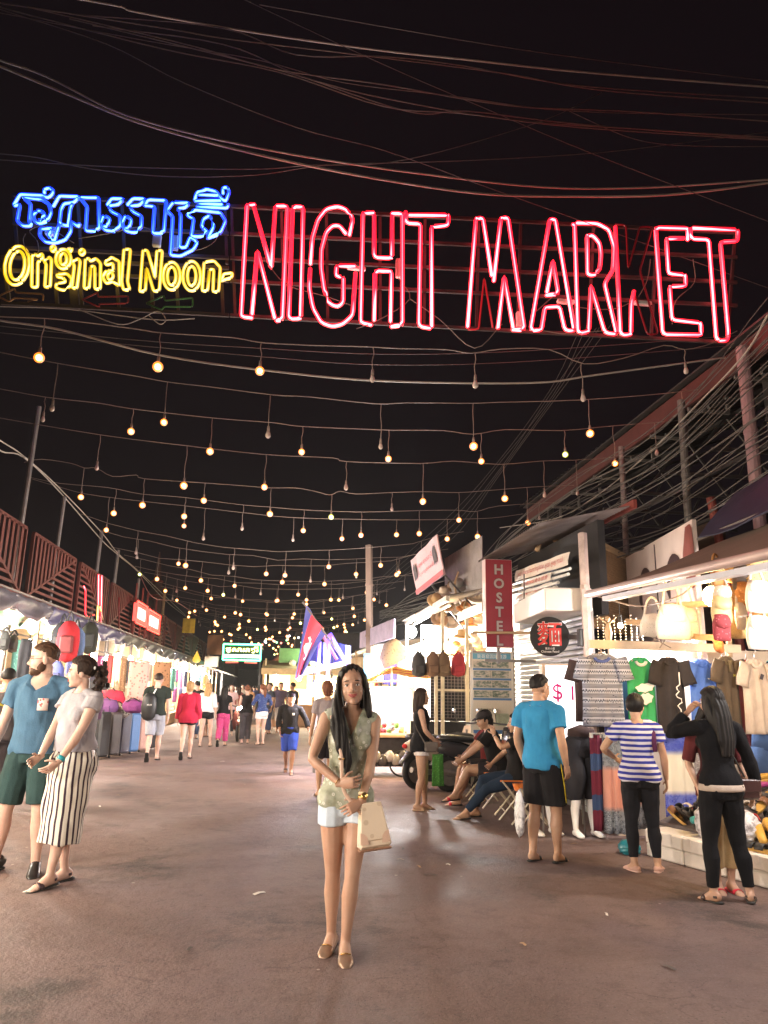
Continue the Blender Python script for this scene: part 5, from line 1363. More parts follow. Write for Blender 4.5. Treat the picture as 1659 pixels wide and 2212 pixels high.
for x, y0_, y1_ in ((990, 1235, 1300), (960, 1290, 1330), (1010, 1290, 1340)):
    part('hanging_strap', MB().tube(smooth_path([at_y(x, y0_, 13.0), at_y(x - 8, (y0_ + y1_) / 2, 13.0), at_y(x + 4, y1_, 13.0)], 3), 0.02, 5), M_WOOD, hs)
# pink banner, corrugated sheet, purple awning
r, o, u, w, nn = banner((902, 1285), (961, 1240), (887, 1211), 15.2, 12.9, '', 'pink tilted banner on a frame above the hat stall', cloth=plain('pink_banner_vinyl', (0.58, 0.42, 0.43), 0.5, 0, 0.12, 1.2, 0.05), th=0.02)
lu, lw = np.linalg.norm(u), np.linalg.norm(w)
for tx, a, b, hh_ in (('អង្គរ ផ្សាររាត្រី', 0.52, 0.66, 0.16), ('សូមស្វាគមន៍', 0.52, 0.42, 0.13)):
    part('lettering', MB().text(tx, o + u * a + w * b + nn * 0.03, u / lu, w / lw, width=lu * 0.55, height=lw * hh_), M_REDINK, r)
part('colour_strip', MB().add([o + nn * 0.026, o + u + nn * 0.026, o + u + w * 0.13 + nn * 0.026, o + w * 0.13 + nn * 0.026], [(0, 1, 2, 3)]), plain('red_strip', (0.45, 0.06, 0.08), 0.5), r)
for a in (0.12, 0.86): blob([(a - 0.05, 0.35), (a - 0.05, 0.7), (a + 0.03, 0.8), (a + 0.05, 0.45)], lambda s, z, d: o + u * s + w * z + nn * d, 0.03, M_DARKINK, r)
part('frame_leg', MB().bar(o + u * 0.5 - nn * 0.03, o + u * 0.5 - nn * 0.2 + V(0.5, 0, -0.9), 0.03).bar(o + u * 0.95 - nn * 0.03, o + u - nn * 0.2 + V(0.4, 0, -0.7), 0.03), M_DARKSTEEL, r)
a = at_y(962, 1300, 14.6); b = at_y(1043, 1235, 12.2)
solo('zinc_sheet', ribbed((a[0], a[1], 3.15), b * [1, 1, 0] - a * [1, 1, 0], (0, 0, 1), np.linalg.norm((b - a)[:2]), 1.0, 0.12, 0.018), corrugated_mat('pale_zinc', (0.34, 0.31, 0.30)), 'upright sheet of corrugated zinc behind the hostel sign', 'metal sheet')
solo('zinc_awning', ribbed((2.17, 20.3, 2.62), (0.28, -4.3, 0), (0, 0, 1), 4.3, 0.42, 0.1, 0.02), corrugated_mat('violet_zinc', (0.30, 0.26, 0.36)), 'hanging corrugated valance lit violet, left of the hat stall', 'awning')  # violet is the sheet's own colour
# goods under it
for k, (x, y, c, nm) in enumerate(((815, 1425, (0.45, 0.36, 0.28), 'beige'), (830, 1420, (0.35, 0.35, 0.36), 'grey'), (842, 1450, (0.06, 0.05, 0.2), 'navy'), (800, 1440, (0.12, 0.3, 0.5), 'light blue'))):
    q = at_y(x, y, 17.5)
    solo('hanging_garment', cloth_grid(q + V(0, 0, 0.3), V(1, 0, 0), V(0, 0, -0.6), lambda v: 0.16, V(0, -1, 0), 8, 8, 0.02, 2, k), fabric('cart_cloth_%s' % 'abcd'[k], c), nm + ' garment hanging under the violet valance', 'garment', 'garments under the violet valance', smooth=True)
stall_lamp(at_y(822, 1465, 18.2), 'lamp behind the garments under the violet valance', M_TUBE_WHITE, 140, (0.95, 0.93, 1.0), 0.08, 0.2)
solo('stall_wall', MB().box((3.2, 18.4, 1.3), (0.06, 3.4, 2.6)), plain('pale_stall_wall', (0.70, 0.62, 0.52), 0.8), 'pale wall behind the garments under the violet valance', 'wall')

# ---------------------------------------------------------------- food cart
fc = thing('food_cart', 'food cart with a lit glass case under a red and yellow striped canopy', 'food cart', at_ground(850, 1668) * [1, 1, 0])
cy = 14.0
cl, cr_ = at_y(770, 1590, cy)[0], at_y(890, 1590, cy)[0]
ztop, zb_ = at_y(830, 1487, cy)[2], at_y(830, 1592, cy)[2]
ztop, zb_ = max(ztop, 1.55), 0.72
part('counter', MB().rbox(((cl + cr_) / 2, cy + 0.3, zb_ - 0.02), (cr_ - cl + 0.1, 0.75, 0.05), 0.01), M_WOOD, fc)
part('front_panel', MB().rbox(((cl + cr_) / 2, cy + 0.3, 0.42), (cr_ - cl, 0.66, 0.50), 0.02), plain('dark_shiny_panel', (0.05, 0.045, 0.05), 0.25, 0.3, 0.5, 9, 0.4), fc)
for x in (cl + 0.02, cr_ - 0.02):
    for y in (cy, cy + 0.6): part('case_post', MB().bar((x, y, zb_), (x, y, ztop), 0.035), M_WHITE, fc)
for z in (ztop, zb_ + 0.02):
    part('case_rail', MB().bar((cl, cy, z), (cr_, cy, z), 0.035).bar((cl, cy + 0.6, z), (cr_, cy + 0.6, z), 0.035), M_WHITE, fc)
part('case_roof', MB().box(((cl + cr_) / 2, cy + 0.3, ztop + 0.03), (cr_ - cl, 0.66, 0.02)), M_WHITE, fc)
gt = NT('clear_glass').set(0.03, 0, 0.5); gt.b.inputs['Transmission Weight'].default_value = 1.0; gt.col((0.95, 0.97, 0.97)); gt.b.inputs['IOR'].default_value = 1.02
part('glass_pane', MB().box(((cl + cr_) / 2, cy - 0.005, (ztop + zb_) / 2), (cr_ - cl - 0.06, 0.006, ztop - zb_ - 0.05)), gt.m, fc)
part('back_board', MB().box(((cl + cr_) / 2, cy + 0.6, (ztop + zb_) / 2), (cr_ - cl - 0.05, 0.015, ztop - zb_)), M_WHITE, fc)
part('lamp_tube', MB().tube([(cl + 0.1, cy + 0.25, ztop - 0.05), (cr_ - 0.1, cy + 0.25, ztop - 0.05)], 0.025, 8), M_TUBE_WHITE, fc)
point('cart_light', ((cl + cr_) / 2, cy + 0.25, ztop - 0.1), 60, (1, 0.96, 0.95), 0.1)
part('wheel', MB().lathe([(0.2, -0.02), (0.23, -0.02), (0.23, 0.02), (0.2, 0.02), (0.2, -0.02)], (cr_ - 0.2, cy - 0.06, 0.23), 20, (V(1, 0, 0), V(0, 0, 1), V(0, 1, 0))), M_BLACKRUB, fc)
for x in (cl + 0.05, cr_ - 0.05): part('leg', MB().bar((x, cy + 0.1, 0), (x, cy + 0.1, 0.2), 0.04), M_STEEL, fc)
FRC = [((0.62, 0.10, 0.10), 'red'), ((0.25, 0.45, 0.10), 'green'), ((0.65, 0.40, 0.12), 'yellow'), ((0.40, 0.2, 0.1), 'brown'), ((0.7, 0.62, 0.55), 'white')]
for k in range(22):
    c, nm = FRC[k % 5]
    x = cl + 0.1 + (cr_ - cl - 0.2) * rng.rand(); y = cy + 0.08 + 0.4 * rng.rand()
    solo('food_item', MB().ball((x, y, zb_ + 0.06 + 0.05 * (k % 3)), (0.05, 0.05, 0.055), 9, 7), plain('food_' + nm, c, 0.4, 0, 0.3, 20), nm + ' fruit or snack inside the lit glass case', 'food', 'food in the glass case', smooth=True)
# canopy
M_STRIPE = stripes('red_yellow_canopy', 'd', 0.19, (0.55, 0.40, 0.06), (0.36, 0.07, 0.05), 0.5)
pk, e0, e1 = at_y(846, 1440, cy + 0.3), at_y(785, 1474, cy - 0.3), at_y(992, 1463, cy - 0.1)
G = []
for i in range(13):
    s = i / 12
    row = []
    for j in range(5):
        v = j / 4
        if s < 0.3: ridge = e0 + (pk - e0) * (s / 0.3)
        else: ridge = pk + (e1 - pk) * ((s - 0.3) / 0.7)
        ridge = ridge + V(0, 0.9 * v - 0.1, 0)
        row.append(ridge + V(0, 0, -0.10 * (1 - math.sin(math.pi * min(1, v + 0.35))) + 0.015 * math.sin(i * 2 + j)))
    G.append(row)
part('canopy', MB().slab(G, (0, 0, 1), 0.012), M_STRIPE, fc)
part('canopy_frame', MB().tube([e0, e1 + V(0, 0, -0.02)], 0.018, 6).tube([pk, pk * [1, 1, 0] + V(0, 0, zb_)], 0.02, 6).tube([at_y(893, 1472, cy), at_y(893, 1520, cy)], 0.025, 6), M_WHITE, fc)
# awning scraps and packages by the cart
for k in range(10):
    x, z = cl + 0.12 * k, 0.30 + 0.06 * (k % 2)
    crumple(V(x, cy - 0.12, z), (0.09, 0.06, 0.10), plain('cart_pack_%s' % 'abc'[k % 3], ((0.3, 0.27, 0.25), (0.08, 0.07, 0.07), (0.45, 0.42, 0.42))[k % 3], 0.2, 0.1), ordw(k) + ' shiny plastic packet along the front of the food cart from the left', 20 + k, 'packet', 'packet', 12, 8)
    bpy.data.objects[COL.objects[-1].name]['group'] = 'packets on the food cart'
# ---------------------------------------------------------------- left row: lattice panels, awnings, stalls
PITCH_L, Y0L, NL = 3.45, -6.2, 18
M_SLAT = plain('dark_red_slat', (0.125, 0.030, 0.024), 0.6, 0.1, 0.4, 5, 0.15)
def lattice_panel(Y, flip, label, detail=True):
    r = thing('lattice_panel', label, 'panel', V(-4.72, Y + 1.5, 3.1), 0, 'red lattice panels above the left stalls')
    z0, z1, L = 3.12, 4.30, 3.0
    X = -4.72
    for a, b in (((Y, z0), (Y + L, z0)), ((Y, z1), (Y + L, z1)), ((Y, z0), (Y, z1)), ((Y + L, z0), (Y + L, z1))):
        part('frame_bar', MB().bar((X, a[0], a[1]), (X, b[0], b[1]), 0.06), M_SLAT, r)
    d0, d1 = ((Y, z1), (Y + L, z0)) if not flip else ((Y + L, z1), (Y, z0))
    part('diagonal', MB().bar((X + 0.01, d0[0], d0[1]), (X + 0.01, d1[0], d1[1]), 0.05), M_SLAT, r)
    nv, nh = (13, 9) if detail else (8, 7)
    for k in range(1, nv):
        y = Y + L * k / nv
        s = (y - d0[0]) / (d1[0] - d0[0])
        zc = d0[1] + (d1[1] - d0[1]) * s
        part('slat', MB().bar((X + 0.02, y, zc), (X + 0.02, y, z1), 0.11, 0.02, (1, 0, 0)), M_SLAT, r)
    for k in range(1, nh):
        z = z0 + (z1 - z0) * k / nh
        s = (z - d0[1]) / (d1[1] - d0[1])
        yc = d0[0] + (d1[0] - d0[0]) * s
        ye = Y if not flip else Y + L
        part('slat', MB().bar((X + 0.02, ye, z), (X + 0.02, yc, z), 0.025, 0.05), M_SLAT, r)
    return r
M_TARP = [plain('silver_tarpaulin', (0.15, 0.14, 0.17), 0.4, 0.2, 0.35, 3.5, 0.4), plain('violet_tarpaulin', (0.11, 0.10, 0.19), 0.4, 0.1, 0.35, 3, 0.4), plain('green_tarpaulin', (0.20, 0.36, 0.22), 0.5, 0, 0.4, 3, 0.3), plain('grey_tarpaulin', (0.14, 0.13, 0.125), 0.5, 0.1, 0.35, 3, 0.4)]
M_SIDE = plain('stall_partition_cloth', (0.55, 0.44, 0.32), 0.85, 0, 0.3, 3)
M_BACKL = [plain('left_stall_back_%s' % c, col, 0.85, 0, 0.2, 3) for c, col in (('a', (0.70, 0.62, 0.52)), ('b', (0.62, 0.50, 0.36)), ('c', (0.68, 0.64, 0.60)))]
GARC = [((0.45, 0.08, 0.08), 'red'), ((0.10, 0.12, 0.30), 'navy'), ((0.55, 0.46, 0.34), 'sand coloured'), ((0.05, 0.05, 0.055), 'black'), ((0.60, 0.55, 0.55), 'pale grey'), ((0.30, 0.17, 0.09), 'brown'), ((0.12, 0.30, 0.25), 'green'), ((0.50, 0.26, 0.10), 'orange'), ((0.35, 0.12, 0.30), 'plum')]
GAR_M = {}
def gmat(k):
    c, nm = GARC[k]
    kk = (k, rng.randint(0, 2))
    if kk not in GAR_M:
        GAR_M[kk] = fabric('cloth_%s_%d' % (nm.split()[0], kk[1]), c) if kk[1] == 0 else spots('print_%s' % nm.split()[0], c, np.minimum(np.array(c) * 2.2 + 0.1, 0.8), 24, 0.22)
    return GAR_M[kk]
def left_stall(k):
    Y = Y0L + PITCH_L * k; far = Y > 30
    r = thing('market_stall', ORD[k - 4 if 4 <= k < 16 else 0] + ' lit stall of the left row counted from the near end' if 4 <= k < 16 else 'lit market stall at the %s end of the left row' % ('far' if k >= 16 else 'near unseen'), 'market stall', V(-5.4, Y + 1.7, 0), 0, 'stalls of the left row')
    xf, xb = -4.25, -6.9
    part('back_wall', MB().box((xb, Y + 1.72, 1.5), (0.05, 3.42, 3.0)), M_BACKL[k % 3], r)
    part('partition', MB().box(((xf + xb) / 2 - 0.3, Y + 3.40, 1.45), (2.0, 0.04, 2.9)), M_SIDE, r)
    part('post', MB().bar((xf - 0.15, Y + 3.36, 0), (xf - 0.15, Y + 3.36, 3.05), 0.07), M_WOOD, r)
    part('roof', MB().slab([[V(xf - 0.05, Y, 2.88), V(xf - 0.05, Y + 3.45, 2.88)], [V(xb - 0.1, Y, 3.15), V(xb - 0.1, Y + 3.45, 3.15)]], (0, 0, 1), 0.03), M_TARP[3], r)
    part('red_fascia', MB().box((-4.66, Y + 1.72, 3.0), (0.05, 3.42, 0.26)), M_RUST, r)
    G = []
    for i in range(15):
        y = Y + 3.45 * i / 14
        G.append([V(xf + 0.02 + 0.05 * math.sin(j * 1.7 + i * 0.9 + k) * (j > 0), y, 2.93 - 0.055 * j - 0.035 * j * abs(math.sin(i * 0.45 + k * 1.3)) + 0.012 * math.sin(i * 2.3 + k)) for j in range(5)])
    part('tarpaulin', MB().slab(G, (1, 0, 0), 0.012), M_TARP[(0, 1, 1, 3, 0)[k % 5]], r, True)
    part('awning_pipe', MB().tube([(xf + 0.06, Y, 2.95), (xf + 0.06, Y + 3.45, 2.95)], 0.02, 6), M_STEEL, r)
    if k in (4, 5, 6):
        G = [[V(xf - 0.25 - 0.12 * j, Y + 3.3 * i / 12, 2.72 - 0.06 * j * abs(math.sin(i * 0.7 + j)) - 0.1 * (j == 2)) for j in range(5)] for i in range(13)]
        part('green_sheet', MB().slab(G, (0, 0, 1), 0.01), M_TARP[2], r)
    part('counter', MB().rbox((-5.0, Y + 1.7, 0.42), (1.2, 2.9, 0.06), 0.01).box((-4.45, Y + 1.7, 0.2), (0.03, 2.9, 0.4)), M_WOOD, r)
    part('hanging_rail', MB().tube([(xf - 0.25, Y + 0.1, 2.35), (xf - 0.25, Y + 3.3, 2.35)], 0.018, 5), M_STEEL, r)
    # lamps
    hot = (k * 7) % 3
    cols = [(1, 0.90, 0.78), (1, 0.76, 0.45), (1, 0.9, 0.8)]
    for q, yy in enumerate((1.0, 2.5)):
        p = V(-4.85, Y + yy, 2.28 + 0.12 * ((k + q) % 2))
        warm = (k + q) % 3 == 1
        stall_lamp(p, ('warm' if warm else 'white') + ' bulb burning inside the %s stall of the left row' % (ordw(k - 4) if k >= 4 else 'unseen nearest'), M_TUBE_WARM if warm else M_TUBE_WHITE, (0.8 if warm else 1) * (300 if far or k >= 4 else 380), cols[1] if warm else cols[0], 0.08 if Y < 30 else 0.11, 0.25, group='bulbs in the left stalls')  # bulbs of the unseen near stalls added and raised to brighten the foreground
    if Y < 4: return r
    # goods
    for i in range(9 if not far else 5):
        y = Y + 0.25 + (3.0 / (9 if not far else 5)) * i + rng.uniform(-0.05, 0.05)
        c = rng.randint(0, 9); h = rng.uniform(0.55, 1.0)
        top = V(xf - 0.30 - 0.5 * rng.rand(), y, 2.33)
        if i % 3 == 2: top[2] = 1.5; h *= 0.8
        solo('hanging_garment', cloth_grid(top, V(0.35, 0.94, 0), V(0, 0, -h), lambda v: 0.19 * (0.8 + 0.2 * min(1, v * 4)), V(0.94, -0.35, 0), 8, 8, 0.02, 2, i), gmat(c), GARC[c][1] + ' garment hung at the front of the %s left stall' % ordw(k - 4), 'garment', 'garments of the left stalls', smooth=True)
    for i in range(7 if not far else 3):
        y = Y + 0.3 + rng.rand() * 2.6; c = rng.randint(0, 9)
        p = V(-6.75, y, rng.uniform(1.2, 2.3))
        solo('wall_cloth', cloth_grid(p, V(0, 1, 0), V(0, 0, -0.7), lambda v: 0.22, V(1, 0, 0), 6, 6, 0.015, 2, i), gmat(c), GARC[c][1] + ' cloth pinned to the back wall of the %s left stall' % ordw(k - 4), 'cloth', 'cloths on the back walls of the left stalls', smooth=True)
        q = V(-4.75 - 0.5 * rng.rand(), Y + 0.4 + 2.6 * rng.rand(), 0.46)
        solo('folded_stack', MB().rbox(q + V(0, 0, 0.05), (0.3, 0.24, 0.1), 0.02).rbox(q + V(0.01, 0.01, 0.14), (0.28, 0.23, 0.07), 0.02).rbox(q + V(0, 0, 0.21), (0.29, 0.24, 0.06), 0.02), gmat(rng.randint(0, 9)), 'folded clothes stacked on the counter of the %s left stall' % ordw(k - 4), 'clothes stack', 'folded clothes on the left counters')
    return r
for k in range(NL): left_stall(k)
PN = ['nearest red lattice panel, cut by the left picture edge', 'second red lattice panel, slats split by a falling diagonal', 'third red lattice panel, behind the vertical red neon tubes', 'fourth red lattice panel, left of the glowing red signs']
for k in range(5, NL):
    i = k - 5
    lattice_panel(Y0L + PITCH_L * k + 0.05, i % 2 == 1 if i else False, PN[i] if i < 4 else ordw(i) + ' red lattice panel of the left row counted from the near end', k < 11)
# poles with the long cable
tops = []
for px, pyt, Y, r_, z in ((45, 876, 14.3, 0.05, 0), (119, 1072, 16.6, 0.045, 0), (213, 1146, 20.2, 0.05, 0), (251, 1188, 22.4, 0.05, 0), (297, 1250, 26, 0.05, 0), (357, 1270, 34, 0.06, 0)):
    a = at_y(px, pyt, Y); a[0] = -4.85 if Y < 30 else a[0]
    b = V(a[0] - 0.06, Y, 3.0)
    mb = MB().tube([V(a[0] - 0.1, Y, 0), a], r_, 9, cap=0.3)
    solo('steel_pole', mb, M_STEEL if Y < 30 else M_WOOD, ORD[len(tops)] + ' pole rising behind the lattice panels, counted from the near end', 'pole', 'poles behind the lattice panels')
    tops.append(a)
cp = [at_y(-40, 930, 13.0), at_y(0, 955, 13.5), at_y(45, 985, 14.3), at_y(119, 1050, 16.6), at_y(215, 1150, 20.2), at_y(251, 1195, 22.4), at_y(300, 1237, 27), at_y(357, 1290, 36), at_y(400, 1330, 46)]
for d in (0, 0.09):
    solo('overhead_cable', MB().tube(smooth_path([p + V(0.05, 0, -d * (1 + math.sin(i * 2))) for i, p in enumerate(cp)], 5), 0.014, 5), M_CABLE_PALE, 'twisted cable linking the pole tops above the left stalls', 'cable', 'cables linking the left poles')
cp = [at_y(300, 1237, 27), at_y(330, 1290, 27), at_y(380, 1300, 30), at_y(425, 1330, 34)]
solo('overhead_cable', MB().tube(smooth_path(cp, 5), 0.014, 5), plain('pink_cable', (0.5, 0.2, 0.18), 0.5), 'pinkish cable drooping by the glowing red signs', 'cable')
# red neon on the panels
nt = thing('neon_tubes', 'bent red and yellow neon tubes standing upright before the third lattice panel', 'neon sign', at_y(208, 1350, 18.6))
YN = 19.0
def np_(P): return [at_x(x, y, -4.45) for x, y in P]
for P, m_, rr in (([(181, 1266), (185, 1276), (184, 1325), (190, 1334), (203, 1328)], M_NEON_RED, 0.016), ([(213, 1241), (212, 1345)], M_NEON_RED, 0.02), ([(220, 1243), (218, 1346)], M_NEON_RED, 0.02), ([(203, 1248), (202, 1280)], M_NEON_OFF, 0.016), ([(211, 1308), (209, 1366)], M_NEON_YEL, 0.02), ([(216, 1310), (222, 1338)], M_NEON_YEL, 0.016)):
    part('neon_tube', MB().tube(np_(P), rr, 6), m_, nt, True)
part('neon_tube', MB().tube(np_([(257, 1290), (257, 1355), (268, 1368)]), 0.02, 6), M_NEON_OFF, nt, True)
M_REDBOX = glow('glowing_red_sign', (1.0, 0.045, 0.03), 1.5)
M_REDBOX_E = glow('glowing_red_edge', (1.0, 0.03, 0.02), 4.0)
for (x0, y0_, x1, y1_, h), lb in (((291, 1297, 313, 1345, 0), 'left of two overexposed red signs above the left stalls'), ((316, 1315, 342, 1352, 0), 'right of two overexposed red signs above the left stalls')):
    a = at_x(x0, (y0_ + y1_) / 2, -4.5); b = at_x(x1, (y0_ + y1_) / 2, -4.5)
    zt_ = at_x(x0, y0_, -4.5)[2]; zb2 = zt_ - 0.66
    r = thing('lit_sign', lb, 'sign', V(-4.5, (a[1] + b[1]) / 2, zb2), 0, 'glowing red signs')
    mid = (a + b) / 2
    part('cabinet', MB().rbox((-4.5, mid[1], (zt_ + zb2) / 2), (0.1, b[1] - a[1], zt_ - zb2), 0.02), M_RUST, r)
    part('lit_face', MB().box((-4.445, mid[1], (zt_ + zb2) / 2), (0.008, b[1] - a[1] - 0.1, zt_ - zb2 - 0.1)).box((-4.5, a[1] - 0.006, (zt_ + zb2) / 2), (0.09, 0.008, zt_ - zb2 - 0.1)), M_REDBOX, r)
    part('overexposed_core', MB().rbox((-4.436, mid[1], (zt_ + zb2) / 2), (0.008, (b[1] - a[1]) * 0.74, (zt_ - zb2) * 0.52), 0.003), glow('white_hot_core', (1.0, 0.62, 0.5), 3.0), r)  # blank bright block paints in the overexposed middle of the sign
    part('neon_rim', MB().tube([(-4.43, a[1], zb2), (-4.43, a[1], zt_), (-4.43, b[1], zt_), (-4.43, b[1], zb2)], 0.03, 6, True), M_REDBOX_E, r)
    for y in (a[1] + 0.3, b[1] - 0.3): part('stand', MB().bar((-4.56, y, 2.9), (-4.56, y, zt_ + 0.6), 0.05), M_RUST, r)
# temple-like spire ornament
sp = thing('spire', 'dark lattice spire rising behind the left row', 'spire', at_y(335, 1330, 36))
a = at_y(333, 1330, 36); zt_ = at_y(340, 1192, 36)[2]
prof = [(0.62, 3.0), (0.60, 4.0), (0.50, 4.3), (0.46, 5.0), (0.36, 5.3), (0.30, 6.0), (0.2, 6.4), (0.12, 7.0), (0.02, zt_)]
part('tower', MB().lathe(prof, (a[0], 36, 0), 8), plain('dark_red_lattice', (0.09, 0.04, 0.035), 0.7), sp)
for z, rr in ((3.9, 0.66), (4.65, 0.52), (5.6, 0.37), (6.3, 0.24)): part('tier', MB().lathe([(rr, z), (rr + 0.06, z + 0.05), (rr, z + 0.12)], (a[0], 36, 0), 8), M_RUST, sp)
part('support', MB().bar((a[0], 36, 0), (a[0], 36, 3.1), 0.2), M_RUST, sp)

# luggage in front of the left stalls
def suitcase(x, y, w, d, h, c, label, i):
    m_ = plain('case_%d' % i, c, 0.4, 0.05, 0.15, 6)
    r = thing('suitcase', label, 'suitcase', V(x, y, 0), 0, 'suitcases lined up before the left stalls')
    ax = (V(0.75, -0.66, 0), V(0.66, 0.75, 0), V(0, 0, 1))
    part('shell', MB().rbox((x, y, 0.05 + h / 2), (w, d, h), 0.045, ax), m_, r)
    for k in (-1, 0, 1): part('rib', MB().rbox(V(x, y, 0.05 + h / 2) + ax[0] * k * w * 0.28 - ax[1] * d * 0.5, (0.02, 0.02, h * 0.85), 0.006, ax), m_, r)
    part('handle', MB().tube([V(x, y, h + 0.04) - ax[0] * 0.1, V(x, y, h + 0.09) - ax[0] * 0.1, V(x, y, h + 0.09) + ax[0] * 0.1, V(x, y, h + 0.04) + ax[0] * 0.1], 0.013, 6), M_BLACKRUB, r)
    for sx in (-1, 1):
        part('wheel', MB().ball(V(x, y, 0.028) + ax[0] * sx * w * 0.4 - ax[1] * d * 0.3, 0.028, 8, 6), M_BLACKRUB, r)
SC = [((0.025, 0.025, 0.028), 'black'), ((0.06, 0.05, 0.05), 'charcoal'), ((0.12, 0.12, 0.15), 'slate grey'), ((0.10, 0.20, 0.42), 'blue'), ((0.55, 0.33, 0.28), 'pink'), ((0.02, 0.02, 0.025), 'black')]
wh = ['tall black suitcase nearest the striped skirt', 'charcoal suitcase, second in the row', 'slate grey suitcase in the middle of the row', 'narrow blue suitcase, fourth in the row', 'pale pink suitcase, fifth in the row', 'black suitcase at the far end of the row']
for k in range(6):
    x, y = -3.72 + 0.115 * k, 17.1 + 0.52 * k
    suitcase(x, y, 0.48, 0.30, 0.92 - 0.02 * k, SC[k][0], wh[k], k)
for k, (px, py, c, lb, sc) in enumerate(((228, 1530, (0.12, 0.05, 0.14), 'plum duffel bag lying on the suitcases nearest the striped skirt', 1.0), (256, 1538, (0.40, 0.36, 0.34), 'grey camouflage backpack on the suitcases', 0.9), (240, 1512, (0.45, 0.03, 0.06), 'bright red backpack on top of the luggage heap', 1.1), (276, 1535, (0.42, 0.03, 0.07), 'crimson bag on the far part of the luggage heap', 0.9), (288, 1528, (0.16, 0.04, 0.14), 'purple bag on the far end of the luggage heap', 0.8), (222, 1560, (0.02, 0.02, 0.02), 'small black bag low on the luggage heap', 0.7))):
    q = at_y(px, py, 17.6 + 0.35 * (k % 4))
    mt = spots('camouflage', (0.40, 0.37, 0.33), (0.12, 0.11, 0.10), 14, 0.35) if k == 1 else fabric('duffel_%d' % k, c)
    r = thing('travel_bag', lb, 'bag', q, 0, 'bags heaped on the suitcases')
    part('bag_body', MB().loft([q + V(-0.26 * sc, 0.05, 0), q + V(-0.2 * sc, 0.02, 0.02), q + V(0, 0, 0.03), q + V(0.2 * sc, -0.02, 0.01), q + V(0.26 * sc, -0.05, 0)], [(0.06, 0.08), (0.15 * sc, 0.17 * sc), (0.17 * sc, 0.2 * sc), (0.15 * sc, 0.17 * sc), (0.06, 0.08)], ref=(0, 1, 0), n=14), mt, r, True)
    part('pocket', MB().rbox(q + V(0, -0.16 * sc, -0.02), (0.26 * sc, 0.05, 0.16 * sc), 0.02), mt, r)
    part('strap', MB().tube(smooth_path([q + V(-0.15, -0.08, 0.12), q + V(0, -0.1, 0.25 * sc), q + V(0.15, -0.08, 0.12)], 4), 0.014, 5), M_BLACKRUB, r)
# hanging backpacks and other goods seen beside the couple
def hang_pack(px, py, Y, c, label, s=1.0):
    q = at_y(px, py, Y)
    r = thing('backpack', label, 'backpack', q - V(0, 0, 0.3 * s), 0, 'backpacks hung at the left stalls')
    m_ = fabric('pack_%d_%d' % (px, py), c)
    part('pack_body', MB().loft([q + V(0, 0, 0.32 * s), q + V(0, 0, 0.2 * s), q, q - V(0, 0, 0.3 * s)], [(0.09 * s, 0.07 * s), (0.17 * s, 0.12 * s), (0.19 * s, 0.13 * s), (0.17 * s, 0.12 * s)], n=14), m_, r, True)
    part('front_panel', MB().rbox(q + V(0.01, -0.13 * s, -0.06 * s), (0.22 * s, 0.08 * s, 0.30 * s), 0.03 * s), plain('pack_front_%d' % px, np.minimum(np.array(c) * 0.4 + 0.02, 1), 0.7), r)
    part('strap', MB().tube(smooth_path([q + V(-0.06, 0, 0.3 * s), q + V(0, 0, 0.5 * s), q + V(0.06, 0, 0.3 * s)], 3), 0.016, 5), M_BLACKRUB, r)
hang_pack(147, 1385, 14.0, (0.42, 0.03, 0.04), 'red and black backpack hanging above the woman in the striped skirt', 1.05)
hang_pack(132, 1385, 14.4, (0.03, 0.03, 0.035), 'black backpack hanging left of the red one', 1.0)
hang_pack(162, 1392, 14.6, (0.12, 0.18, 0.32), 'blue grey backpack hanging right of the red one', 0.95)
hang_pack(193, 1378, 15.5, (0.04, 0.04, 0.03), 'dark backpack hanging behind a left stall post', 0.9)
hang_pack(120, 1462, 14.4, (0.10, 0.12, 0.35), 'blue pack between the heads of the couple', 0.8)
hang_pack(200, 1480, 14.6, (0.05, 0.045, 0.06), 'dark pack hanging right of the curly haired woman', 0.9)
hang_pack(203, 1520, 14.8, (0.08, 0.04, 0.08), 'dark purple pack hanging lowest beside the curly haired woman', 0.9)
hang_pack(10, 1385, 12.6, (0.06, 0.06, 0.06), 'black bag hanging at the left picture edge', 0.42)
hang_pack(28, 1390, 12.8, (0.08, 0.07, 0.06), 'dark bag hanging second from the left picture edge', 0.42)
cb = thing('carton', 'pale carton standing at the end of the luggage row', 'box', at_ground(312, 1605)); q = at_ground(312, 1605)
part('box_body', MB().rbox(q + V(0, 0.2, 0.55), (0.42, 0.4, 1.1), 0.01), plain('yellow_card', (0.6, 0.52, 0.36), 0.7), cb)  # even pale yellow card colour
rc_ = thing('red_crate', 'red plastic crate beside the man with the backpack', 'crate', at_ground(330, 1590)); q = at_ground(331, 1592)
mb = MB()
for z in (0.06, 0.2, 0.34, 0.48): mb.box(q + V(0, 0, z), (0.34, 0.30, 0.05))
part('slats', mb, plain('red_plastic', (0.5, 0.05, 0.03), 0.4), rc_)
for sx in (-1, 1):
    for sy in (-1, 1): part('corner_post', MB().box(q + V(sx * 0.16, sy * 0.14, 0.27), (0.035, 0.035, 0.54)), plain('red_plastic', (0.5, 0.05, 0.03), 0.4), rc_)
bx = thing('blue_crate', 'blue crate at the foot of a left stall beyond the red crate', 'crate', at_ground(408, 1570)); q = at_ground(408, 1570)
part('box_body', MB().rbox(q + V(0, 0, 0.3), (0.5, 0.4, 0.55), 0.02), plain('blue_plastic', (0.05, 0.12, 0.4), 0.4), bx)
part('rim', MB().rbox(q + V(0, 0, 0.6), (0.54, 0.44, 0.05), 0.01), plain('blue_plastic', (0.05, 0.12, 0.4), 0.4), bx)
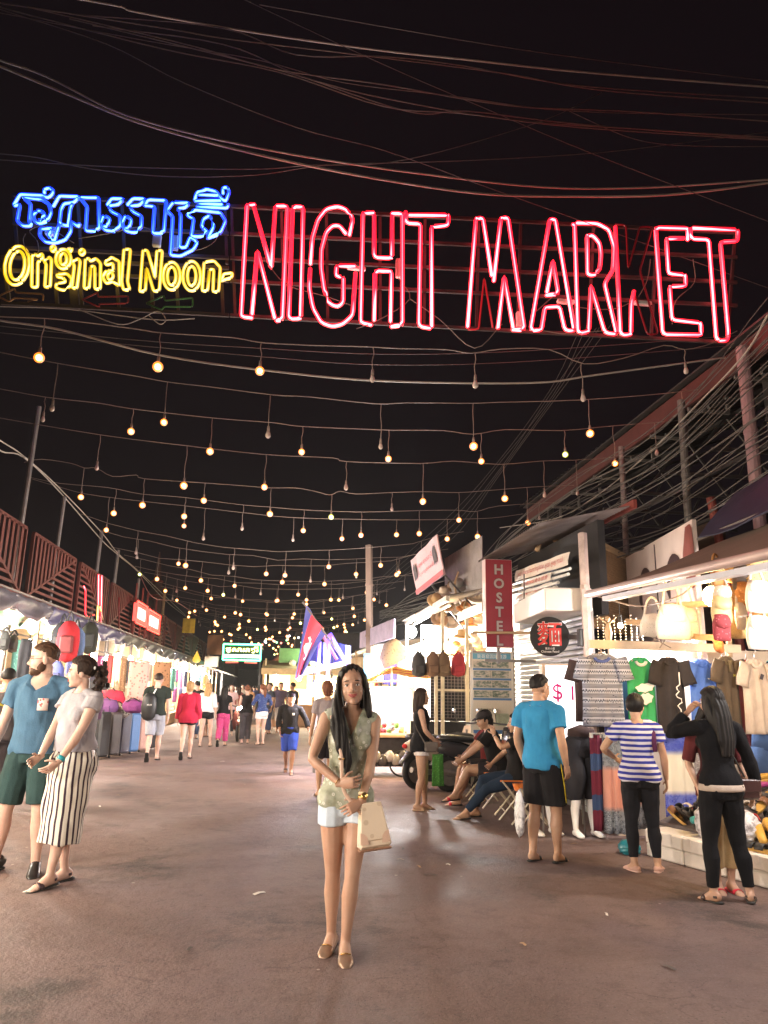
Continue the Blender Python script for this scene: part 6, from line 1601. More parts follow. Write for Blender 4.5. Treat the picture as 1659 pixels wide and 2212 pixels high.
for k, (x, y, c, lb) in enumerate(((302, 1430, (0.5, 0.28, 0.26), 'tall pinkish printed cloth hung at the stall behind the luggage'), (315, 1500, (0.25, 0.20, 0.42), 'violet cloth hung below the pinkish one'), (352, 1430, (0.25, 0.13, 0.07), 'brown cloth hung beyond the man with the backpack'))):
    q = at_y(x, y, 19.6 + k)
    solo('display_cloth', cloth_grid(q, V(1, 0.1, 0), V(0, 0, -0.95 if k != 1 else -0.6), lambda v: 0.24, V(0, -1, 0), 8, 8, 0.015, 2, k), spots('display_%d' % k, c, np.array(c) * 0.5, 12, 0.3), lb, 'cloth', smooth=True)

# ---------------------------------------------------------------- far end of the street
# left far awning
solo('far_awning', MB().slab([[V(-4.3, 41, 2.75), V(-4.3, 50, 2.75)], [V(-2.6, 41, 2.25), V(-2.6, 50, 2.2)]], (0, 0, 1), 0.05), plain('pale_awning_cloth', (0.62, 0.58, 0.52), 0.7), 'pale awning leaning out at the far end of the left row', 'awning')
point('far_awning_light', (-3.4, 45, 1.9), 300, (1, 0.95, 0.88), 0.2)
br = thing('sign_board', 'brown square board hung above the far end of the left row', 'sign', at_y(464, 1414, 40))
a, b = at_y(446, 1414, 40), at_y(483, 1372, 40)
part('board', MB().box(((a[0] + b[0]) / 2, 40, (a[2] + b[2]) / 2), (b[0] - a[0], 0.08, b[2] - a[2])), plain('brown_board', (0.20, 0.09, 0.03), 0.6), br)
part('post', MB().bar((a[0] + 0.1, 40.1, 0), (a[0] + 0.1, 40.1, b[2]), 0.1), M_WOOD, br)
wb_ = thing('switch_box', 'small white box below the brown board', 'box', at_y(458, 1440, 39.8))
a, b = at_y(442, 1440, 39.8), at_y(473, 1418, 39.8)
part('box_body', MB().rbox(((a[0] + b[0]) / 2, 39.8, (a[2] + b[2]) / 2), (b[0] - a[0], 0.4, b[2] - a[2]), 0.02), M_WHITE, wb_)
part('bracket', MB().bar((a[0], 39.8, b[2]), (a[0], 40.05, b[2] + 0.4), 0.05), M_STEEL, wb_)
solo('yellow_flag', cloth_grid(at_y(409, 1336, 33), V(1, 0, 0), V(0, 0, -0.62), lambda v: 0.26, V(0, -1, 0), 8, 8, 0.03, 2), fabric('yellow_cloth', (0.6, 0.45, 0.05)), 'small yellow flag above the left row', 'flag', smooth=True)
gs = thing('neon_sign', 'distant green framed sign with glowing yellow words over the street', 'neon sign', at_y(522, 1426, 46))
a, b = at_y(481, 1425, 46), at_y(564, 1393, 46)
w_, h_ = b[0] - a[0], b[2] - a[2]
cx, cz_ = (a[0] + b[0]) / 2, (a[2] + b[2]) / 2
part('panel', MB().box((cx, 46.1, cz_), (w_, 0.1, h_)), plain('dark_green_panel', (0.02, 0.06, 0.04), 0.5), gs)
M_GRN = glow('neon_green', (0.1, 1.0, 0.45), 6.0)
for p in (((a[0], a[2]), (b[0], a[2])), ((a[0], b[2]), (b[0], b[2])), ((b[0], a[2]), (b[0], b[2])), ((a[0], a[2]), (a[0], b[2]))):
    part('frame_tube', MB().tube([(p[0][0], 46, p[0][1]), (p[1][0], 46, p[1][1])], 0.045, 6), M_GRN, gs)
part('lit_band', MB().box((cx, 46, a[2] + h_ * 0.25), (w_ * 0.96, 0.04, h_ * 0.18)), glow('pale_lit_band', (0.85, 1.0, 1.0), 4.0), gs)
part('lettering', MB().text('ផ្សាររាត្រី', (cx, 45.98, a[2] + h_ * 0.66), (1, 0, 0), (0, 0, 1), width=w_ * 0.86, height=h_ * 0.42, bold=0.01), glow('yellow_lit_words', (1, 0.85, 0.2), 9.0), gs)
for q in (-1, 1): part('red_tube', MB().tube([(cx + q * w_ * 0.08, 46, a[2] - 0.13), (cx + q * w_ * 0.42, 46, a[2] - 0.15)], 0.05, 6), glow('red_lit_tube', (1, 0.12, 0.08), 0.9), gs)
for x in (a[0], b[0]): part('post', MB().bar((x, 46.2, 0), (x, 46.2, b[2]), 0.12), M_DARKSTEEL, gs)
solo('lit_ornament', MB().lathe([(0.02, 0), (0.16, 0.05), (0.2, 0.15), (0.13, 0.32), (0.04, 0.5), (0.0, 0.6)], at_y(424, 1432, 38), 8), glow('amber_ornament', (1, 0.5, 0.03), 0.8), 'small amber lit ornament left of the brown board', 'ornament')
# far right stalls
fs = thing('market_stall', 'brightly lit stall with a green upper board under the flag, far down on the right', 'market stall', V(1.6, 33, 0))
part('back_wall', MB().box((1.9, 35.6, 1.4), (4.6, 0.08, 2.8)), plain('cream_far_wall', (0.75, 0.62, 0.40), 0.8), fs)
part('side_wall', MB().box((-0.55, 34.4, 1.4), (0.06, 2.4, 2.8)), plain('cream_far_wall', (0.75, 0.62, 0.40), 0.8), fs)
part('awning', MB().slab([[V(-0.7, 32.0, 2.30), V(3.6, 32.0, 2.30)], [V(-0.7, 35.6, 2.75), V(3.6, 35.6, 2.75)]], (0, 0, 1), 0.05), plain('cream_far_awning', (0.66, 0.52, 0.30), 0.7), fs)
part('valance', MB().box((1.45, 31.97, 2.22), (4.3, 0.03, 0.24)), plain('cream_far_awning', (0.66, 0.52, 0.30), 0.7), fs)
part('green_board', MB().box((1.5, 33.4, 2.95), (3.0, 0.06, 0.62)), plain('green_board_paint', (0.15, 0.34, 0.12), 0.6), fs)
part('notice', MB().box((0.95, 35.5, 1.85), (0.75, 0.03, 0.6)), plain('tan_notice', (0.35, 0.22, 0.09), 0.6), fs)
part('counter', MB().rbox((1.6, 32.6, 0.45), (3.6, 0.8, 0.9), 0.03), plain('far_counter', (0.4, 0.25, 0.15), 0.6), fs)
for x in (-0.6, 1.5, 3.5): part('post', MB().bar((x, 32.1, 0), (x, 32.1, 2.4), 0.08), M_WOOD, fs)
for k in range(5): solo('paper_lantern', MB().ball((0.6 + 0.45 * k, 33.2, 2.62), (0.16, 0.16, 0.15), 10, 8), plain('pale_lantern', (0.75, 0.75, 0.55), 0.6), 'round pale lantern on the green upper board', 'lantern', 'lanterns on the green board', smooth=True)
for x, w_ in ((-0.1, 1), (0.9, 0), (1.9, 1), (2.9, 0)):
    stall_lamp(V(x, 33.2, 2.0), 'lamp in the bright far stall under the flag', M_TUBE_WARM if not w_ else M_TUBE_WHITE, 230, (1, 0.85, 0.6), 0.12, 0.15, group='lamps of the far stall')
point('green_board_light', (1.5, 32.6, 2.9), 60, (1, 1, 0.8), 0.1)
hut = thing('hut_roof', 'small orange gabled roof left of the flag', 'roof', V(0.4, 37, 2.9))
a, b, c = at_y(588, 1430, 37), at_y(632, 1430, 37), at_y(610, 1412, 37)
part('gable', MB().prism([(a[0], a[2]), (b[0], b[2]), (c[0], c[2])], (0, 37, 0), (1, 0, 0), (0, 0, 1), -0.08), plain('orange_boards', (0.42, 0.15, 0.06), 0.7, 0, 0.3, 6, stretch=(8, 1, 1)), hut)
part('roof_slope', MB().slab([[V(a[0] - 0.1, 37, a[2] - 0.05), V(a[0] - 0.1, 39, a[2] - 0.05)], [V(c[0], 37, c[2] + 0.05), V(c[0], 39, c[2] + 0.05)]], (0, 0, 1), 0.05).slab([[V(b[0] + 0.1, 37, b[2] - 0.05), V(b[0] + 0.1, 39, b[2] - 0.05)], [V(c[0], 37, c[2] + 0.05), V(c[0], 39, c[2] + 0.05)]], (0, 0, 1), 0.05), M_RUST, hut)
part('wall', MB().box(((a[0] + b[0]) / 2, 38, a[2] / 2), (b[0] - a[0], 1.9, a[2])), plain('far_hut_wall', (0.3, 0.2, 0.12), 0.8), hut)
solo('dark_house', MB().rbox((3.5, 52, 2.6), (5, 6, 5.2), 0.05), plain('dark_far_wall', (0.08, 0.07, 0.07), 0.8), 'dark building closing the far right side of the street', 'building')
solo('dark_house', MB().rbox((-8.0, 75, 2.0), (8, 6, 4.0), 0.05), plain('dark_far_wall', (0.08, 0.07, 0.07), 0.8), 'dark low building closing the far left side of the street', 'building')
solo('dark_house', MB().rbox((1.0, 88, 1.8), (12, 6, 3.6), 0.05), plain('dark_far_wall', (0.08, 0.07, 0.07), 0.8), 'dark building at the very end of the street', 'building')
CL = [(1, 0.2, 0.15), (0.9, 0.95, 1), (1, 0.7, 0.3), (0.3, 1, 0.4)]
for k in range(16):
    x, y = rng.uniform(555, 660), rng.uniform(1372, 1395)
    solo('fairy_light', MB().ball(at_y(x, y, 42), 0.06, 7, 5), glow('fairy_%d' % (k % 4), CL[k % 4], 2.5), ('red', 'white', 'amber', 'green')[k % 4] + ' fairy light among those left of the flag', 'light', 'coloured fairy lights left of the flag')
# stalls on the right between the valance and the far stall
for k, (y0_, y1_) in enumerate(((20.6, 24.5), (25.0, 29.5))):
    r = thing('market_stall', ('nearer' if k == 0 else 'farther') + ' of two lit stalls behind the central woman on the right of the street', 'market stall', V(3.4, (y0_ + y1_) / 2, 0))
    part('back_wall', MB().box((4.6, (y0_ + y1_) / 2, 1.5), (0.06, y1_ - y0_, 3.0)), M_BACKL[k], r)
    part('side_wall', MB().box((3.7, y1_, 1.4), (1.8, 0.05, 2.8)), M_SIDE, r)
    part('roof', MB().slab([[V(2.5, y0_, 2.7), V(2.5, y1_, 2.7)], [V(4.7, y0_, 3.1), V(4.7, y1_, 3.1)]], (0, 0, 1), 0.04), M_TARP[3], r)
    part('counter', MB().rbox((3.2, (y0_ + y1_) / 2, 0.45), (1.0, y1_ - y0_ - 0.4, 0.9), 0.02), M_WOOD, r)
    part('post', MB().bar((2.55, y0_, 0), (2.55, y0_, 2.8), 0.07), M_WOOD, r)
    stall_lamp(V(2.9, (y0_ + y1_) / 2 - 0.8, 2.1), 'lamp in the %s lit stall behind the central woman' % ('nearer', 'farther')[k], M_TUBE_WARM, 240, (1, 0.82, 0.55), 0.1, 0.3)
    for i in range(7):
        c = rng.randint(0, 9)
        solo('hanging_garment', cloth_grid(V(2.75 + 0.5 * rng.rand(), y0_ + 0.4 + 0.52 * i, 2.2), V(0.3, 0.95, 0), V(0, 0, -0.7), lambda v: 0.18, V(-0.95, 0.3, 0), 7, 7, 0.02, 2, i), gmat(c), GARC[c][1] + ' garment hung in a stall behind the central woman', 'garment', 'garments of the right far stalls', smooth=True)
# violet lit frame with the flag
vf = thing('lit_frame_stall', 'blue tarpaulin frame with violet glowing tubes beside the flag', 'market stall', at_ground(700, 1660) * [1, 1, 0])
YV = 14.6
M_BLUETARP = plain('blue_tarpaulin', (0.03, 0.04, 0.30), 0.5, 0, 0.3, 3, 0.2)
for P in ([(691, 1386), (684, 1500)], [(711, 1372), (707, 1500)], [(713, 1368), (752, 1440)]):
    part('violet_tube', MB().tube([at_y(*p, YV) for p in P], 0.035, 8), M_TUBE_BLUE, vf, True)
part('red_pole', MB().tube([at_y(697, 1372, YV + 0.2), at_y(728, 1425, YV + 0.2)], 0.03, 6), plain('pink_pole', (0.5, 0.15, 0.2), 0.5), vf)
G = [[at_y(662 + 96 * i / 8, 1384 + 8 * i / 8 + 46 * j / 4 + 3 * math.sin(i + j), YV + 0.6 + 0.05 * math.sin(i * 1.7)) for j in range(5)] for i in range(9)]
part('tarpaulin', MB().slab(G, (0, 1, 0), 0.012), M_BLUETARP, vf)
G = [[at_y(640 + 118 * i / 8, 1450 - 26 * i / 8 + 12 * j, YV + 0.3) for j in range(2)] for i in range(9)]
part('canopy_edge', MB().slab(G, (0, 1, 0), 0.02), plain('cream_canopy_edge', (0.6, 0.55, 0.4), 0.6), vf)
part('post', MB().bar(at_y(754, 1440, YV), at_y(754, 1440, YV) * [1, 1, 0], 0.05).bar(at_y(684, 1500, YV), at_y(684, 1500, YV) * [1, 1, 0], 0.05).bar(at_y(707, 1500, YV), at_y(707, 1500, YV) * [1, 1, 0], 0.05), M_STEEL, vf)
point('violet_tube_and_flag_fill', at_y(700, 1440, YV - 0.6), 14, (0.6, 0.5, 1.0), 0.15)  # fill added in front of the tubes to brighten the flag
point('violet_tube_and_flag_fill', at_y(690, 1480, YV - 0.25), 40, (0.45, 0.3, 1.0), 0.15)
stall_lamp(at_y(716, 1480, 12.4), 'warm flaring lamp just left of the central woman', M_TUBE_WARM, 70, (1, 0.7, 0.35), 0.09, 0.3)
stall_lamp(at_y(676, 1490, 14.3), 'white lamp below the violet tubes', M_TUBE_WHITE, 90, (1, 0.92, 0.95), 0.1, 0.2)
# flag
fl_ = thing('national_flag', 'Cambodian flag of blue and red bands with a white temple, hanging from a slanted staff', 'flag', at_y(748, 1440, YV - 0.3))
part('staff', MB().tube([at_y(654, 1300, YV - 0.3), at_y(752, 1440, YV - 0.3)], 0.018, 7), M_STEEL, fl_)
def flag_pt(u, v):
    """u along the staff, v down the cloth"""
    x = 662 + 44 * u; y = 1308 + 63 * u
    lx, ly = 637 + 16 * u, 1466 + 14 * u * (1 - u) - 10 * u
    s = v
    px = x + (lx - x) * s ** 0.85 + 2.2 * math.sin(u * 11 + s * 3)
    py = y + (ly - y) * s
    return at_y(px, py, YV - 0.32 + 0.07 * math.sin(u * 9.5 + 2 * s) * (0.3 + s))
t = NT('flag_cloth').set(0.75, 0, 0.2)
tc = t.n('ShaderNodeUVMap'); s_ = t.xyz(tc.outputs[0])
vv = s_[0]
band = t.math('LESS_THAN', t.math('ABSOLUTE', t.math('SUBTRACT', vv, 0.5)), 0.25)
t.col(t.mix(band, (0.13, 0.16, 0.56), (0.64, 0.08, 0.13)))
fme = MB().grid([[flag_pt(i / 24, j / 20) for j in range(21)] for i in range(25)])
fo = part('cloth', fme, t.m, fl_, True)
uv = fo.data.uv_layers.new(name='UVMap')
for lp in fo.data.loops:
    i, j = divmod(lp.vertex_index, 21)
    uv.data[lp.index].uv = (i / 24, j / 20)
em = []
for P in ([(0.36, 0.40), (0.36, 0.62), (0.40, 0.62), (0.40, 0.40)], [(0.43, 0.36), (0.43, 0.64), (0.48, 0.64), (0.48, 0.36)], [(0.48, 0.42), (0.48, 0.58), (0.60, 0.55), (0.66, 0.5), (0.60, 0.45)], [(0.48, 0.34), (0.48, 0.40), (0.56, 0.37)], [(0.48, 0.60), (0.48, 0.66), (0.56, 0.63)]):
    em.append(P)
mb = MB()
for P in em: mb.add([flag_pt(0.96 - a * 0.95, 0.5 + (b - 0.5) * 1.35) + V(0, -0.02, 0) for a, b in P], [tuple(range(len(P)))])
part('temple_emblem', mb, M_WHITEINK, fl_)
# ---------------------------------------------------------------- people: one skinned body each, clothes and hair as parts
TMP = bpy.data.scenes.new('work')
def remesh(mb, voxel, smooth=2, wrinkle=0.0, seed=0, fn=None):
    me = mb.mesh('work')
    o = bpy.data.objects.new('work', me)
    TMP.collection.objects.link(o)
    md = o.modifiers.new('r', 'REMESH'); md.mode = 'VOXEL'; md.voxel_size = voxel
    with bpy.context.temp_override(scene=TMP, view_layer=TMP.view_layers[0]):
        dg = bpy.context.evaluated_depsgraph_get()
        dg.update()
        out = bpy.data.meshes.new_from_object(o.evaluated_get(dg), depsgraph=dg)
    n = len(out.vertices)
    v = np.empty(n * 3); out.vertices.foreach_get('co', v); v = v.reshape(-1, 3)
    e = np.empty(len(out.edges) * 2, int); out.edges.foreach_get('vertices', e); e = e.reshape(-1, 2)
    f = [tuple(p.vertices) for p in out.polygons]
    deg = np.bincount(e.ravel(), minlength=n)[:, None].astype(float)
    def lap(x):
        s = np.zeros_like(x)
        for c in range(3):
            s[:, c] = np.bincount(e[:, 0], x[e[:, 1], c], n) + np.bincount(e[:, 1], x[e[:, 0], c], n)
        return s / np.maximum(deg, 1) - x
    for k in range(smooth):
        v = v + 0.55 * lap(v); v = v - 0.48 * lap(v)
    bpy.data.objects.remove(o); bpy.data.meshes.remove(me); bpy.data.meshes.remove(out)
    if wrinkle:
        rs = np.random.RandomState(seed)
        N = vnorm(v, f)
        d = np.zeros(n)
        for k in range(9):
            kv = unit(rs.normal(0, 1, 3) * [1, 1, 0.7]) * rs.uniform(14, 48)
            d += np.sin(v @ kv + 1.9 * np.sin(v @ rs.normal(0, 9, 3)) + rs.uniform(0, 6)) / (1 + 0.4 * k)
        v = v + N * (np.clip(d, -0.7, 2.4) * wrinkle * 0.95)[:, None]
    if fn is not None: v = fn(v, vnorm(v, f))
    r = MB(); r.add(v, f)
    return r
def vnorm(v, f):
    q = np.array([x if len(x) == 4 else (*x, x[2]) for x in f])
    fnm = np.cross(v[q[:, 2]] - v[q[:, 0]], v[q[:, 3]] - v[q[:, 1]])
    N = np.zeros_like(v)
    for k in range(4):
        for c in range(3): N[:, c] += np.bincount(q[:, k], fnm[:, c], len(v))
    return N / np.maximum(np.linalg.norm(N, axis=1, keepdims=True), 1e-9)
def ik(S, T, a, b, pole):
    S, T = np.asarray(S, float), np.asarray(T, float)
    d = T - S; L = np.linalg.norm(d)
    if L > a + b - 0.003: T = S + d / L * (a + b - 0.003); d = T - S; L = np.linalg.norm(d)
    L = max(L, 0.06); t = d / L
    x = (a * a - b * b + L * L) / (2 * L)
    h = math.sqrt(max(a * a - x * x, 1e-6))
    p = np.asarray(pole, float); p = unit(p - t * (p @ t))
    return S + t * x + p * h, T
RING = {
 'f': [(.84, .148, .105, -.012), (.90, .168, .118, -.014), (.96, .158, .112, -.010), (1.04, .126, .094, .0), (1.10, .118, .088, .004), (1.18, .126, .092, .004), (1.26, .140, .098, .0), (1.33, .148, .096, -.006), (1.385, .138, .078, -.012), (1.42, .095, .062, -.014), (1.45, .056, .052, -.010)],
 'm': [(.84, .150, .110, -.008), (.90, .164, .120, -.010), (.97, .160, .118, -.004), (1.05, .152, .112, .0), (1.12, .152, .112, .002), (1.20, .160, .116, .0), (1.28, .172, .120, -.004), (1.35, .176, .112, -.010), (1.40, .160, .088, -.016), (1.435, .100, .068, -.016), (1.465, .062, .058, -.010)]}
ARM = {'f': [(0, .050), (.12, .047), (.25, .042), (.42, .036), (.5, .034), (.62, .036), (.8, .029), (1, .022)], 'm': [(0, .060), (.12, .056), (.25, .050), (.42, .043), (.5, .041), (.62, .044), (.8, .036), (1, .027)]}
LEG = {'f': [(0, .088), (.12, .086), (.25, .077), (.4, .062), (.5, .052), (.56, .048), (.68, .054), (.8, .043), (.92, .033), (1, .032)], 'm': [(0, .090), (.12, .088), (.25, .080), (.4, .066), (.5, .057), (.56, .053), (.68, .060), (.8, .048), (.92, .037), (1, .036)]}
HAIRM = {}
def hair_mat(name, c):
    if name in HAIRM: return HAIRM[name]
    t = NT('hair_' + name).set(0.58, 0, 0.2)
    vec = t.coord('Object', (60, 60, 5))
    f = t.noise(vec, 1.0, 3)
    c = np.array(c)
    t.col(t.ramp(f, [(0.3, c * 0.55), (0.7, np.minimum(c * 1.3, 1))]))
    t.bump(f, 0.4, 0.004)
    HAIRM[name] = t.m
    return t.m
BLACKH = hair_mat('black', (0.012, 0.010, 0.010)); BROWNH = hair_mat('brown', (0.07, 0.035, 0.02)); DKBROWNH = hair_mat('dark_brown', (0.028, 0.016, 0.012)); BLONDEH = hair_mat('fair', (0.36, 0.22, 0.10)); AUBURNH = hair_mat('auburn', (0.14, 0.05, 0.025))
SKIN_TAN = skin('warm_tan_skin', (0.43, 0.262, 0.185)); SKIN_FAIR = skin('fair_skin', (0.54, 0.36, 0.285)); SKIN_BROWN = skin('brown_skin', (0.30, 0.16, 0.10)); SKIN_MID = skin('golden_skin', (0.48, 0.29, 0.19))

class Person:
    def __init__(s, label, loc, face, H, sex, skin_m, vox=0.012, detail=0, wide=1.0, lean=0, side=0, twist=0, head=(0, 0, 0), la=(-.24, .04, .86), ra=(.24, .04, .86), lp=(-.6, -1, 0), rp=(.6, -1, 0), lf=(-.09, 0, .075), rf=(.09, 0, .075), lfd=(-.15, 1, -.12), rfd=(.15, 1, -.12), pel=(0, 0, 0), lk=(-.1, 1, 0), rk=(.1, 1, 0), lh=None, rh=None, ln=None, rn=None, curl=0.5, group=None, legw=1.0, seat=False, hs=1.07):
        s.sex, s.k, s.vox, s.detail, s.wide, s.skin = sex, H / 1.7, vox, detail, wide, skin_m
        s.root = thing('person', label, 'person', (loc[0], loc[1], loc[2] if len(loc) > 2 else 0), math.radians(face), group)
        ORIG[s.root.name] = np.zeros(3)
        s.pel = V(*pel)
        ax, ay, az = math.radians(lean), math.radians(side), math.radians(twist)
        Rx = np.array([[1, 0, 0], [0, math.cos(ax), math.sin(ax)], [0, -math.sin(ax), math.cos(ax)]])
        Ry = np.array([[math.cos(ay), 0, math.sin(ay)], [0, 1, 0], [-math.sin(ay), 0, math.cos(ay)]])
        Rz = np.array([[math.cos(az), -math.sin(az), 0], [math.sin(az), math.cos(az), 0], [0, 0, 1]])
        s.R = Ry @ Rx @ Rz
        sw = (.162 if sex == 'f' else .192) * (0.5 + 0.5 * wide)
        hw = .086
        s.sh = [s.tr(V(-sw, -.012, 1.385)), s.tr(V(sw, -.012, 1.385))]
        s.hip = [V(-hw, 0, .90) + s.pel, V(hw, 0, .90) + s.pel]
        s.legw = legw
        s.arm, s.leg = [], []
        for q, (T, p) in enumerate(((la, lp), (ra, rp))):
            e, w = ik(s.sh[q], T, .285, .25, p); s.arm.append((s.sh[q], e, w))
        for q, (T, p) in enumerate(((lf, lk), (rf, rk))):
            e, w = ik(s.hip[q], T, .43, .40, p); s.leg.append((s.hip[q], e, w))
        s.fd = [unit(lfd), unit(rfd)]
        s.hd = [lh, rh]; s.hn = [ln, rn]; s.curl = curl
        # head axes
        yaw, pit, til = (math.radians(a) for a in head)
        f_ = V(-math.sin(yaw) * math.cos(pit), math.cos(yaw) * math.cos(pit), math.sin(pit))
        f_ = f_ if not seat else f_
        r_ = unit(np.cross(f_, [0, 0, 1])); u_ = np.cross(r_, f_)
        r_, u_ = r_ * math.cos(til) + u_ * math.sin(til), -r_ * math.sin(til) + u_ * math.cos(til)
        s.hs = hs
        s.hx = (r_ * hs, f_ * hs, u_ * hs)
        s.nb = s.tr(V(0, -.012, 1.43))
        s.hc = s.tr(V(0, .012, 1.53)) + u_ * 0.055 * hs + f_ * 0.004
        s.body()
    def tr(s, p):
        p = np.asarray(p, float)
        t = min(1, max(0, (p[2] - .88) / .2)); t = t * t * (3 - 2 * t)
        o = V(0, 0, .93)
        q = s.R @ (p - o) + o
        return p + (q - p) * t + s.pel
    def inv(s, v):
        return (v - V(0, 0, .93) - s.pel) @ s.R + V(0, 0, .93)
    def H(s, x, y, z):
        return s.hc + s.hx[0] * x + s.hx[1] * y + s.hx[2] * z
    def torso(s, mb, z0, z1, off=0.0, offy=None, flare=0.0, belly=0.0, n=22, ho=None):
        R = np.array(RING[s.sex]); offy = off if offy is None else offy
        zs = np.linspace(z0, z1, max(4, int((z1 - z0) / .035)))
        pts, rad = [], []
        for z in zs:
            rx, ry, yo = (np.interp(z, R[:, 0], R[:, k]) for k in (1, 2, 3))
            if z < .9: rx += 0.0
            w = s.wide if z < 1.36 else 0.5 + 0.5 * s.wide
            fl = flare * max(0, (z0 + .22 - z) / .22)
            by = belly * math.exp(-((z - 1.08) / .11) ** 2)
            pts.append(s.tr(V(0, yo + by * .6, z))); rad.append((rx * w + off + fl, ry * w + offy + fl + by))
        mb.loft(pts, rad, ref=s.R[:, 0], n=n, cap=0.15)
        if z1 > 1.38:
            for q in (0, 1):
                a, b = s.nb + s.R[:, 2] * .004, s.sh[q]
                r0 = .050 if s.sex == 'f' else .060
                mb.loft([a, a * .55 + b * .45 + V(0, 0, -.004), b + V(0, 0, -.006)], [r0 * .82 + off * .8, r0 * .84 + off * .8, r0 * .86 + off * .8], n=12, cap=.6)
        if off and z0 < .97:
            for q in (0, 1): mb.ball(s.hip[q] + V(0, 0, .0), np.array([.092, .095, .10]) * s.legw + (off if ho is None else ho), 12, 8)
        if s.sex == 'f' and z1 > 1.3:
            for q in (-1, 1): mb.ball(s.tr(V(q * .068 * s.wide, .066 * s.wide, 1.255)), np.array([.062, .050, .062]) * (0.6 + 0.4 * s.wide) + off * 0.8, 12, 8)
        if s.sex == 'f' and z0 < .9:
            for q in (-1, 1): mb.ball(s.tr(V(q * .075 * s.wide, -.065, .875)), np.array([.085, .07, .085]) * s.wide + off * 0.7, 12, 8)
    def limb(s, mb, J, tab, t0, t1, off=0.0, flare=0.0, w=1.0, n=12, back=0.0, cap=0.3):
        S, E, W = J
        ts = [t0] + [t for t, r in tab if t0 < t < t1] + [t1]
        ts = sorted(set(ts + list(np.linspace(t0, t1, 6))))
        bend = unit((E - S) / np.linalg.norm(E - S) - (W - E) / max(np.linalg.norm(W - E), 1e-6)) if np.linalg.norm(np.cross(E - S, W - E)) > 1e-4 else V(0, 0, 0)
        pts, rad = [], []
        for t in ts:
            p = S + (E - S) * (t / .5) if t <= .5 else E + (W - E) * ((t - .5) / .5)
            if abs(t - .5) < .06: p = p - bend * 0.006
            if back and .55 < t < .9: p = p - V(*s.calf) * back * math.sin((t - .55) / .35 * math.pi)
            r = np.interp(t, [a for a, b in tab], [b for a, b in tab]) * w + off + flare * max(0, (t - t0) / max(t1 - t0, .01)) ** 1.3
            pts.append(p); rad.append(r)
        mb.loft(pts, rad, ref=(1, 0.05, 0), n=n, cap=cap)
    calf = (0, 1, 0)
    def body(s):
        mb = MB()
        s.torso(mb, .83, 1.45)
        for q in (0, 1):
            mb.ball(s.sh[q] + V(0, 0, -.004), (.056, .052, .055) if s.sex == 'm' else (.048, .046, .048), 12, 8)
            s.limb(mb, s.arm[q], ARM[s.sex], 0, 1, w=0.4 + 0.6 * s.wide)
            s.limb(mb, s.leg[q], LEG[s.sex], 0, 1, w=s.legw, back=.012)
            A = s.leg[q][2]; d = s.fd[q]; up = unit(np.cross(np.cross(d, [0, 0, 1]), d)); 
            mb.loft([A - d * .055 - up * .035, A - d * .035 - up * .03, A + d * .02 - up * .025, A + d * .08 - up * .045, A + d * .135 - up * .058, A + d * .175 - up * .062], [(.022, .028), (.031, .042), (.034, .045), (.038, .030), (.041, .018), (.024, .010)], ref=np.cross(d, up), n=12)
        mb.loft([s.nb - s.R[:, 2] * .05, s.nb, s.H(0, -.02, -.07), s.H(0, -.015, -.01)], [.060, .052 if s.sex == 'f' else .062, .047 if s.sex == 'f' else .056, .045], n=12)
        if s.detail < 1: s.headgeo(mb)
        b = remesh(mb, s.vox, 3)
        if s.detail >= 1:
            h = MB(); s.headgeo(h)
            h.loft([s.H(0, -.018, -.10), s.H(0, -.02, -.07), s.H(0, -.015, -.01)], [.046 if s.sex == 'f' else .055, .047 if s.sex == 'f' else .056, .045], n=14)
            h = remesh(h, 0.0045 if s.detail > 1 else 0.006, 4, fn=s.face)
            b.add(h.arr(), h.f)
        for q in (0, 1): s.hand(b, q)
        s.mk('body', b, s.skin)
        if s.detail >= 1: s.features()
    def mk(s, name, mb, mat, parent=None, smooth=True, label=None):
        me = bpy.data.meshes.new(name)
        me.from_pydata((mb.arr() * s.k).tolist(), [], mb.f)
        if smooth: me.shade_smooth()
        me.materials.append(mat)
        o = bpy.data.objects.new(name, me); COL.objects.link(o); o.parent = parent or s.root
        ORIG[o.name] = np.zeros(3)
        if label: o['label'] = label
        return o
    def headgeo(s, mb):
        H = s.H; ax = s.hx
        m_ = 1.06 if s.sex == 'm' else 1.0
        mb.ball(H(0, -.012, .032), (.074 * m_, .092, .084), 18, 12, ax)
        mb.ball(H(0, .030, -.022), (.0635 * m_, .062, .082), 16, 10, ax)
        mb.ball(H(0, .030, -.066), (.050 * m_, .052, .040 * m_), 14, 9, ax)
        mb.ball(H(0, .066, -.092), (.022 * m_, .020, .018), 10, 7, ax)
        for q in (-1, 1):
            mb.ball(H(q * .036, .058, -.030), (.023, .024, .027), 10, 7, ax)
            mb.ball(H(q * .042 * m_, .014, -.060), (.016, .034, .026), 10, 7, ax)
            mb.ball(H(q * .076 * m_, -.012, -.012), (.008, .020, .031), 10, 7, ax)
        mb.ball(H(0, .074, .024), (.048, .016, .014), 12, 7, ax)
        mb.loft([H(0, .082, .012), H(0, .094, -.008), H(0, .108, -.026), H(0, .096, -.036)], [(.008, .009), (.009, .010), (.013, .011), (.010, .008)], ref=ax[0], n=10)
        for q in (-1, 1): mb.ball(H(q * .012, .095, -.030), (.009, .010, .008), 8, 6, ax)
        mb.ball(H(0, .084, -.058), (.022, .010, .009), 10, 7, ax)
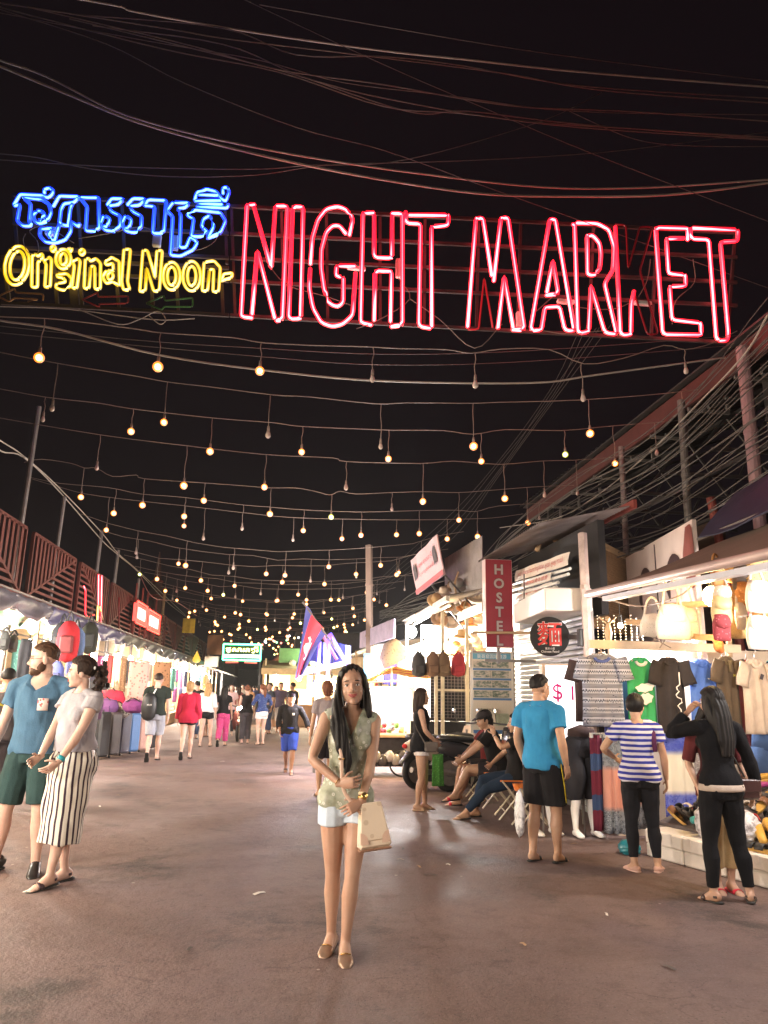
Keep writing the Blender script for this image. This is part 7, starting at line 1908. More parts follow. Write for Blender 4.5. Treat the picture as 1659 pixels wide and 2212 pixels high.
    def face(s, v, N):
        A = np.array(s.hx)
        q = (v - s.hc) @ A.T / s.hs ** 2
        for e in (-1, 1):
            d2 = ((q[:, 0] - e * .031) / .017) ** 2 + ((q[:, 2] - .004) / .011) ** 2
            w = np.exp(-d2) * (q[:, 1] > .03)
            v = v - N * (w * .007)[:, None]
        return v
    def features(s):
        ax = s.hx; H = s.H
        white, dark = plain('eye_white', (0.75, 0.72, 0.70), 0.15, 0, 0.02, 3, 0), plain('eye_dark', (0.02, 0.012, 0.01), 0.08, 0, 0.1, 3, 0)
        for q in (-1, 1):
            e = s.mk('eye', MB().ball(H(q * .031, .0735, .004), (.0125, .0105, .0068), 14, 8, ax), white)
            s.mk('iris', MB().ball(H(q * .0305, .0805, .004), (.0058, .0045, .0058), 10, 7, ax), dark, e)
            lid = [H(q * (.031 + .0145 * t), .0845 - .006 * abs(t) ** 2, .0105 - .0055 * t * t + .001) for t in np.linspace(-1, 1, 7)]
            s.mk('eyelash', MB().tube(lid, .0016, 5), dark)
            br = [H(q * (.030 + .021 * t), .089 - .010 * t * t, .027 + .004 * (1 - t * t) - .0015 * (t + 1)) for t in np.linspace(-1, 1, 7)]
            s.mk('eyebrow', MB().loft(br, [(.002, .0012), (.003, .002), (.0034, .002), (.0032, .002), (.0028, .0018), (.002, .0015), (.001, .001)], ref=ax[2], n=6), s.browm if hasattr(s, 'browm') else BLACKH)
        lips = plain('lips_%s' % s.sex, (0.33, 0.07, 0.07) if s.sex == 'f' else (0.36, 0.17, 0.14), 0.35, 0, 0.1, 20, 0)
        mb = MB()
        up_ = [H(x, .0925 - 14 * x * x, -.0535 + (.0012 if abs(x) > .004 else 0) + 8.5 * x * x) for x in np.linspace(-.027, .027, 9)]
        mb.loft(up_, [(.0012, .0012), (.003, .003), (.0042, .004), (.0048, .004), (.0044, .004), (.0048, .004), (.0042, .004), (.003, .003), (.0012, .0012)], ref=ax[2], n=8)
        lo_ = [H(x, .0915 - 14 * x * x, -.0625 + 19 * x * x) for x in np.linspace(-.0245, .0245, 9)]
        mb.loft(lo_, [(.0012, .0012), (.0035, .003), (.005, .0042), (.0056, .005), (.0058, .005), (.0056, .005), (.005, .0042), (.0035, .003), (.0012, .0012)], ref=ax[2], n=8)
        s.mk('lips', mb, lips)
    def hand(s, b, q):
        S, E, W = s.arm[q]
        d = unit(W - E) if s.hd[q] is None else unit(s.hd[q])
        sg = -1 if q == 0 else 1
        n = V(-sg, 0.15, 0) if s.hn[q] is None else V(*s.hn[q])      # palm side
        n = unit(n - d * (n @ d)); a = np.cross(d, n)                # a: across the palm
        th = a if (a @ V(0, 1, 0)) > 0 else -a                        # thumb towards the front
        if s.hn[q] is not None: th = a * sg if True else a
        m_ = MB()
        g = 1.0 if s.sex == 'm' else 0.9
        m_.loft([W - d * .03, W + d * .005, W + d * .035, W + d * .07, W + d * .088], [(.024 * g, .019 * g), (.027 * g, .018 * g), (.038 * g, .017 * g), (.040 * g, .015 * g), (.037 * g, .012 * g)], ref=th, n=12)
        for k in range(4):
            o = W + d * (.083 * g) + th * ((.029 - .0195 * k) * g)
            L = (.040, .045, .042, .032)[k] * g; c = s.curl * (1 + .1 * k)
            p0, dr = o - d * .012, d + th * (.12 - .08 * k)
            pts = [p0, o]; p = o
            for j, l in enumerate((1.0, .65, .5)):
                ang = c * (0.55, 1.25, 1.8)[j]
                dd = unit(unit(dr) * math.cos(ang) + n * math.sin(ang)); p = p + dd * L * l; pts.append(p)
            r = .0085 * g
            m_.loft(pts, [r, r, r * .95, r * .85, r * .62], ref=th, n=7 if s.detail < 2 else 9)
        o = W + d * .022 + th * .022 * g
        d1 = unit(d * .65 + th * .75 + n * .35)
        m_.loft([o - d1 * .012, o + d1 * .022, o + d1 * .045 + n * .004 * (1 + s.curl), o + d1 * .058 + d * .016 + n * .012 * s.curl * 2], [.013 * g, .0115 * g, .0095 * g, .006 * g], n=8)
        if s.detail > 1: m_ = remesh(m_, .0034, 3)
        b.add(m_.arr(), m_.f)
    # ---- clothes
    def top(s, mat, hem=.86, sleeve=.28, off=.013, neck='crew', flare=.012, name='shirt', wr=.004, belly=0.0, hm=.022, sfl=.012, zt=1.425, label=None, seed=1, col=None):
        mb = MB()
        s.torso(mb, hem, zt, off, off, flare, belly, 22, hm if hm < .015 else max(off + .006, hm))
        if zt > 1.38:
            for q in (0, 1):
                if sleeve is None: mb.ball(s.sh[q] * .86 + s.nb * .14 + V(0, 0, .004), (.052, .052, .044), 12, 8)
                else:
                    mb.ball(s.sh[q] - V(0, 0, .006), (.046 + off if s.sex == 'f' else .054 + off, .045 + off if s.sex == 'f' else .052 + off, .044 + off), 12, 8)
                    s.limb(mb, s.arm[q], ARM[s.sex], 0, sleeve, off * .9, sfl, 0.4 + 0.6 * s.wide, cap=0.02)
        def carve(v, N):
            v = v.copy(); v[:, 2] = np.maximum(v[:, 2], hem + s.pel[2] - .012 + .004 * np.sin(40 * v[:, 0]))
            if neck is None: return v
            q = s.inv(v)
            rr = np.hypot(q[:, 0] / (.076 if s.sex == 'f' else .082), (q[:, 1] + .012) / .075)
            m_ = (q[:, 2] > 1.385) & (rr < 1.0)
            c = s.nb - s.R[:, 2] * .05
            if neck in ('v', 'scoop'):
                dz, kk = (1.27, .42) if neck == 'v' else (1.345, 1.6)
                m_ |= (q[:, 1] > .0) & (np.abs(q[:, 0]) < kk * (q[:, 2] - dz)) & (np.abs(q[:, 0]) < .085) & (q[:, 2] > dz)
            w = m_.astype(float)[:, None]
            return v + w * ((c - v) * .28)
        r = remesh(mb, max(.007, s.vox * .85), 2, wr, seed, carve)
        return s.mk(name, r, mat, None, True, label)
    def bottom(s, mat, t1=.36, off=.012, flare=.012, waist=1.0, name='shorts', wr=.003, seed=2, label=None):
        mb = MB()
        s.torso(mb, .80, waist, min(off, .014), None, 0, 0, 22, min(off * .5, .010))
        for q in (0, 1): s.limb(mb, s.leg[q], LEG[s.sex], 0, t1, off, flare, s.legw, cap=0.02, back=.010 if t1 > .6 else 0)
        return s.mk(name, remesh(mb, max(.008, s.vox * .85), 2, wr, seed), mat, None, True, label)
    def skirt(s, mat, z0, r0, z1=1.03, name='skirt', wr=.004, ny=.9, seed=3, dx=0.0):
        mb = MB()
        c = (s.leg[0][2] + s.leg[1][2]) / 2
        for q in (-1, 1): mb.ball(V(q * .075 * s.wide, -.060, .88) + s.pel, (.094 * s.wide, .080 * s.wide, .12), 12, 8)
        pts, rad = [], []
        w = np.interp([0, .12, .3, .6, 1], [0, 1], [0, 1])
        for t, rx in ((0, .135 * s.wide), (.08, .16 * s.wide), (.17, .18 * s.wide), (.35, .5 * (.18 * s.wide + r0)), (.7, r0 * 1.03), (1, r0)):
            z = z1 + (z0 - z1) * t
            pts.append(V(c[0] * t, (c[1] + .02) * t, z) + s.pel * (1 - t)); rad.append((rx, rx * (ny if t > .2 else .74)))
        mb.loft(pts, rad, n=26, cap=0.01)
        return s.mk(name, remesh(mb, .009, 2, wr, seed), mat)
    def shoes(s, mat, kind='shoe', sole=None):
        for q in (0, 1):
            A = s.leg[q][2]; d = s.fd[q]; up = unit(np.cross(np.cross(d, [0, 0, 1]), d)); sd = np.cross(d, up)
            b = A - up * .070
            sm = sole or M_BLACKRUB
            out = []
            so = MB().loft([b - d * .072, b - d * .05, b + d * .02, b + d * .10, b + d * .16, b + d * .192], [(.026, .010), (.036, .011), (.036, .010), (.046, .010), (.042, .010), (.020, .008)], ref=sd, n=12)
            if kind == 'shoe':
                m_ = MB().loft([A - d * .068 - up * .035, A - d * .045 - up * .02, A + d * .025 - up * .024, A + d * .085 - up * .044, A + d * .145 - up * .053, A + d * .19 - up * .06], [(.026, .034), (.039, .050), (.041, .048), (.045, .032), (.046, .022), (.026, .011)], ref=sd, n=14)
                o = s.mk('shoe', m_, mat); s.mk('sole', so, sm, o)
            elif kind == 'flat':
                m_ = MB().loft([A - d * .066 - up * .05, A - d * .045 - up * .042, A + d * .025 - up * .050, A + d * .075 - up * .052, A + d * .10 - up * .046, A + d * .15 - up * .054, A + d * .192 - up * .062], [(.026, .026), (.037, .034), (.039, .024), (.043, .022), (.046, .026), (.046, .020), (.024, .010)], ref=sd, n=14)
                o = s.mk('shoe', m_, mat); s.mk('sole', so, sm, o)
            else:
                o = s.mk('sandal', so, sm)
                st_ = [A + d * .09 + sd * .046 * math.cos(a) + up * (-.062 + .042 * math.sin(a)) for a in np.linspace(0, math.pi, 8)]
                s.mk('strap', MB().loft(st_, [(.022, .003)] * 8, ref=d, n=6), mat, o)
                if kind == 'strap':
                    st_ = [A - d * .02 + sd * .036 * math.cos(a) + (up * .0 - d * .035) * math.sin(a) - up * .03 for a in np.linspace(0, math.pi, 8)]
                    s.mk('heel_strap', MB().loft(st_, [(.010, .003)] * 8, ref=up, n=6), mat, o)
    def hair(s, style, mat, L=.3):
        ax = s.hx; H = s.H
        def fn(d):
            x, y, z = d
            low = -.22 if style == 'short' else -.55
            if style == 'short': face = (y > .25 and z < .56 - .30 * x * x) or (y > -.02 and z < .18)
            else: face = y > .34 and z < .60 - .35 * abs(x)
            if face: return .80
            if z < low - .45 * max(0, -y - .2): return .84
            if style == 'short' and y > -.12 and z < -.02: return .86
            return 1.0 + .006 * math.sin(23 * x + 9 * z) + .006 * math.sin(31 * y - 17 * z)
        r3 = (.086, .103, .096)
        if s.detail: mb = remesh(MB().ball(H(0, -.012, .036), r3, 96, 64, ax, fn), .0038, 4, 0, 0, lambda v, N: v + N * (.0016 * np.sin(300 * (v @ ax[0])) + .0022 * np.sin(70 * (v @ ax[1]) + 55 * (v @ ax[2])) * np.sin(90 * (v @ ax[0])))[:, None])
        else: mb = MB().ball(H(0, -.012, .036), r3, 40, 28, ax, fn)
        h1 = MB()
        if style == 'crop' or style == 'short': pass
        elif style == 'long':
            h1.loft([H(0, -.05, .06), H(0, -.085, -.04), H(0, -.10, -.12), H(0, -.105, -.12 - L * .6), H(0, -.10, -.12 - L)], [(.070, .05), (.084, .045), (.092, .04), (.088, .034), (.06, .018)], ref=ax[0], n=18)
            for q in (-1, 1): h1.loft([H(q * .066, -.01, .05), H(q * .082, -.02, -.03), H(q * .086, -.05, -.13), H(q * .07, -.08, -.25)], [(.02, .05), (.017, .05), (.02, .045), (.01, .02)], n=10)
        elif style == 'pony':
            h1.loft([H(0, -.085, .03), H(0, -.125, .02), H(0, -.15, -.04), H(0, -.145, -.04 - L * .6), H(0, -.13, -.04 - L)], [(.03, .03), (.03, .03), (.042, .036), (.04, .034), (.012, .012)], ref=ax[0], n=12)
        elif style == 'curly':
            h1.loft([H(0, -.08, .03), H(0, -.115, .0)], [(.035, .035), (.03, .03)], n=10)
            rs = np.random.RandomState(4)
            for k in range(46):
                c = H(rs.normal(0, .03), -.135 + rs.normal(0, .026), -.055 + rs.normal(0, .055)); h1.ball(c, rs.uniform(.014, .026), 8, 6)
        elif style == 'bun':
            h1.ball(H(0, -.07, .10), (.045, .045, .04), 12, 8)
        elif style == 'bob':
            h1.loft([H(0, -.06, .05), H(0, -.07, -.03), H(0, -.06, -.085)], [(.08, .05), (.086, .055), (.07, .04)], ref=ax[0], n=16)
        s.mk('hair', mb, mat)
        if h1.n:
            def groove(v, N): return v + N * (.0035 * np.sin(160 * (v @ ax[0]) + 40 * (v @ ax[1])))[:, None]
            s.mk('hair_length', remesh(h1, .006 if s.detail else .009, 2, 0, 0, groove), mat)
    def glasses(s):
        H = s.H; mb = MB()
        for q in (-1, 1):
            mb.tube([H(q * .031 + .019 * math.cos(a), .098, .003 + .014 * math.sin(a)) for a in np.arange(12) * math.pi / 6], .0016, 5, True)
            mb.tube([H(q * .050, .096, .006), H(q * .078, .01, .008)], .0016, 5)
        mb.tube([H(-.012, .099, .006), H(.012, .099, .006)], .0015, 5)
        s.mk('glasses', mb, M_BLACKRUB)
    def band(s, q, t, r, h, mat, name='watch'):
        S, E, W = s.arm[q]
        p = E + (W - E) * t; d = unit(W - E)
        return s.mk(name, MB().loft([p - d * h, p - d * h * .5, p + d * h * .5, p + d * h], [r * .9, r, r, r * .9], n=14, cap=0), mat)
WOMAN_TOP = NT('green_grey_print').set(0.7, 0, 0.3)
def blouse_mat():
    t = NT('olive_square_print').set(0.75, 0, 0.25)
    vec = t.coord('Object', (1, 0.6, 1))
    big = t.noise(vec, 9, 4)
    base = t.ramp(big, [(0.32, (0.17, 0.19, 0.14)), (0.5, (0.33, 0.35, 0.27)), (0.68, (0.48, 0.48, 0.42))])
    d = t.voro(vec, 26); d2 = t.voro(vec, 17)
    sq = t.math('MULTIPLY', t.math('LESS_THAN', d, 0.26), t.math('GREATER_THAN', d, 0.12))
    c = t.mix(sq, base, (0.60, 0.60, 0.54))
    c = t.mix(t.math('LESS_THAN', d2, 0.14), c, (0.16, 0.17, 0.13))
    t.col(c)
    t.bump(t.noise(vec, 60, 3), 0.3, 0.004)
    return t.m
# 1 the woman in the middle
M_GOLD = plain('gold_metal', (0.75, 0.48, 0.18), 0.25, 0.9, 0.1, 8, 0)
P = Person('woman with long black hair and a green print blouse standing mid street facing the camera', (0.45, 4.82), 180, 1.63, 'f', SKIN_TAN, .0085, 2, 0.93, side=-2.5, head=(-6, 3, -5), hs=1.10,
           la=(-.075, .19, .895), lp=(-1.0, -.25, -.12), ra=(.055, .19, 1.005), rp=(1.0, -.2, -.2), lf=(-.012, .07, .072), lfd=(.05, 1, -.10), rf=(.060, -.10, .072), rfd=(.35, 1, -.12), lk=(.05, 1, 0), rk=(-.1, 1, 0), lh=(.72, .30, -.35), rh=(-.85, .42, .10), ln=(.2, -1, -.3), rn=(-.3, -1, 0.1), curl=0.85, legw=0.97)
P.top(blouse_mat(), .835, None, .014, 'v', .004, 'blouse', .0025, hm=.011)
P.bottom(fabric('pale_denim', (0.52, 0.60, 0.70)), .185, .007, .012, .92, 'shorts', .002)
P.shoes(plain('bronze_leather', (0.32, 0.21, 0.15), 0.3, 0.4, 0.25, 12), 'flat')
for q in (0, 1):
    A = P.leg[q][2]; d = P.fd[q]; up = unit(np.cross(np.cross(d, [0, 0, 1]), d)); sd = np.cross(d, up)
    P.mk('shoe_buckle', MB().tube([A + d * .105 - sd * .03 - up * .022, A + d * .11 - up * .014, A + d * .105 + sd * .03 - up * .022], .004, 6), M_GOLD)
h = MB()
h.loft([P.H(.03, -.005, .108), P.H(.074, .006, .05), P.H(.090, .008, -.03), P.H(.094, .045, -.12), P.H(.095, .105, -.22), P.H(.075, .125, -.33), P.H(.055, .125, -.42), P.H(.06, .115, -.50)], [(.03, .025), (.02, .05), (.022, .062), (.038, .055), (.052, .036), (.048, .026), (.034, .018), (.010, .008)], ref=P.hx[0], n=16)
h.loft([P.H(-.02, -.01, .108), P.H(-.072, .0, .06), P.H(-.088, -.01, -.02), P.H(-.088, -.02, -.12), P.H(-.085, -.045, -.24), P.H(-.07, -.06, -.30)], [(.03, .03), (.018, .05), (.018, .058), (.024, .055), (.03, .04), (.012, .015)], ref=P.hx[0], n=14)
h.loft([P.H(0, -.06, .06), P.H(0, -.085, -.04), P.H(0, -.10, -.14), P.H(0, -.10, -.30)], [(.07, .05), (.086, .045), (.09, .04), (.06, .02)], ref=P.hx[0], n=16)
h.ball(P.H(0, -.012, .040), (.087, .103, .096), 96, 64, P.hx, lambda d: .80 if ((d[1] > .20 and d[2] < .84 - .9 * (d[0] + .12) ** 2) or d[2] < -.5) else 1.0)
P.mk('hair', remesh(h, .0042, 14, 0, 0, lambda v, N: v + N * (.0028 * np.sin(210 * v[:, 0] + 60 * v[:, 1]))[:, None]), BLACKH)
cm = [V(.052, .072, 1.40), V(.045, .105, 1.355), V(.012, .122, 1.29)]
for q in (-1, 1):
    G = [[P.tr(V(q * (.058 - .040 * t) + q * .042 * u * (1 - .4 * t), .030 + .085 * t - .012 * u + .012, 1.425 - .115 * t - .034 * u)) for u in (0, .5, 1)] for t in np.linspace(0, 1, 6)]
    P.mk('collar', MB().slab(G, V(0, 1, .3), .006), bpy.data.materials['olive_square_print'])
P.mk('button_placket', MB().tube([P.tr(V(.0, .115, 1.26)), P.tr(V(.0, .108, 1.15)), P.tr(V(.0, .106, 1.05)), P.tr(V(0, .125, .92)), P.tr(V(0, .135, .83))], [.004] * 5, 5), fabric('placket_cloth', (0.30, 0.30, 0.25)))
P.band(0, .90, .029, .010, M_GOLD, 'watch'); P.band(0, .80, .031, .006, plain('pearl_beads', (.75, .62, .4), .3), 'bracelet'); P.band(1, .93, .026, .003, M_GOLD, 'bracelet')
wr = P.arm[0][2] - unit(P.arm[0][2] - P.arm[0][1]) * .03
P.mk('watch_face', MB().disc(wr + V(-.01, .030, .012), .022, (-.3, 1, .35), 16, .012), M_GOLD)
for x, y_, z in ((.030, .20, 0), ):
    pass
# shoulder bag
w0 = P.root.location; c180 = lambda x, y, z: V(w0[0] - x * P.k, w0[1] - y * P.k, z * P.k)
bg = thing('shoulder_bag', 'cream shoulder bag with pale pink corners held at the hip of the central woman', 'bag', c180(-.13, .16, .68))
ax = (unit(V(-1, 0, -.13)), unit(V(.12, -1, 0)), unit(V(-.13, 0, 1)))
bc = c180(-.150, .165, .775)
M_CREAM = spots('cream_hide', (0.66, 0.55, 0.44), (0.54, 0.43, 0.33), 16, 0.3)
M_PINKL = plain('pale_pink_leather', (0.62, 0.43, 0.34), 0.4, 0, 0.06, 4)
def taper(m_, k):
    for q, v in enumerate(m_.v):
        h_ = (v - bc) @ ax[2]
        m_.v[q] = v - np.outer(((v - bc) @ ax[0]) * (h_ + .13) * k, ax[0])
    return m_
body_ = part('bag_body', taper(MB().rbox(bc - ax[2] * .02, (.205, .065, .25), .022, ax), 1.5), M_CREAM, bg)
part('flap', taper(MB().rbox(bc + ax[1] * .034 + ax[2] * .012, (.186, .014, .212), .012, ax), 1.5), M_CREAM, bg)
for q in (-1, 1):
    part('corner_patch', MB().prism([(q * .103, -.142), (q * .045, -.144), (q * .052, -.10), (q * .072, -.078), (q * .098, -.072)][::q], bc + ax[1] * .0425 + ax[2] * .022, ax[0] * .86, ax[2] * .92, .003), M_PINKL, bg)
part('base_piping', MB().rbox(bc - ax[2] * .146, (.196, .062, .012), .005, ax), plain('brown_piping', (0.25, 0.13, 0.08), 0.5), bg)
sp_ = [c180(.115, .055, 1.405), c180(.085, .145, 1.30), c180(.055, .185, 1.18), c180(.048, .195, 1.05), c180(.03, .20, .96), c180(-.03, .20, .88), c180(-.09, .185, .82)]
part('strap', MB().loft(smooth_path(sp_, 4), [(.011, .004)] * 25, ref=(1, 0, 0), n=6), M_PINKL, bg)
for q in (-1, 1): part('stud', MB().ball(c180(.053 + q * .012, .195, 1.15), .007, 8, 6), M_GOLD, bg)

# 2 and 3 the couple on the left
P = Person('tall bearded man in a blue T-shirt and dark green shorts at the left edge', (-2.03, 6.98), 172, 1.84, 'm', SKIN_FAIR, .011, 1, 1.02, head=(-66, -4, 0), la=(-.30, .10, .90), lp=(-.6, -1, 0), ra=(.32, .06, .84), rp=(.5, -1, 0), lf=(-.13, .04, .075), rf=(.20, .0, .075), lfd=(-.35, 1, -.1), rfd=(.7, 1, -.1), curl=.5)
P.browm = BROWNH
P.top(fabric('steel_blue_jersey', (0.065, 0.135, 0.215)), .87, .30, .018, 'scoop', .012, 'tshirt', .005, .015, .02)
P.bottom(fabric('dark_green_twill', (0.028, 0.055, 0.055)), .47, .020, .022, 1.0)
P.shoes(plain('black_clog', (0.02, 0.018, 0.018), 0.35), 'shoe')
P.hair('short', BROWNH); P.glasses()
bd_ = MB()
bd_.ball(P.H(0, .040, -.078), (.050, .056, .040), 16, 10, P.hx); bd_.ball(P.H(.0, .074, -.092), (.028, .022, .026), 12, 8, P.hx)
for q in (-1, 1): bd_.ball(P.H(q * .050, .014, -.052), (.020, .034, .042), 10, 8, P.hx)
P.mk('beard', bd_, BROWNH)
po = P.tr(V(-.085, .142, 1.24))
pk_ = P.mk('pocket', MB().box(po, (.082, .008, .092)), spots('pocket_print', (0.62, 0.50, 0.46), (0.55, 0.08, 0.08), 36, 0.34))
P = Person('curly haired woman in a grey T-shirt and long striped skirt looking left', (-1.60, 6.58), 140, 1.72, 'f', SKIN_FAIR, .010, 1, 1.10, head=(-44, -3, 0), la=(-.16, .25, .92), lp=(-.5, -.8, -.4), ra=(.06, .27, .93), rp=(.7, -.6, 0), lf=(-.05, .14, .075), rf=(.05, -.06, .075), lfd=(.0, 1, -.1), rfd=(.25, 1, -.1), curl=.5, lh=(.35, .55, -.55), rh=(-.1, .8, -.35))
P.top(fabric('pale_grey_jersey', (0.36, 0.34, 0.37)), .99, .17, .018, 'crew', .014, 'tshirt', .005, .02, .012)
def vstripe():
    t = NT('cream_black_stripes').set(0.8, 0, 0.2)
    vec = t.coord('Object'); o = t.xyz(vec)
    k = t.math('MULTIPLY', t.math('ARCTAN2', o[0], t.math('SUBTRACT', o[1], -0.03)), 4.6)
    fr = t.math('FRACT', t.math('ADD', t.math('ADD', k, t.math('MULTIPLY', t.noise(vec, 5, 2), 0.3)), 20))
    t.col(t.mix(t.math('LESS_THAN', fr, 0.36), (0.66, 0.62, 0.55), (0.045, 0.025, 0.04)))
    t.bump(t.noise(vec, 30, 3), 0.25, 0.006)
    return t.m
P.skirt(vstripe(), .30, .165, 1.04, 'skirt', .007, .9)
P.mk('sash', MB().loft([V(.02, .13, 1.0), V(.06, .16, .93), V(.05, .17, .80), V(.06, .16, .72)], [(.03, .015), (.025, .012), (.03, .01), (.035, .008)], n=8), bpy.data.materials['cream_black_stripes'])
P.shoes(plain('dark_plum_leather', (0.045, 0.022, 0.028), 0.4), 'strap')
P.hair('curly', DKBROWNH)
P.band(0, .90, .030, .016, plain('teal_rubber', (0.02, 0.30, 0.36), 0.4), 'watch'); 
P.mk('hair_clip', MB().ball(P.H(-.05, -.10, .03), (.012, .008, .014), 8, 6), M_WHITE)

# right side figures
P = Person('man in a bright blue polo shirt and black shorts looking at the price board', (2.52, 7.10), -52, 1.66, 'm', SKIN_MID, .010, 1, 0.98, head=(-14, -6, 0), la=(-.25, .06, .88), ra=(.25, .02, .88), lf=(-.10, -.06, .075), rf=(.10, .06, .075), lfd=(-.1, 1, -.1), rfd=(-.05, 1, -.1), lean=-2, curl=.5)
P.top(fabric('bright_blue_pique', (0.035, 0.22, 0.43)), .84, .31, .022, 'crew', .012, 'polo_shirt', .005, .02, sfl=.012)
P.mk('collar', MB().loft([P.tr(V(0, -.01, 1.415)), P.tr(V(0, -.012, 1.45)), P.tr(V(0, -.012, 1.465))], [(.100, .092), (.088, .080), (.080, .072)], n=18), fabric('bright_blue_pique', (0, 0, 0)))
P.bottom(fabric('black_shorts_cloth', (0.014, 0.013, 0.015)), .46, .026, .028, 1.0)
P.mk('side_stripe', MB().tube([P.leg[1][0] + V(.118, 0, -.01), P.leg[1][0] * .6 + P.leg[1][1] * .4 + V(.122, 0, 0), P.leg[1][0] * .15 + P.leg[1][1] * .85 + V(.120, 0, 0)], .006, 5), plain('yellow_piping', (0.55, 0.45, 0.02), 0.7))
P.shoes(M_BLACKRUB, 'slide'); P.hair('short', BLACKH); P.glasses()
crumple(V(2.27, 7.05, 0.42), (0.045, 0.08, 0.19), M_PLASTIC, 'thin white carrier bag hanging beside the man in the blue polo', 31, 'carrier_bag', 'plastic bag', 14, 12, .3)
P = Person('short haired woman in a blue and white striped T-shirt seen from behind', (3.27, 6.66), -14, 1.50, 'f', SKIN_MID, .010, 1, 1.16, head=(-24, -12, 0), la=(-.20, .20, 1.06), lp=(-1, -.5, -.3), ra=(.27, .03, .87), rp=(.4, -1, 0), lf=(-.10, .0, .075), rf=(.13, .02, .075), lfd=(-.35, 1, -.1), rfd=(.4, 1, -.1), legw=1.12, curl=.5)
P.top(stripes('blue_white_stripes', 2, 0.047, (0.62, 0.60, 0.66), (0.035, 0.04, 0.30), 0.5), .87, .27, .018, 'crew', .010, 'tshirt', .004, .02, .010)
P.mk('shoulder_strap', MB().loft([P.tr(V(.12, .08, 1.38)), P.tr(V(.135, -.02, 1.43)), P.tr(V(.14, -.10, 1.33)), P.tr(V(.145, -.115, 1.15))], [(.024, .005)] * 4, n=6), fabric('plum_strap', (0.10, 0.03, 0.08)))
P.bottom(fabric('black_denim', (0.016, 0.016, 0.02)), .93, .008, .0, 1.0, 'jeans', .003)
P.shoes(plain('pink_canvas', (0.55, 0.33, 0.27), 0.6), 'flat', plain('pink_sole', (0.62, 0.42, 0.36), 0.6)); P.hair('short', BLACKH)
P.mk('hair_length', remesh(MB().ball(P.H(0, -.03, .02), (.088, .10, .09), 18, 12, P.hx, lambda d: .8 if d[1] > .45 else 1), .007, 2), BLACKH)
P = Person('long haired woman in a black jacket seen from behind at the shoe display', (3.46, 5.70), 4, 1.56, 'f', SKIN_TAN, .010, 1, 1.03, head=(8, -4, 0), la=(-.14, .17, 1.50), lp=(-.8, .5, -.9), ra=(.42, .06, .86), rp=(.6, -1, 0), lf=(-.14, .0, .075), rf=(.16, -.05, .075), lfd=(-.2, 1, -.1), rfd=(.75, 1, -.1), legw=1.04, curl=.6)
P.mk('shirt_hem', MB().loft([P.tr(V(0, -.016, z)) for z in (.868, .885, .92)], [(.197, .150), (.199, .152), (.19, .142)], n=28, cap=0), fabric('cream_undershirt', (0.42, 0.34, 0.29)))
P.top(fabric('black_jacket_cloth', (0.008, 0.008, 0.010)), .905, .93, .017, 'crew', .004, 'jacket', .004, 0, .006)
P.bottom(fabric('black_trousers', (0.010, 0.010, 0.012)), .95, .010, .004, .98, 'trousers', .003)
P.shoes(plain('dark_brown_strap', (0.05, 0.03, 0.03), 0.4), 'strap'); P.hair('long', BLACKH, .30)
P.mk('bag_strap', MB().loft([P.tr(V(-.10, .05, 1.42)), P.tr(V(-.06, -.118, 1.34)), P.tr(V(.06, -.125, 1.15)), P.tr(V(.17, -.10, .98))], [(.008, .004)] * 4, n=6), M_BLACKRUB)
w0 = P.root.location
hb_ = thing('handbag', 'dark brown handbag at the right hip of the woman in the black jacket', 'bag', (w0[0] + .24, w0[1] - .02, .66))
q = V(w0[0] + .23, w0[1] - .0, .80)
part('bag_body', MB().rbox(q, (.17, .09, .15), .02), plain('dark_brown_hide', (0.05, 0.02, 0.02), 0.3), hb_); part('flap', MB().rbox(q + V(0, -.048, .03), (.172, .012, .09), .006), plain('dark_brown_hide', (0, 0, 0)), hb_)
P = Person('seller in beige trousers and dark red top behind the black jacket', (3.60, 5.98), 172, 1.50, 'f', SKIN_TAN, .014, 0, 1.0, head=(10, -20, 0), la=(-.25, .12, .85), ra=(.22, .1, .9), lf=(-.06, 0, .075), rf=(.06, 0, .075))
P.top(fabric('dark_red_blouse', (0.09, 0.02, 0.022)), .80, .5, .015, 'crew', .03); P.bottom(fabric('beige_trousers', (0.42, 0.29, 0.15)), .84, .018, .010, 1.0, 'trousers'); P.shoes(plain('red_sandal', (0.6, 0.03, 0.06), 0.4), 'slide', plain('red_sandal', (0, 0, 0))); P.hair('long', BLACKH, .2)
P = Person('woman in a black off shoulder top and white shorts beside the parked scooters', (1.93, 10.15), -98, 1.53, 'f', SKIN_TAN, .011, 1, 1.02, head=(14, 4, 0), la=(-.10, .20, .98), lp=(-1, -.6, -.2), ra=(.12, .20, .96), rp=(1, -.6, -.2), lf=(-.07, .06, .075), rf=(.07, -.05, .075), lfd=(-.1, 1, -.1), rfd=(.1, 1, -.1), legw=1.05)
P.top(fabric('black_off_shoulder', (0.012, 0.012, 0.014)), .82, None, .02, None, .03, 'top', .004, 0, .01, 1.335); P.bottom(fabric('white_shorts', (0.70, 0.64, 0.64)), .16, .014, .010, .95)
P.shoes(plain('tan_strap', (0.45, 0.3, 0.2), 0.5), 'slide', plain('tan_sole', (0.5, 0.35, 0.25), 0.6)); P.hair('long', DKBROWNH, .12)
w0 = P.root.location
r = thing('belt_bag', 'small grey bag on the hip of the woman in the off shoulder top', 'bag', (w0[0] + .12, w0[1] - .16, .74)); q = V(w0[0] + .10, w0[1] - .17, .80)
part('bag_body', MB().rbox(q, (.17, .07, .13), .02), plain('grey_brown_leather', (0.12, 0.10, 0.09), 0.4), r); part('flap', MB().rbox(q + V(0, -.038, .025), (.172, .012, .075), .006), plain('grey_brown_leather', (0, 0, 0)), r)
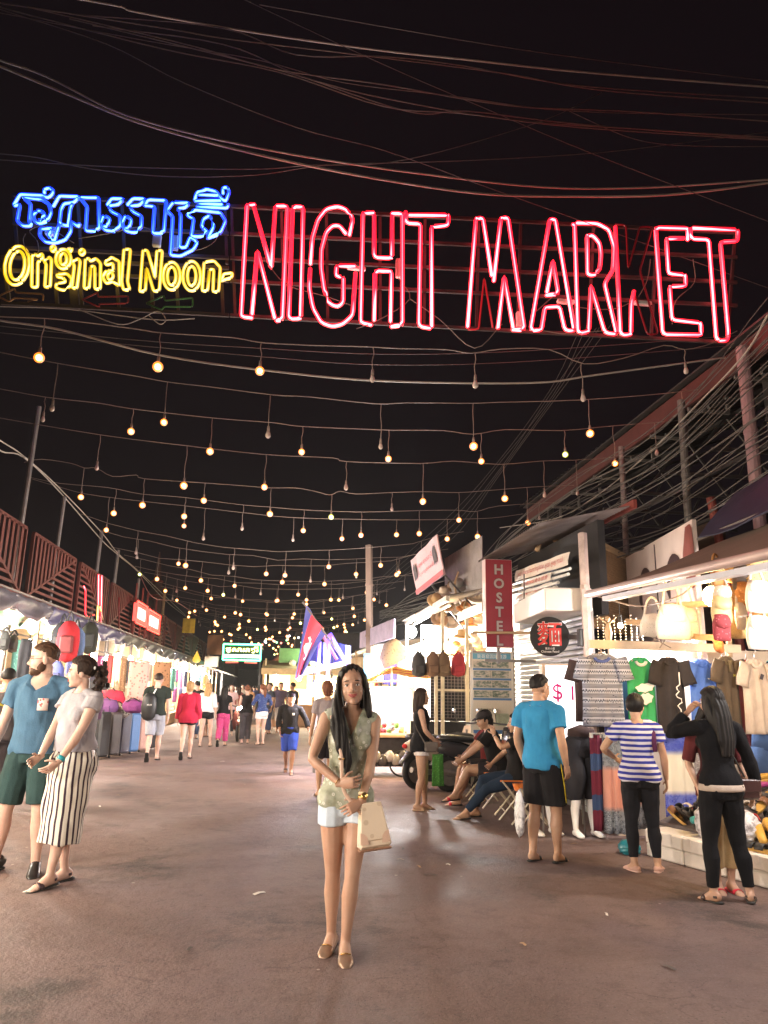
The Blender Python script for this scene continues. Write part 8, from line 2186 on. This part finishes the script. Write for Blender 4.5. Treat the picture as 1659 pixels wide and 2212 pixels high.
part('strap', MB().loft([q + V(-.08, 0, .05), q + V(-.18, .06, .22), q + V(-.2, .2, .40)], [(.008, .004)] * 3, n=6), plain('grey_brown_leather', (0, 0, 0)), r)
solo('green_bag', cloth_grid(V(w0[0] + .22, w0[1] - .05, .70), V(1, .2, 0), V(0, 0, -.40), lambda v: .075 + .01 * v, V(.2, -1, 0), 8, 8, .01, 2, 0), spots('green_leaf_print', (0.06, 0.22, 0.04), (0.12, 0.36, 0.08), 40, 0.3), 'green printed bag hanging beside the white shorts', 'bag', smooth=True)
# seated pair on folding chairs
def chair(x, y, rz, label):
    r = thing('folding_chair', label, 'chair', (x, y, 0), rz, 'orange folding chairs')
    ORIG[r.name] = np.zeros(3)
    lm = plain('cream_tube', (0.55, 0.48, 0.38), 0.4, 0.2, 0.1, 3); om = plain('orange_seat', (0.62, 0.17, 0.03), 0.5, 0, 0.1, 3)
    for s in (-1, 1):
        part('leg', MB().tube([(s * .20, -.20, .01), (s * .20, .18, .46)], .011, 7), lm, r); part('leg', MB().tube([(s * .185, .22, .01), (s * .185, -.16, .46), (s * .185, -.26, .82)], .011, 7), lm, r)
    for y_, z in ((-.14, .10), (.15, .11)): part('stretcher', MB().tube([(-.2, y_, z), (.2, y_, z)], .008, 6), lm, r)
    part('seat', MB().slab([[V(.40 * i / 8 - .2, .36 * j / 6 - .16, .455 - .05 * math.sin(math.pi * i / 8)) for j in range(7)] for i in range(9)], (0, 0, 1), .012), om, r, True)
    part('backrest', MB().slab([[V(.38 * i / 6 - .19, -.235 - .05 * j - .03 * math.sin(math.pi * i / 6), .66 + .08 * j) for j in range(3)] for i in range(7)], (0, -1, 0), .012), om, r, True)
    return r
c_ = [(2.98, 8.75, 'empty orange folding chair nearest to the man in the blue polo'), (2.98, 9.45, 'orange folding chair under the person with jeans'), (3.02, 10.35, 'orange folding chair under the person in a cap'), (3.02, 11.1, 'orange folding chair farthest from the camera')]
for x, y, lb in c_: chair(x, y, math.radians(82), lb)
P = Person('seated long haired person in black, one hand raised to the mouth', (2.98, 9.45), 82, 1.62, 'f', SKIN_MID, .012, 1, 1.05, lean=-4, pel=(0, -.02, -.40), head=(-6, -4, 0), la=(-.05, .26, 1.04), lp=(-1, -.3, -.8), ra=(.10, .28, .66), rp=(1, -.4, 0), lf=(-.12, .66, .075), rf=(.08, .50, .075), lk=(-.1, .3, 1), rk=(.1, .3, 1), seat=True, lh=(.3, .2, 1))
P.top(fabric('black_tee_a', (0.014, 0.013, 0.014)), .90, .3, .016, 'crew', .01, 'tshirt'); P.bottom(fabric('navy_denim', (0.018, 0.03, 0.055)), .93, .012, .004, 1.0, 'jeans'); P.hair('long', BLACKH, .22); P.shoes(plain('tan_strap', (0, 0, 0)), 'slide')
P.band(0, .85, .027, .008, M_BLACKRUB)
P = Person('seated person in a dark cap and black T-shirt with bare legs, bending forward', (3.02, 10.32), 80, 1.66, 'm', SKIN_MID, .012, 1, 1.0, lean=16, pel=(0, -.02, -.40), head=(14, -16, 0), la=(-.10, .52, .62), lp=(-1, -.4, -.4), ra=(.08, .50, .60), rp=(1, -.4, -.4), lf=(-.02, .60, .16), rf=(.12, .56, .075), lk=(-.1, .3, 1), rk=(.1, .3, 1), seat=True)
P.top(fabric('black_tee_a', (0, 0, 0)), .90, .3, .016, 'crew', .01, 'tshirt'); P.bottom(fabric('dark_shorts', (0.03, 0.025, 0.03)), .34, .016, .012, 1.0); P.hair('bob', BLACKH); P.shoes(plain('red_sandal', (0, 0, 0)), 'slide')
P.mk('cap', MB().ball(P.H(0, -.01, .05), (.090, .108, .078), 18, 10, P.hx, lambda d: .9 if d[2] < 0 else 1).loft([P.H(0, .07, .055), P.H(0, .12, .045), P.H(0, .155, .035)], [(.075, .008), (.07, .006), (.045, .004)], ref=P.hx[0], n=12), plain('dark_cap', (0.03, 0.025, 0.028), 0.8))
P = Person('seated person in a dark red shirt half hidden behind the cap wearer', (3.12, 11.1), 90, 1.62, 'm', SKIN_BROWN, .014, 0, 1.0, lean=4, pel=(0, -.02, -.40), head=(0, -10, 0), la=(-.1, .4, .6), ra=(.1, .4, .6), lf=(-.1, .5, .075), rf=(.1, .5, .075), lk=(-.1, .3, 1), rk=(.1, .3, 1), seat=True)
P.top(fabric('red_shoulder_shirt', (0.12, 0.018, 0.02)), .90, .35, .016); P.bottom(fabric('dark_shorts', (0, 0, 0)), .4, .016, .012); P.hair('short', BLACKH)

# walkers and crowd
def walker(label, px, py, H, face, sex, sk, top, bot, hair, vox=.015, hem=.9, sleeve=.28, t1=.36, bname='shorts', off=.016, flare=.012, foot=plain('dark_footwear', (0.03, 0.02, 0.02), 0.6), step=0, group=None, Y=None, boff=.014, **kw):
    g_ = at_ground(px, py)
    if Y is not None: q = at_y(px, 1500, Y); g_ = V(q[0], Y, 0)
    d = dict(lf=(-.085, 0, .075), rf=(.085, 0, .075), lfd=(-.1, 1, -.1), rfd=(.1, 1, -.1))
    if step == 1: d.update(lf=(-.07, -.30, .17), lfd=(-.05, .55, -.84), rf=(.07, .16, .075), lk=(0, 1, -.2))
    if step == 2: d.update(rf=(.07, -.30, .17), rfd=(.05, .55, -.84), lf=(-.07, .16, .075), rk=(0, 1, -.2))
    d.update(kw)
    P = Person(label, g_, face, H, sex, sk, vox, 0, group=group, **d)
    P.top(top, hem, sleeve, off, 'crew', flare, 'shirt', .004, hm=max(.026, boff + .008))
    if bname == 'skirt': P.skirt(bot, t1, .17)
    else: P.bottom(bot, t1, boff, .010, 1.0, bname)
    P.hair(*hair); P.shoes(foot, 'slide')
    return P
P = walker('man with a black backpack and grey shorts walking away on the left', 328, 1644, 1.77, 2, 'm', SKIN_FAIR, fabric('dark_green_tee', (0.02, 0.026, 0.022)), fabric('grey_sweat_shorts', (0.30, 0.31, 0.35)), ('short', DKBROWNH), .013, .9, .3, .47, step=1, boff=.024)
w0 = P.root.location; q = V(w0[0] - .12, w0[1] - .22, 1.10)
r = thing('backpack', 'black backpack slung low on the back of the man in grey shorts', 'backpack', q - V(0, 0, .25))
part('pack_body', MB().loft([q + V(0, 0, .27), q + V(0, 0, .18), q, q - V(0, 0, .2), q - V(0, 0, .26)], [(.08, .05), (.14, .09), (.16, .10), (.14, .09), (.09, .06)], n=14), plain('black_nylon', (0.012, 0.012, 0.013), 0.5), r, True)
part('strap', MB().tube([q + V(.06, .04, .26), q + V(.1, .1, .36), q + V(.16, .2, .38)], .014, 6), M_WHITE, r)
part('print', MB().text('H-H', q + V(.02, -.115, .04), (1, 0, 0), (0, 0, 1), height=.035), M_WHITEINK, r)
walker('fair haired woman in a long red jacket and black shorts walking away', 400, 1640, 1.62, 0, 'f', SKIN_FAIR, fabric('crimson_jacket', (0.36, 0.018, 0.045)), fabric('black_shorts_cloth', (0, 0, 0)), ('bob', BLONDEH), .013, .80, .95, .16, step=1, off=.03, flare=.03, wide=1.05)
walker('fair haired woman in a loose white top and black shorts', 442, 1613, 1.62, -10, 'f', SKIN_FAIR, fabric('white_loose_top', (0.62, 0.58, 0.60)), fabric('black_shorts_cloth', (0, 0, 0)), ('long', BLONDEH, .15), .014, .93, .6, .17, step=0, off=.028, flare=.02, lf=(-.12, -.05, .075), rf=(.12, .1, .075))
walker('long dark haired woman in a black T-shirt and magenta printed trousers', 478, 1612, 1.55, -5, 'f', SKIN_TAN, fabric('black_tee_a', (0, 0, 0)), spots('magenta_print', (0.45, 0.05, 0.17), (0.62, 0.25, 0.36), 26, 0.2), ('long', BLACKH, .16), .014, .93, .25, .93, 'trousers', boff=.030, step=1)
walker('person in a black top and loose dark trousers with fair hair tied up', 528, 1606, 1.58, 8, 'f', SKIN_FAIR, fabric('black_tee_a', (0, 0, 0)), fabric('charcoal_trousers', (0.06, 0.055, 0.06)), ('bun', AUBURNH), .014, .9, None, .93, 'trousers', boff=.03)
walker('woman in a navy floral blouse and white shorts with auburn ponytail', 562, 1609, 1.62, 30, 'f', SKIN_FAIR, spots('navy_floral', (0.03, 0.05, 0.16), (0.25, 0.35, 0.45), 30, 0.2), fabric('white_shorts', (0, 0, 0)), ('pony', AUBURNH, .2), .014, .93, .6, .19, boff=.016, la=(-.1, .3, 1.2), ra=(.2, .25, 1.15))
P = walker('boy in a black long sleeved shirt and blue shorts walking towards the camera', 622, 1672, 1.43, 176, 'm', SKIN_BROWN, fabric('black_tee_a', (0, 0, 0)), fabric('royal_blue_shorts', (0.03, 0.06, 0.32)), ('bob', BLACKH), .012, .83, .85, .48, step=2, boff=.026, head=(10, -28, 0), la=(-.42, .08, .92), ra=(.22, .06, .90), lean=4)
P.mk('crest', MB().box(P.tr(V(-.07, .135, 1.27)), (.05, .006, .05)), M_WHITE)
walker('person with reddish brown hair half hidden behind the central woman', 700, 1720, 1.62, 10, 'f', SKIN_MID, fabric('white_dark_top', (0.30, 0.26, 0.28)), fabric('dark_shorts', (0, 0, 0)), ('bob', AUBURNH), .014, .9, .3, .4)
walker('person in a dark grey jacket with a yellow strap behind the tall man', 14, 0, 1.68, 8, 'm', SKIN_TAN, fabric('dark_grey_jacket', (0.07, 0.06, 0.065)), fabric('dark_shorts', (0, 0, 0)), ('short', BLACKH), .014, .85, .9, .9, 'trousers', Y=10.2).mk('yellow_strap', MB().loft([V(-.14, -.13, 1.38), V(-.05, -.15, 1.28), V(.05, -.15, 1.24), V(.14, -.13, 1.36)], [(.02, .006)] * 4, n=6), plain('yellow_web', (0.5, 0.45, 0.06), 0.7))
walker('person facing left between the tall man and the stall lights', 58, 0, 1.6, 120, 'f', SKIN_TAN, fabric('dark_blue_top', (0.05, 0.06, 0.10)), fabric('dark_shorts', (0, 0, 0)), ('long', BLACKH, .1), .016, Y=11.0)
CR = [('f', (0.7, 0.5, 0.52), 'pale pink top facing the camera', 500, 26, 178, SKIN_FAIR), ('f', (0.6, 0.55, 0.5), 'white dress behind the woman in the white top', 449, 25, 60, SKIN_TAN), ('m', (0.05, 0.06, 0.08), 'dark shirt left of the boy', 583, 27, 120, SKIN_TAN), ('m', (0.12, 0.10, 0.16), 'purple grey shirt between the boy and the far stall', 606, 28, 200, SKIN_MID), ('m', (0.04, 0.04, 0.05), 'black shirt just behind the boy', 632, 26, 60, SKIN_BROWN), ('f', (0.4, 0.32, 0.28), 'beige dress near the far stall counter', 596, 30, 170, SKIN_TAN),
      ('m', (0.03, 0.03, 0.03), 'black shirt left of the woman in the white top', 425, 24, 20, SKIN_FAIR), ('f', (0.25, 0.08, 0.08), 'dark red top in the distant crowd', 516, 36, 10, SKIN_TAN), ('m', (0.5, 0.45, 0.4), 'cream shirt in the distant crowd', 524, 40, 170, SKIN_FAIR), ('m', (0.2, 0.2, 0.25), 'slate shirt in the distant crowd', 534, 44, 10, SKIN_TAN), ('f', (0.55, 0.3, 0.15), 'orange top in the distant crowd', 541, 38, 150, SKIN_MID), ('m', (0.08, 0.1, 0.2), 'navy shirt in the distant crowd', 548, 46, 20, SKIN_TAN), ('f', (0.6, 0.6, 0.6), 'white top in the distant crowd', 508, 48, 190, SKIN_FAIR), ('m', (0.3, 0.1, 0.1), 'brick red shirt in the distant crowd', 555, 52, 0, SKIN_TAN), ('f', (0.1, 0.1, 0.1), 'black dress in the distant crowd', 530, 55, 180, SKIN_TAN)]
for k, (sx, c, lb, px, Y, fc_, sk) in enumerate(CR):
    walker('person in a ' + lb, px, 0, 1.6 + .1 * (sx == 'm') + rng.uniform(-.04, .05), fc_ + rng.uniform(-12, 12), sx, sk, fabric('crowd_top_%d' % k, c), fabric('crowd_bottom_%d' % (k % 4), ((.03, .03, .04), (.2, .18, .16), (.06, .08, .15), (.5, .46, .42))[k % 4]), (('short', BLACKH) if sx == 'm' else ('long', DKBROWNH, .15)), .022, .85, .3, .6 if k % 2 else .93, 'trousers', Y=Y, group='people in the crowd')

# ---------------------------------------------------------------- scooters
def scooter(loc, rz, c, label, lit=False):
    r = thing('scooter', label, 'scooter', loc, rz, 'parked scooters' if not lit else None)
    ORIG[r.name] = np.zeros(3)
    bm = plain('scooter_%02d' % int(c[0] * 99), c, 0.25, 0, 0.06, 2); dk = plain('black_plastic_trim', (0.02, 0.02, 0.022), 0.4)
    for y in (-.62, .62):
        w = part('wheel', MB().lathe([(.19, -.03), (.225, -.045), (.265, -.035), (.28, 0), (.265, .035), (.225, .045), (.19, .03)], (0, y, .28), 26, (V(0, 1, 0), V(0, 0, 1), V(1, 0, 0))), M_BLACKRUB, r, True)
        part('rim', MB().lathe([(.0, -.03), (.05, -.03), (.06, -.012), (.18, -.012), (.2, -.028), (.2, .028), (.18, .012), (.06, .012), (.05, .03), (0, .03)], (0, y, .28), 20, (V(0, 1, 0), V(0, 0, 1), V(1, 0, 0))), M_STEEL, w)
    part('rear_body', MB().loft([(0, -.85, .66), (0, -.72, .66), (0, -.45, .60), (0, -.15, .52), (0, .02, .40)], [(.05, .05), (.13, .11), (.17, .15), (.15, .14), (.11, .08)], ref=(1, 0, 0), n=16), bm, r, True)
    part('saddle', MB().loft([(0, -.80, .80), (0, -.6, .81), (0, -.3, .78), (0, -.05, .76)], [(.08, .04), (.14, .05), (.15, .055), (.08, .04)], ref=(1, 0, 0), n=14), dk, r, True)
    part('floor_board', MB().rbox((0, .15, .33), (.28, .45, .06), .02), dk, r)
    part('leg_shield', MB().loft([(0, .40, .35), (0, .44, .55), (0, .50, .80), (0, .50, .95)], [(.17, .04), (.21, .05), (.18, .05), (.10, .04)], ref=(1, 0, 0), n=14), bm, r, True)
    part('front_fender', MB().loft([(0, .42, .50), (0, .55, .60), (0, .72, .60), (0, .86, .48)], [(.05, .03), (.08, .04), (.08, .04), (.04, .02)], ref=(1, 0, 0), n=12), bm, r, True)
    part('rear_fender', MB().loft([(0, -.5, .50), (0, -.75, .58), (0, -.95, .40)], [(.07, .03), (.08, .03), (.05, .02)], ref=(1, 0, 0), n=10), dk, r, True)
    part('fork', MB().tube([(0, .46, .9), (0, .62, .28)], .03, 8), M_STEEL, r)
    part('handlebar', MB().tube([(-.33, .38, 1.02), (-.15, .46, 1.0), (.15, .46, 1.0), (.33, .38, 1.02)], .015, 7), dk, r)
    for s in (-1, 1):
        mr = part('mirror_stem', MB().tube([(s * .22, .43, 1.0), (s * .28, .45, 1.17)], .007, 5), dk, r)
        part('mirror', MB().ball((s * .30, .44, 1.20), (.055, .015, .045), 12, 8), plain('mirror_glass', (0.7, 0.72, 0.75), 0.05, 0.9, 0.02, 2, 0), mr)
    part('headlight', MB().ball((0, .53, .93), (.085, .05, .075), 14, 8), glow('headlight_on', (1, 0.85, 0.55), 90.0) if lit else plain('headlight_glass', (0.6, 0.6, 0.6), 0.1), r, True)
    part('tail_light', MB().ball((0, -.86, .66), (.06, .03, .04), 10, 7), plain('red_lens', (0.3, 0.01, 0.01), 0.15), r)
    part('exhaust', MB().tube([(.14, -.1, .25), (.15, -.5, .27), (.16, -.85, .32)], [.02, .045, .045], 9), M_STEEL, r)
    part('stand', MB().tube([(-.1, 0, .3), (-.25, -.05, .01)], .012, 5), dk, r)
    return r
scooter((2.80, 12.5, 0), math.radians(-62), (0.58, 0.46, 0.38), 'cream scooter behind the woman in the off shoulder top')
scooter((3.30, 12.1, 0), math.radians(-72), (0.03, 0.03, 0.035), 'black scooter between the cream scooter and the seated people')
scooter((3.55, 12.9, 0), math.radians(-60), (0.45, 0.40, 0.36), 'pale grey scooter in front of the wire partition')
q = at_y(521, 1531, 22.9)
scooter((q[0], 23.3, 0), math.radians(176), (0.10, 0.03, 0.03), 'scooter with a blazing headlight coming up the street', True)
point('scooter_light', (q[0], 22.6, .95), 25, (1, .8, .5), .06)
# litter on the road
for k in range(16):
    px, py = [(480, 1645), (865, 1857), (870, 1833), (215, 1742), (905, 1872), (930, 1890), (968, 1868), (1240, 1823), (700, 1775), (60, 1925), (255, 1718), (410, 2050), (1310, 1975), (1130, 2040), (1445, 2090), (560, 1930)][k]
    p = at_ground(px, py, .003)
    a = rng.uniform(0, 6); L = rng.uniform(.02, .06)
    solo('litter_scrap', MB().slab([[p + V(math.cos(a), math.sin(a), 0) * L * (i - 1) + V(-math.sin(a), math.cos(a), 0) * L * .5 * (j - .5) + V(0, 0, .006 * (i % 2) + .003 * j) for j in range(2)] for i in range(3)], (0, 0, 1), .002), plain('scrap_%d' % (k % 3), ((.7, .66, .6), (.4, .26, .15), (.10, .09, .08))[k % 3], .8), ('pale', 'brown', 'dark')[k % 3] + ' scrap of litter lying on the road surface', 'litter', 'litter scraps on the road')
bpy.data.scenes.remove(TMP)
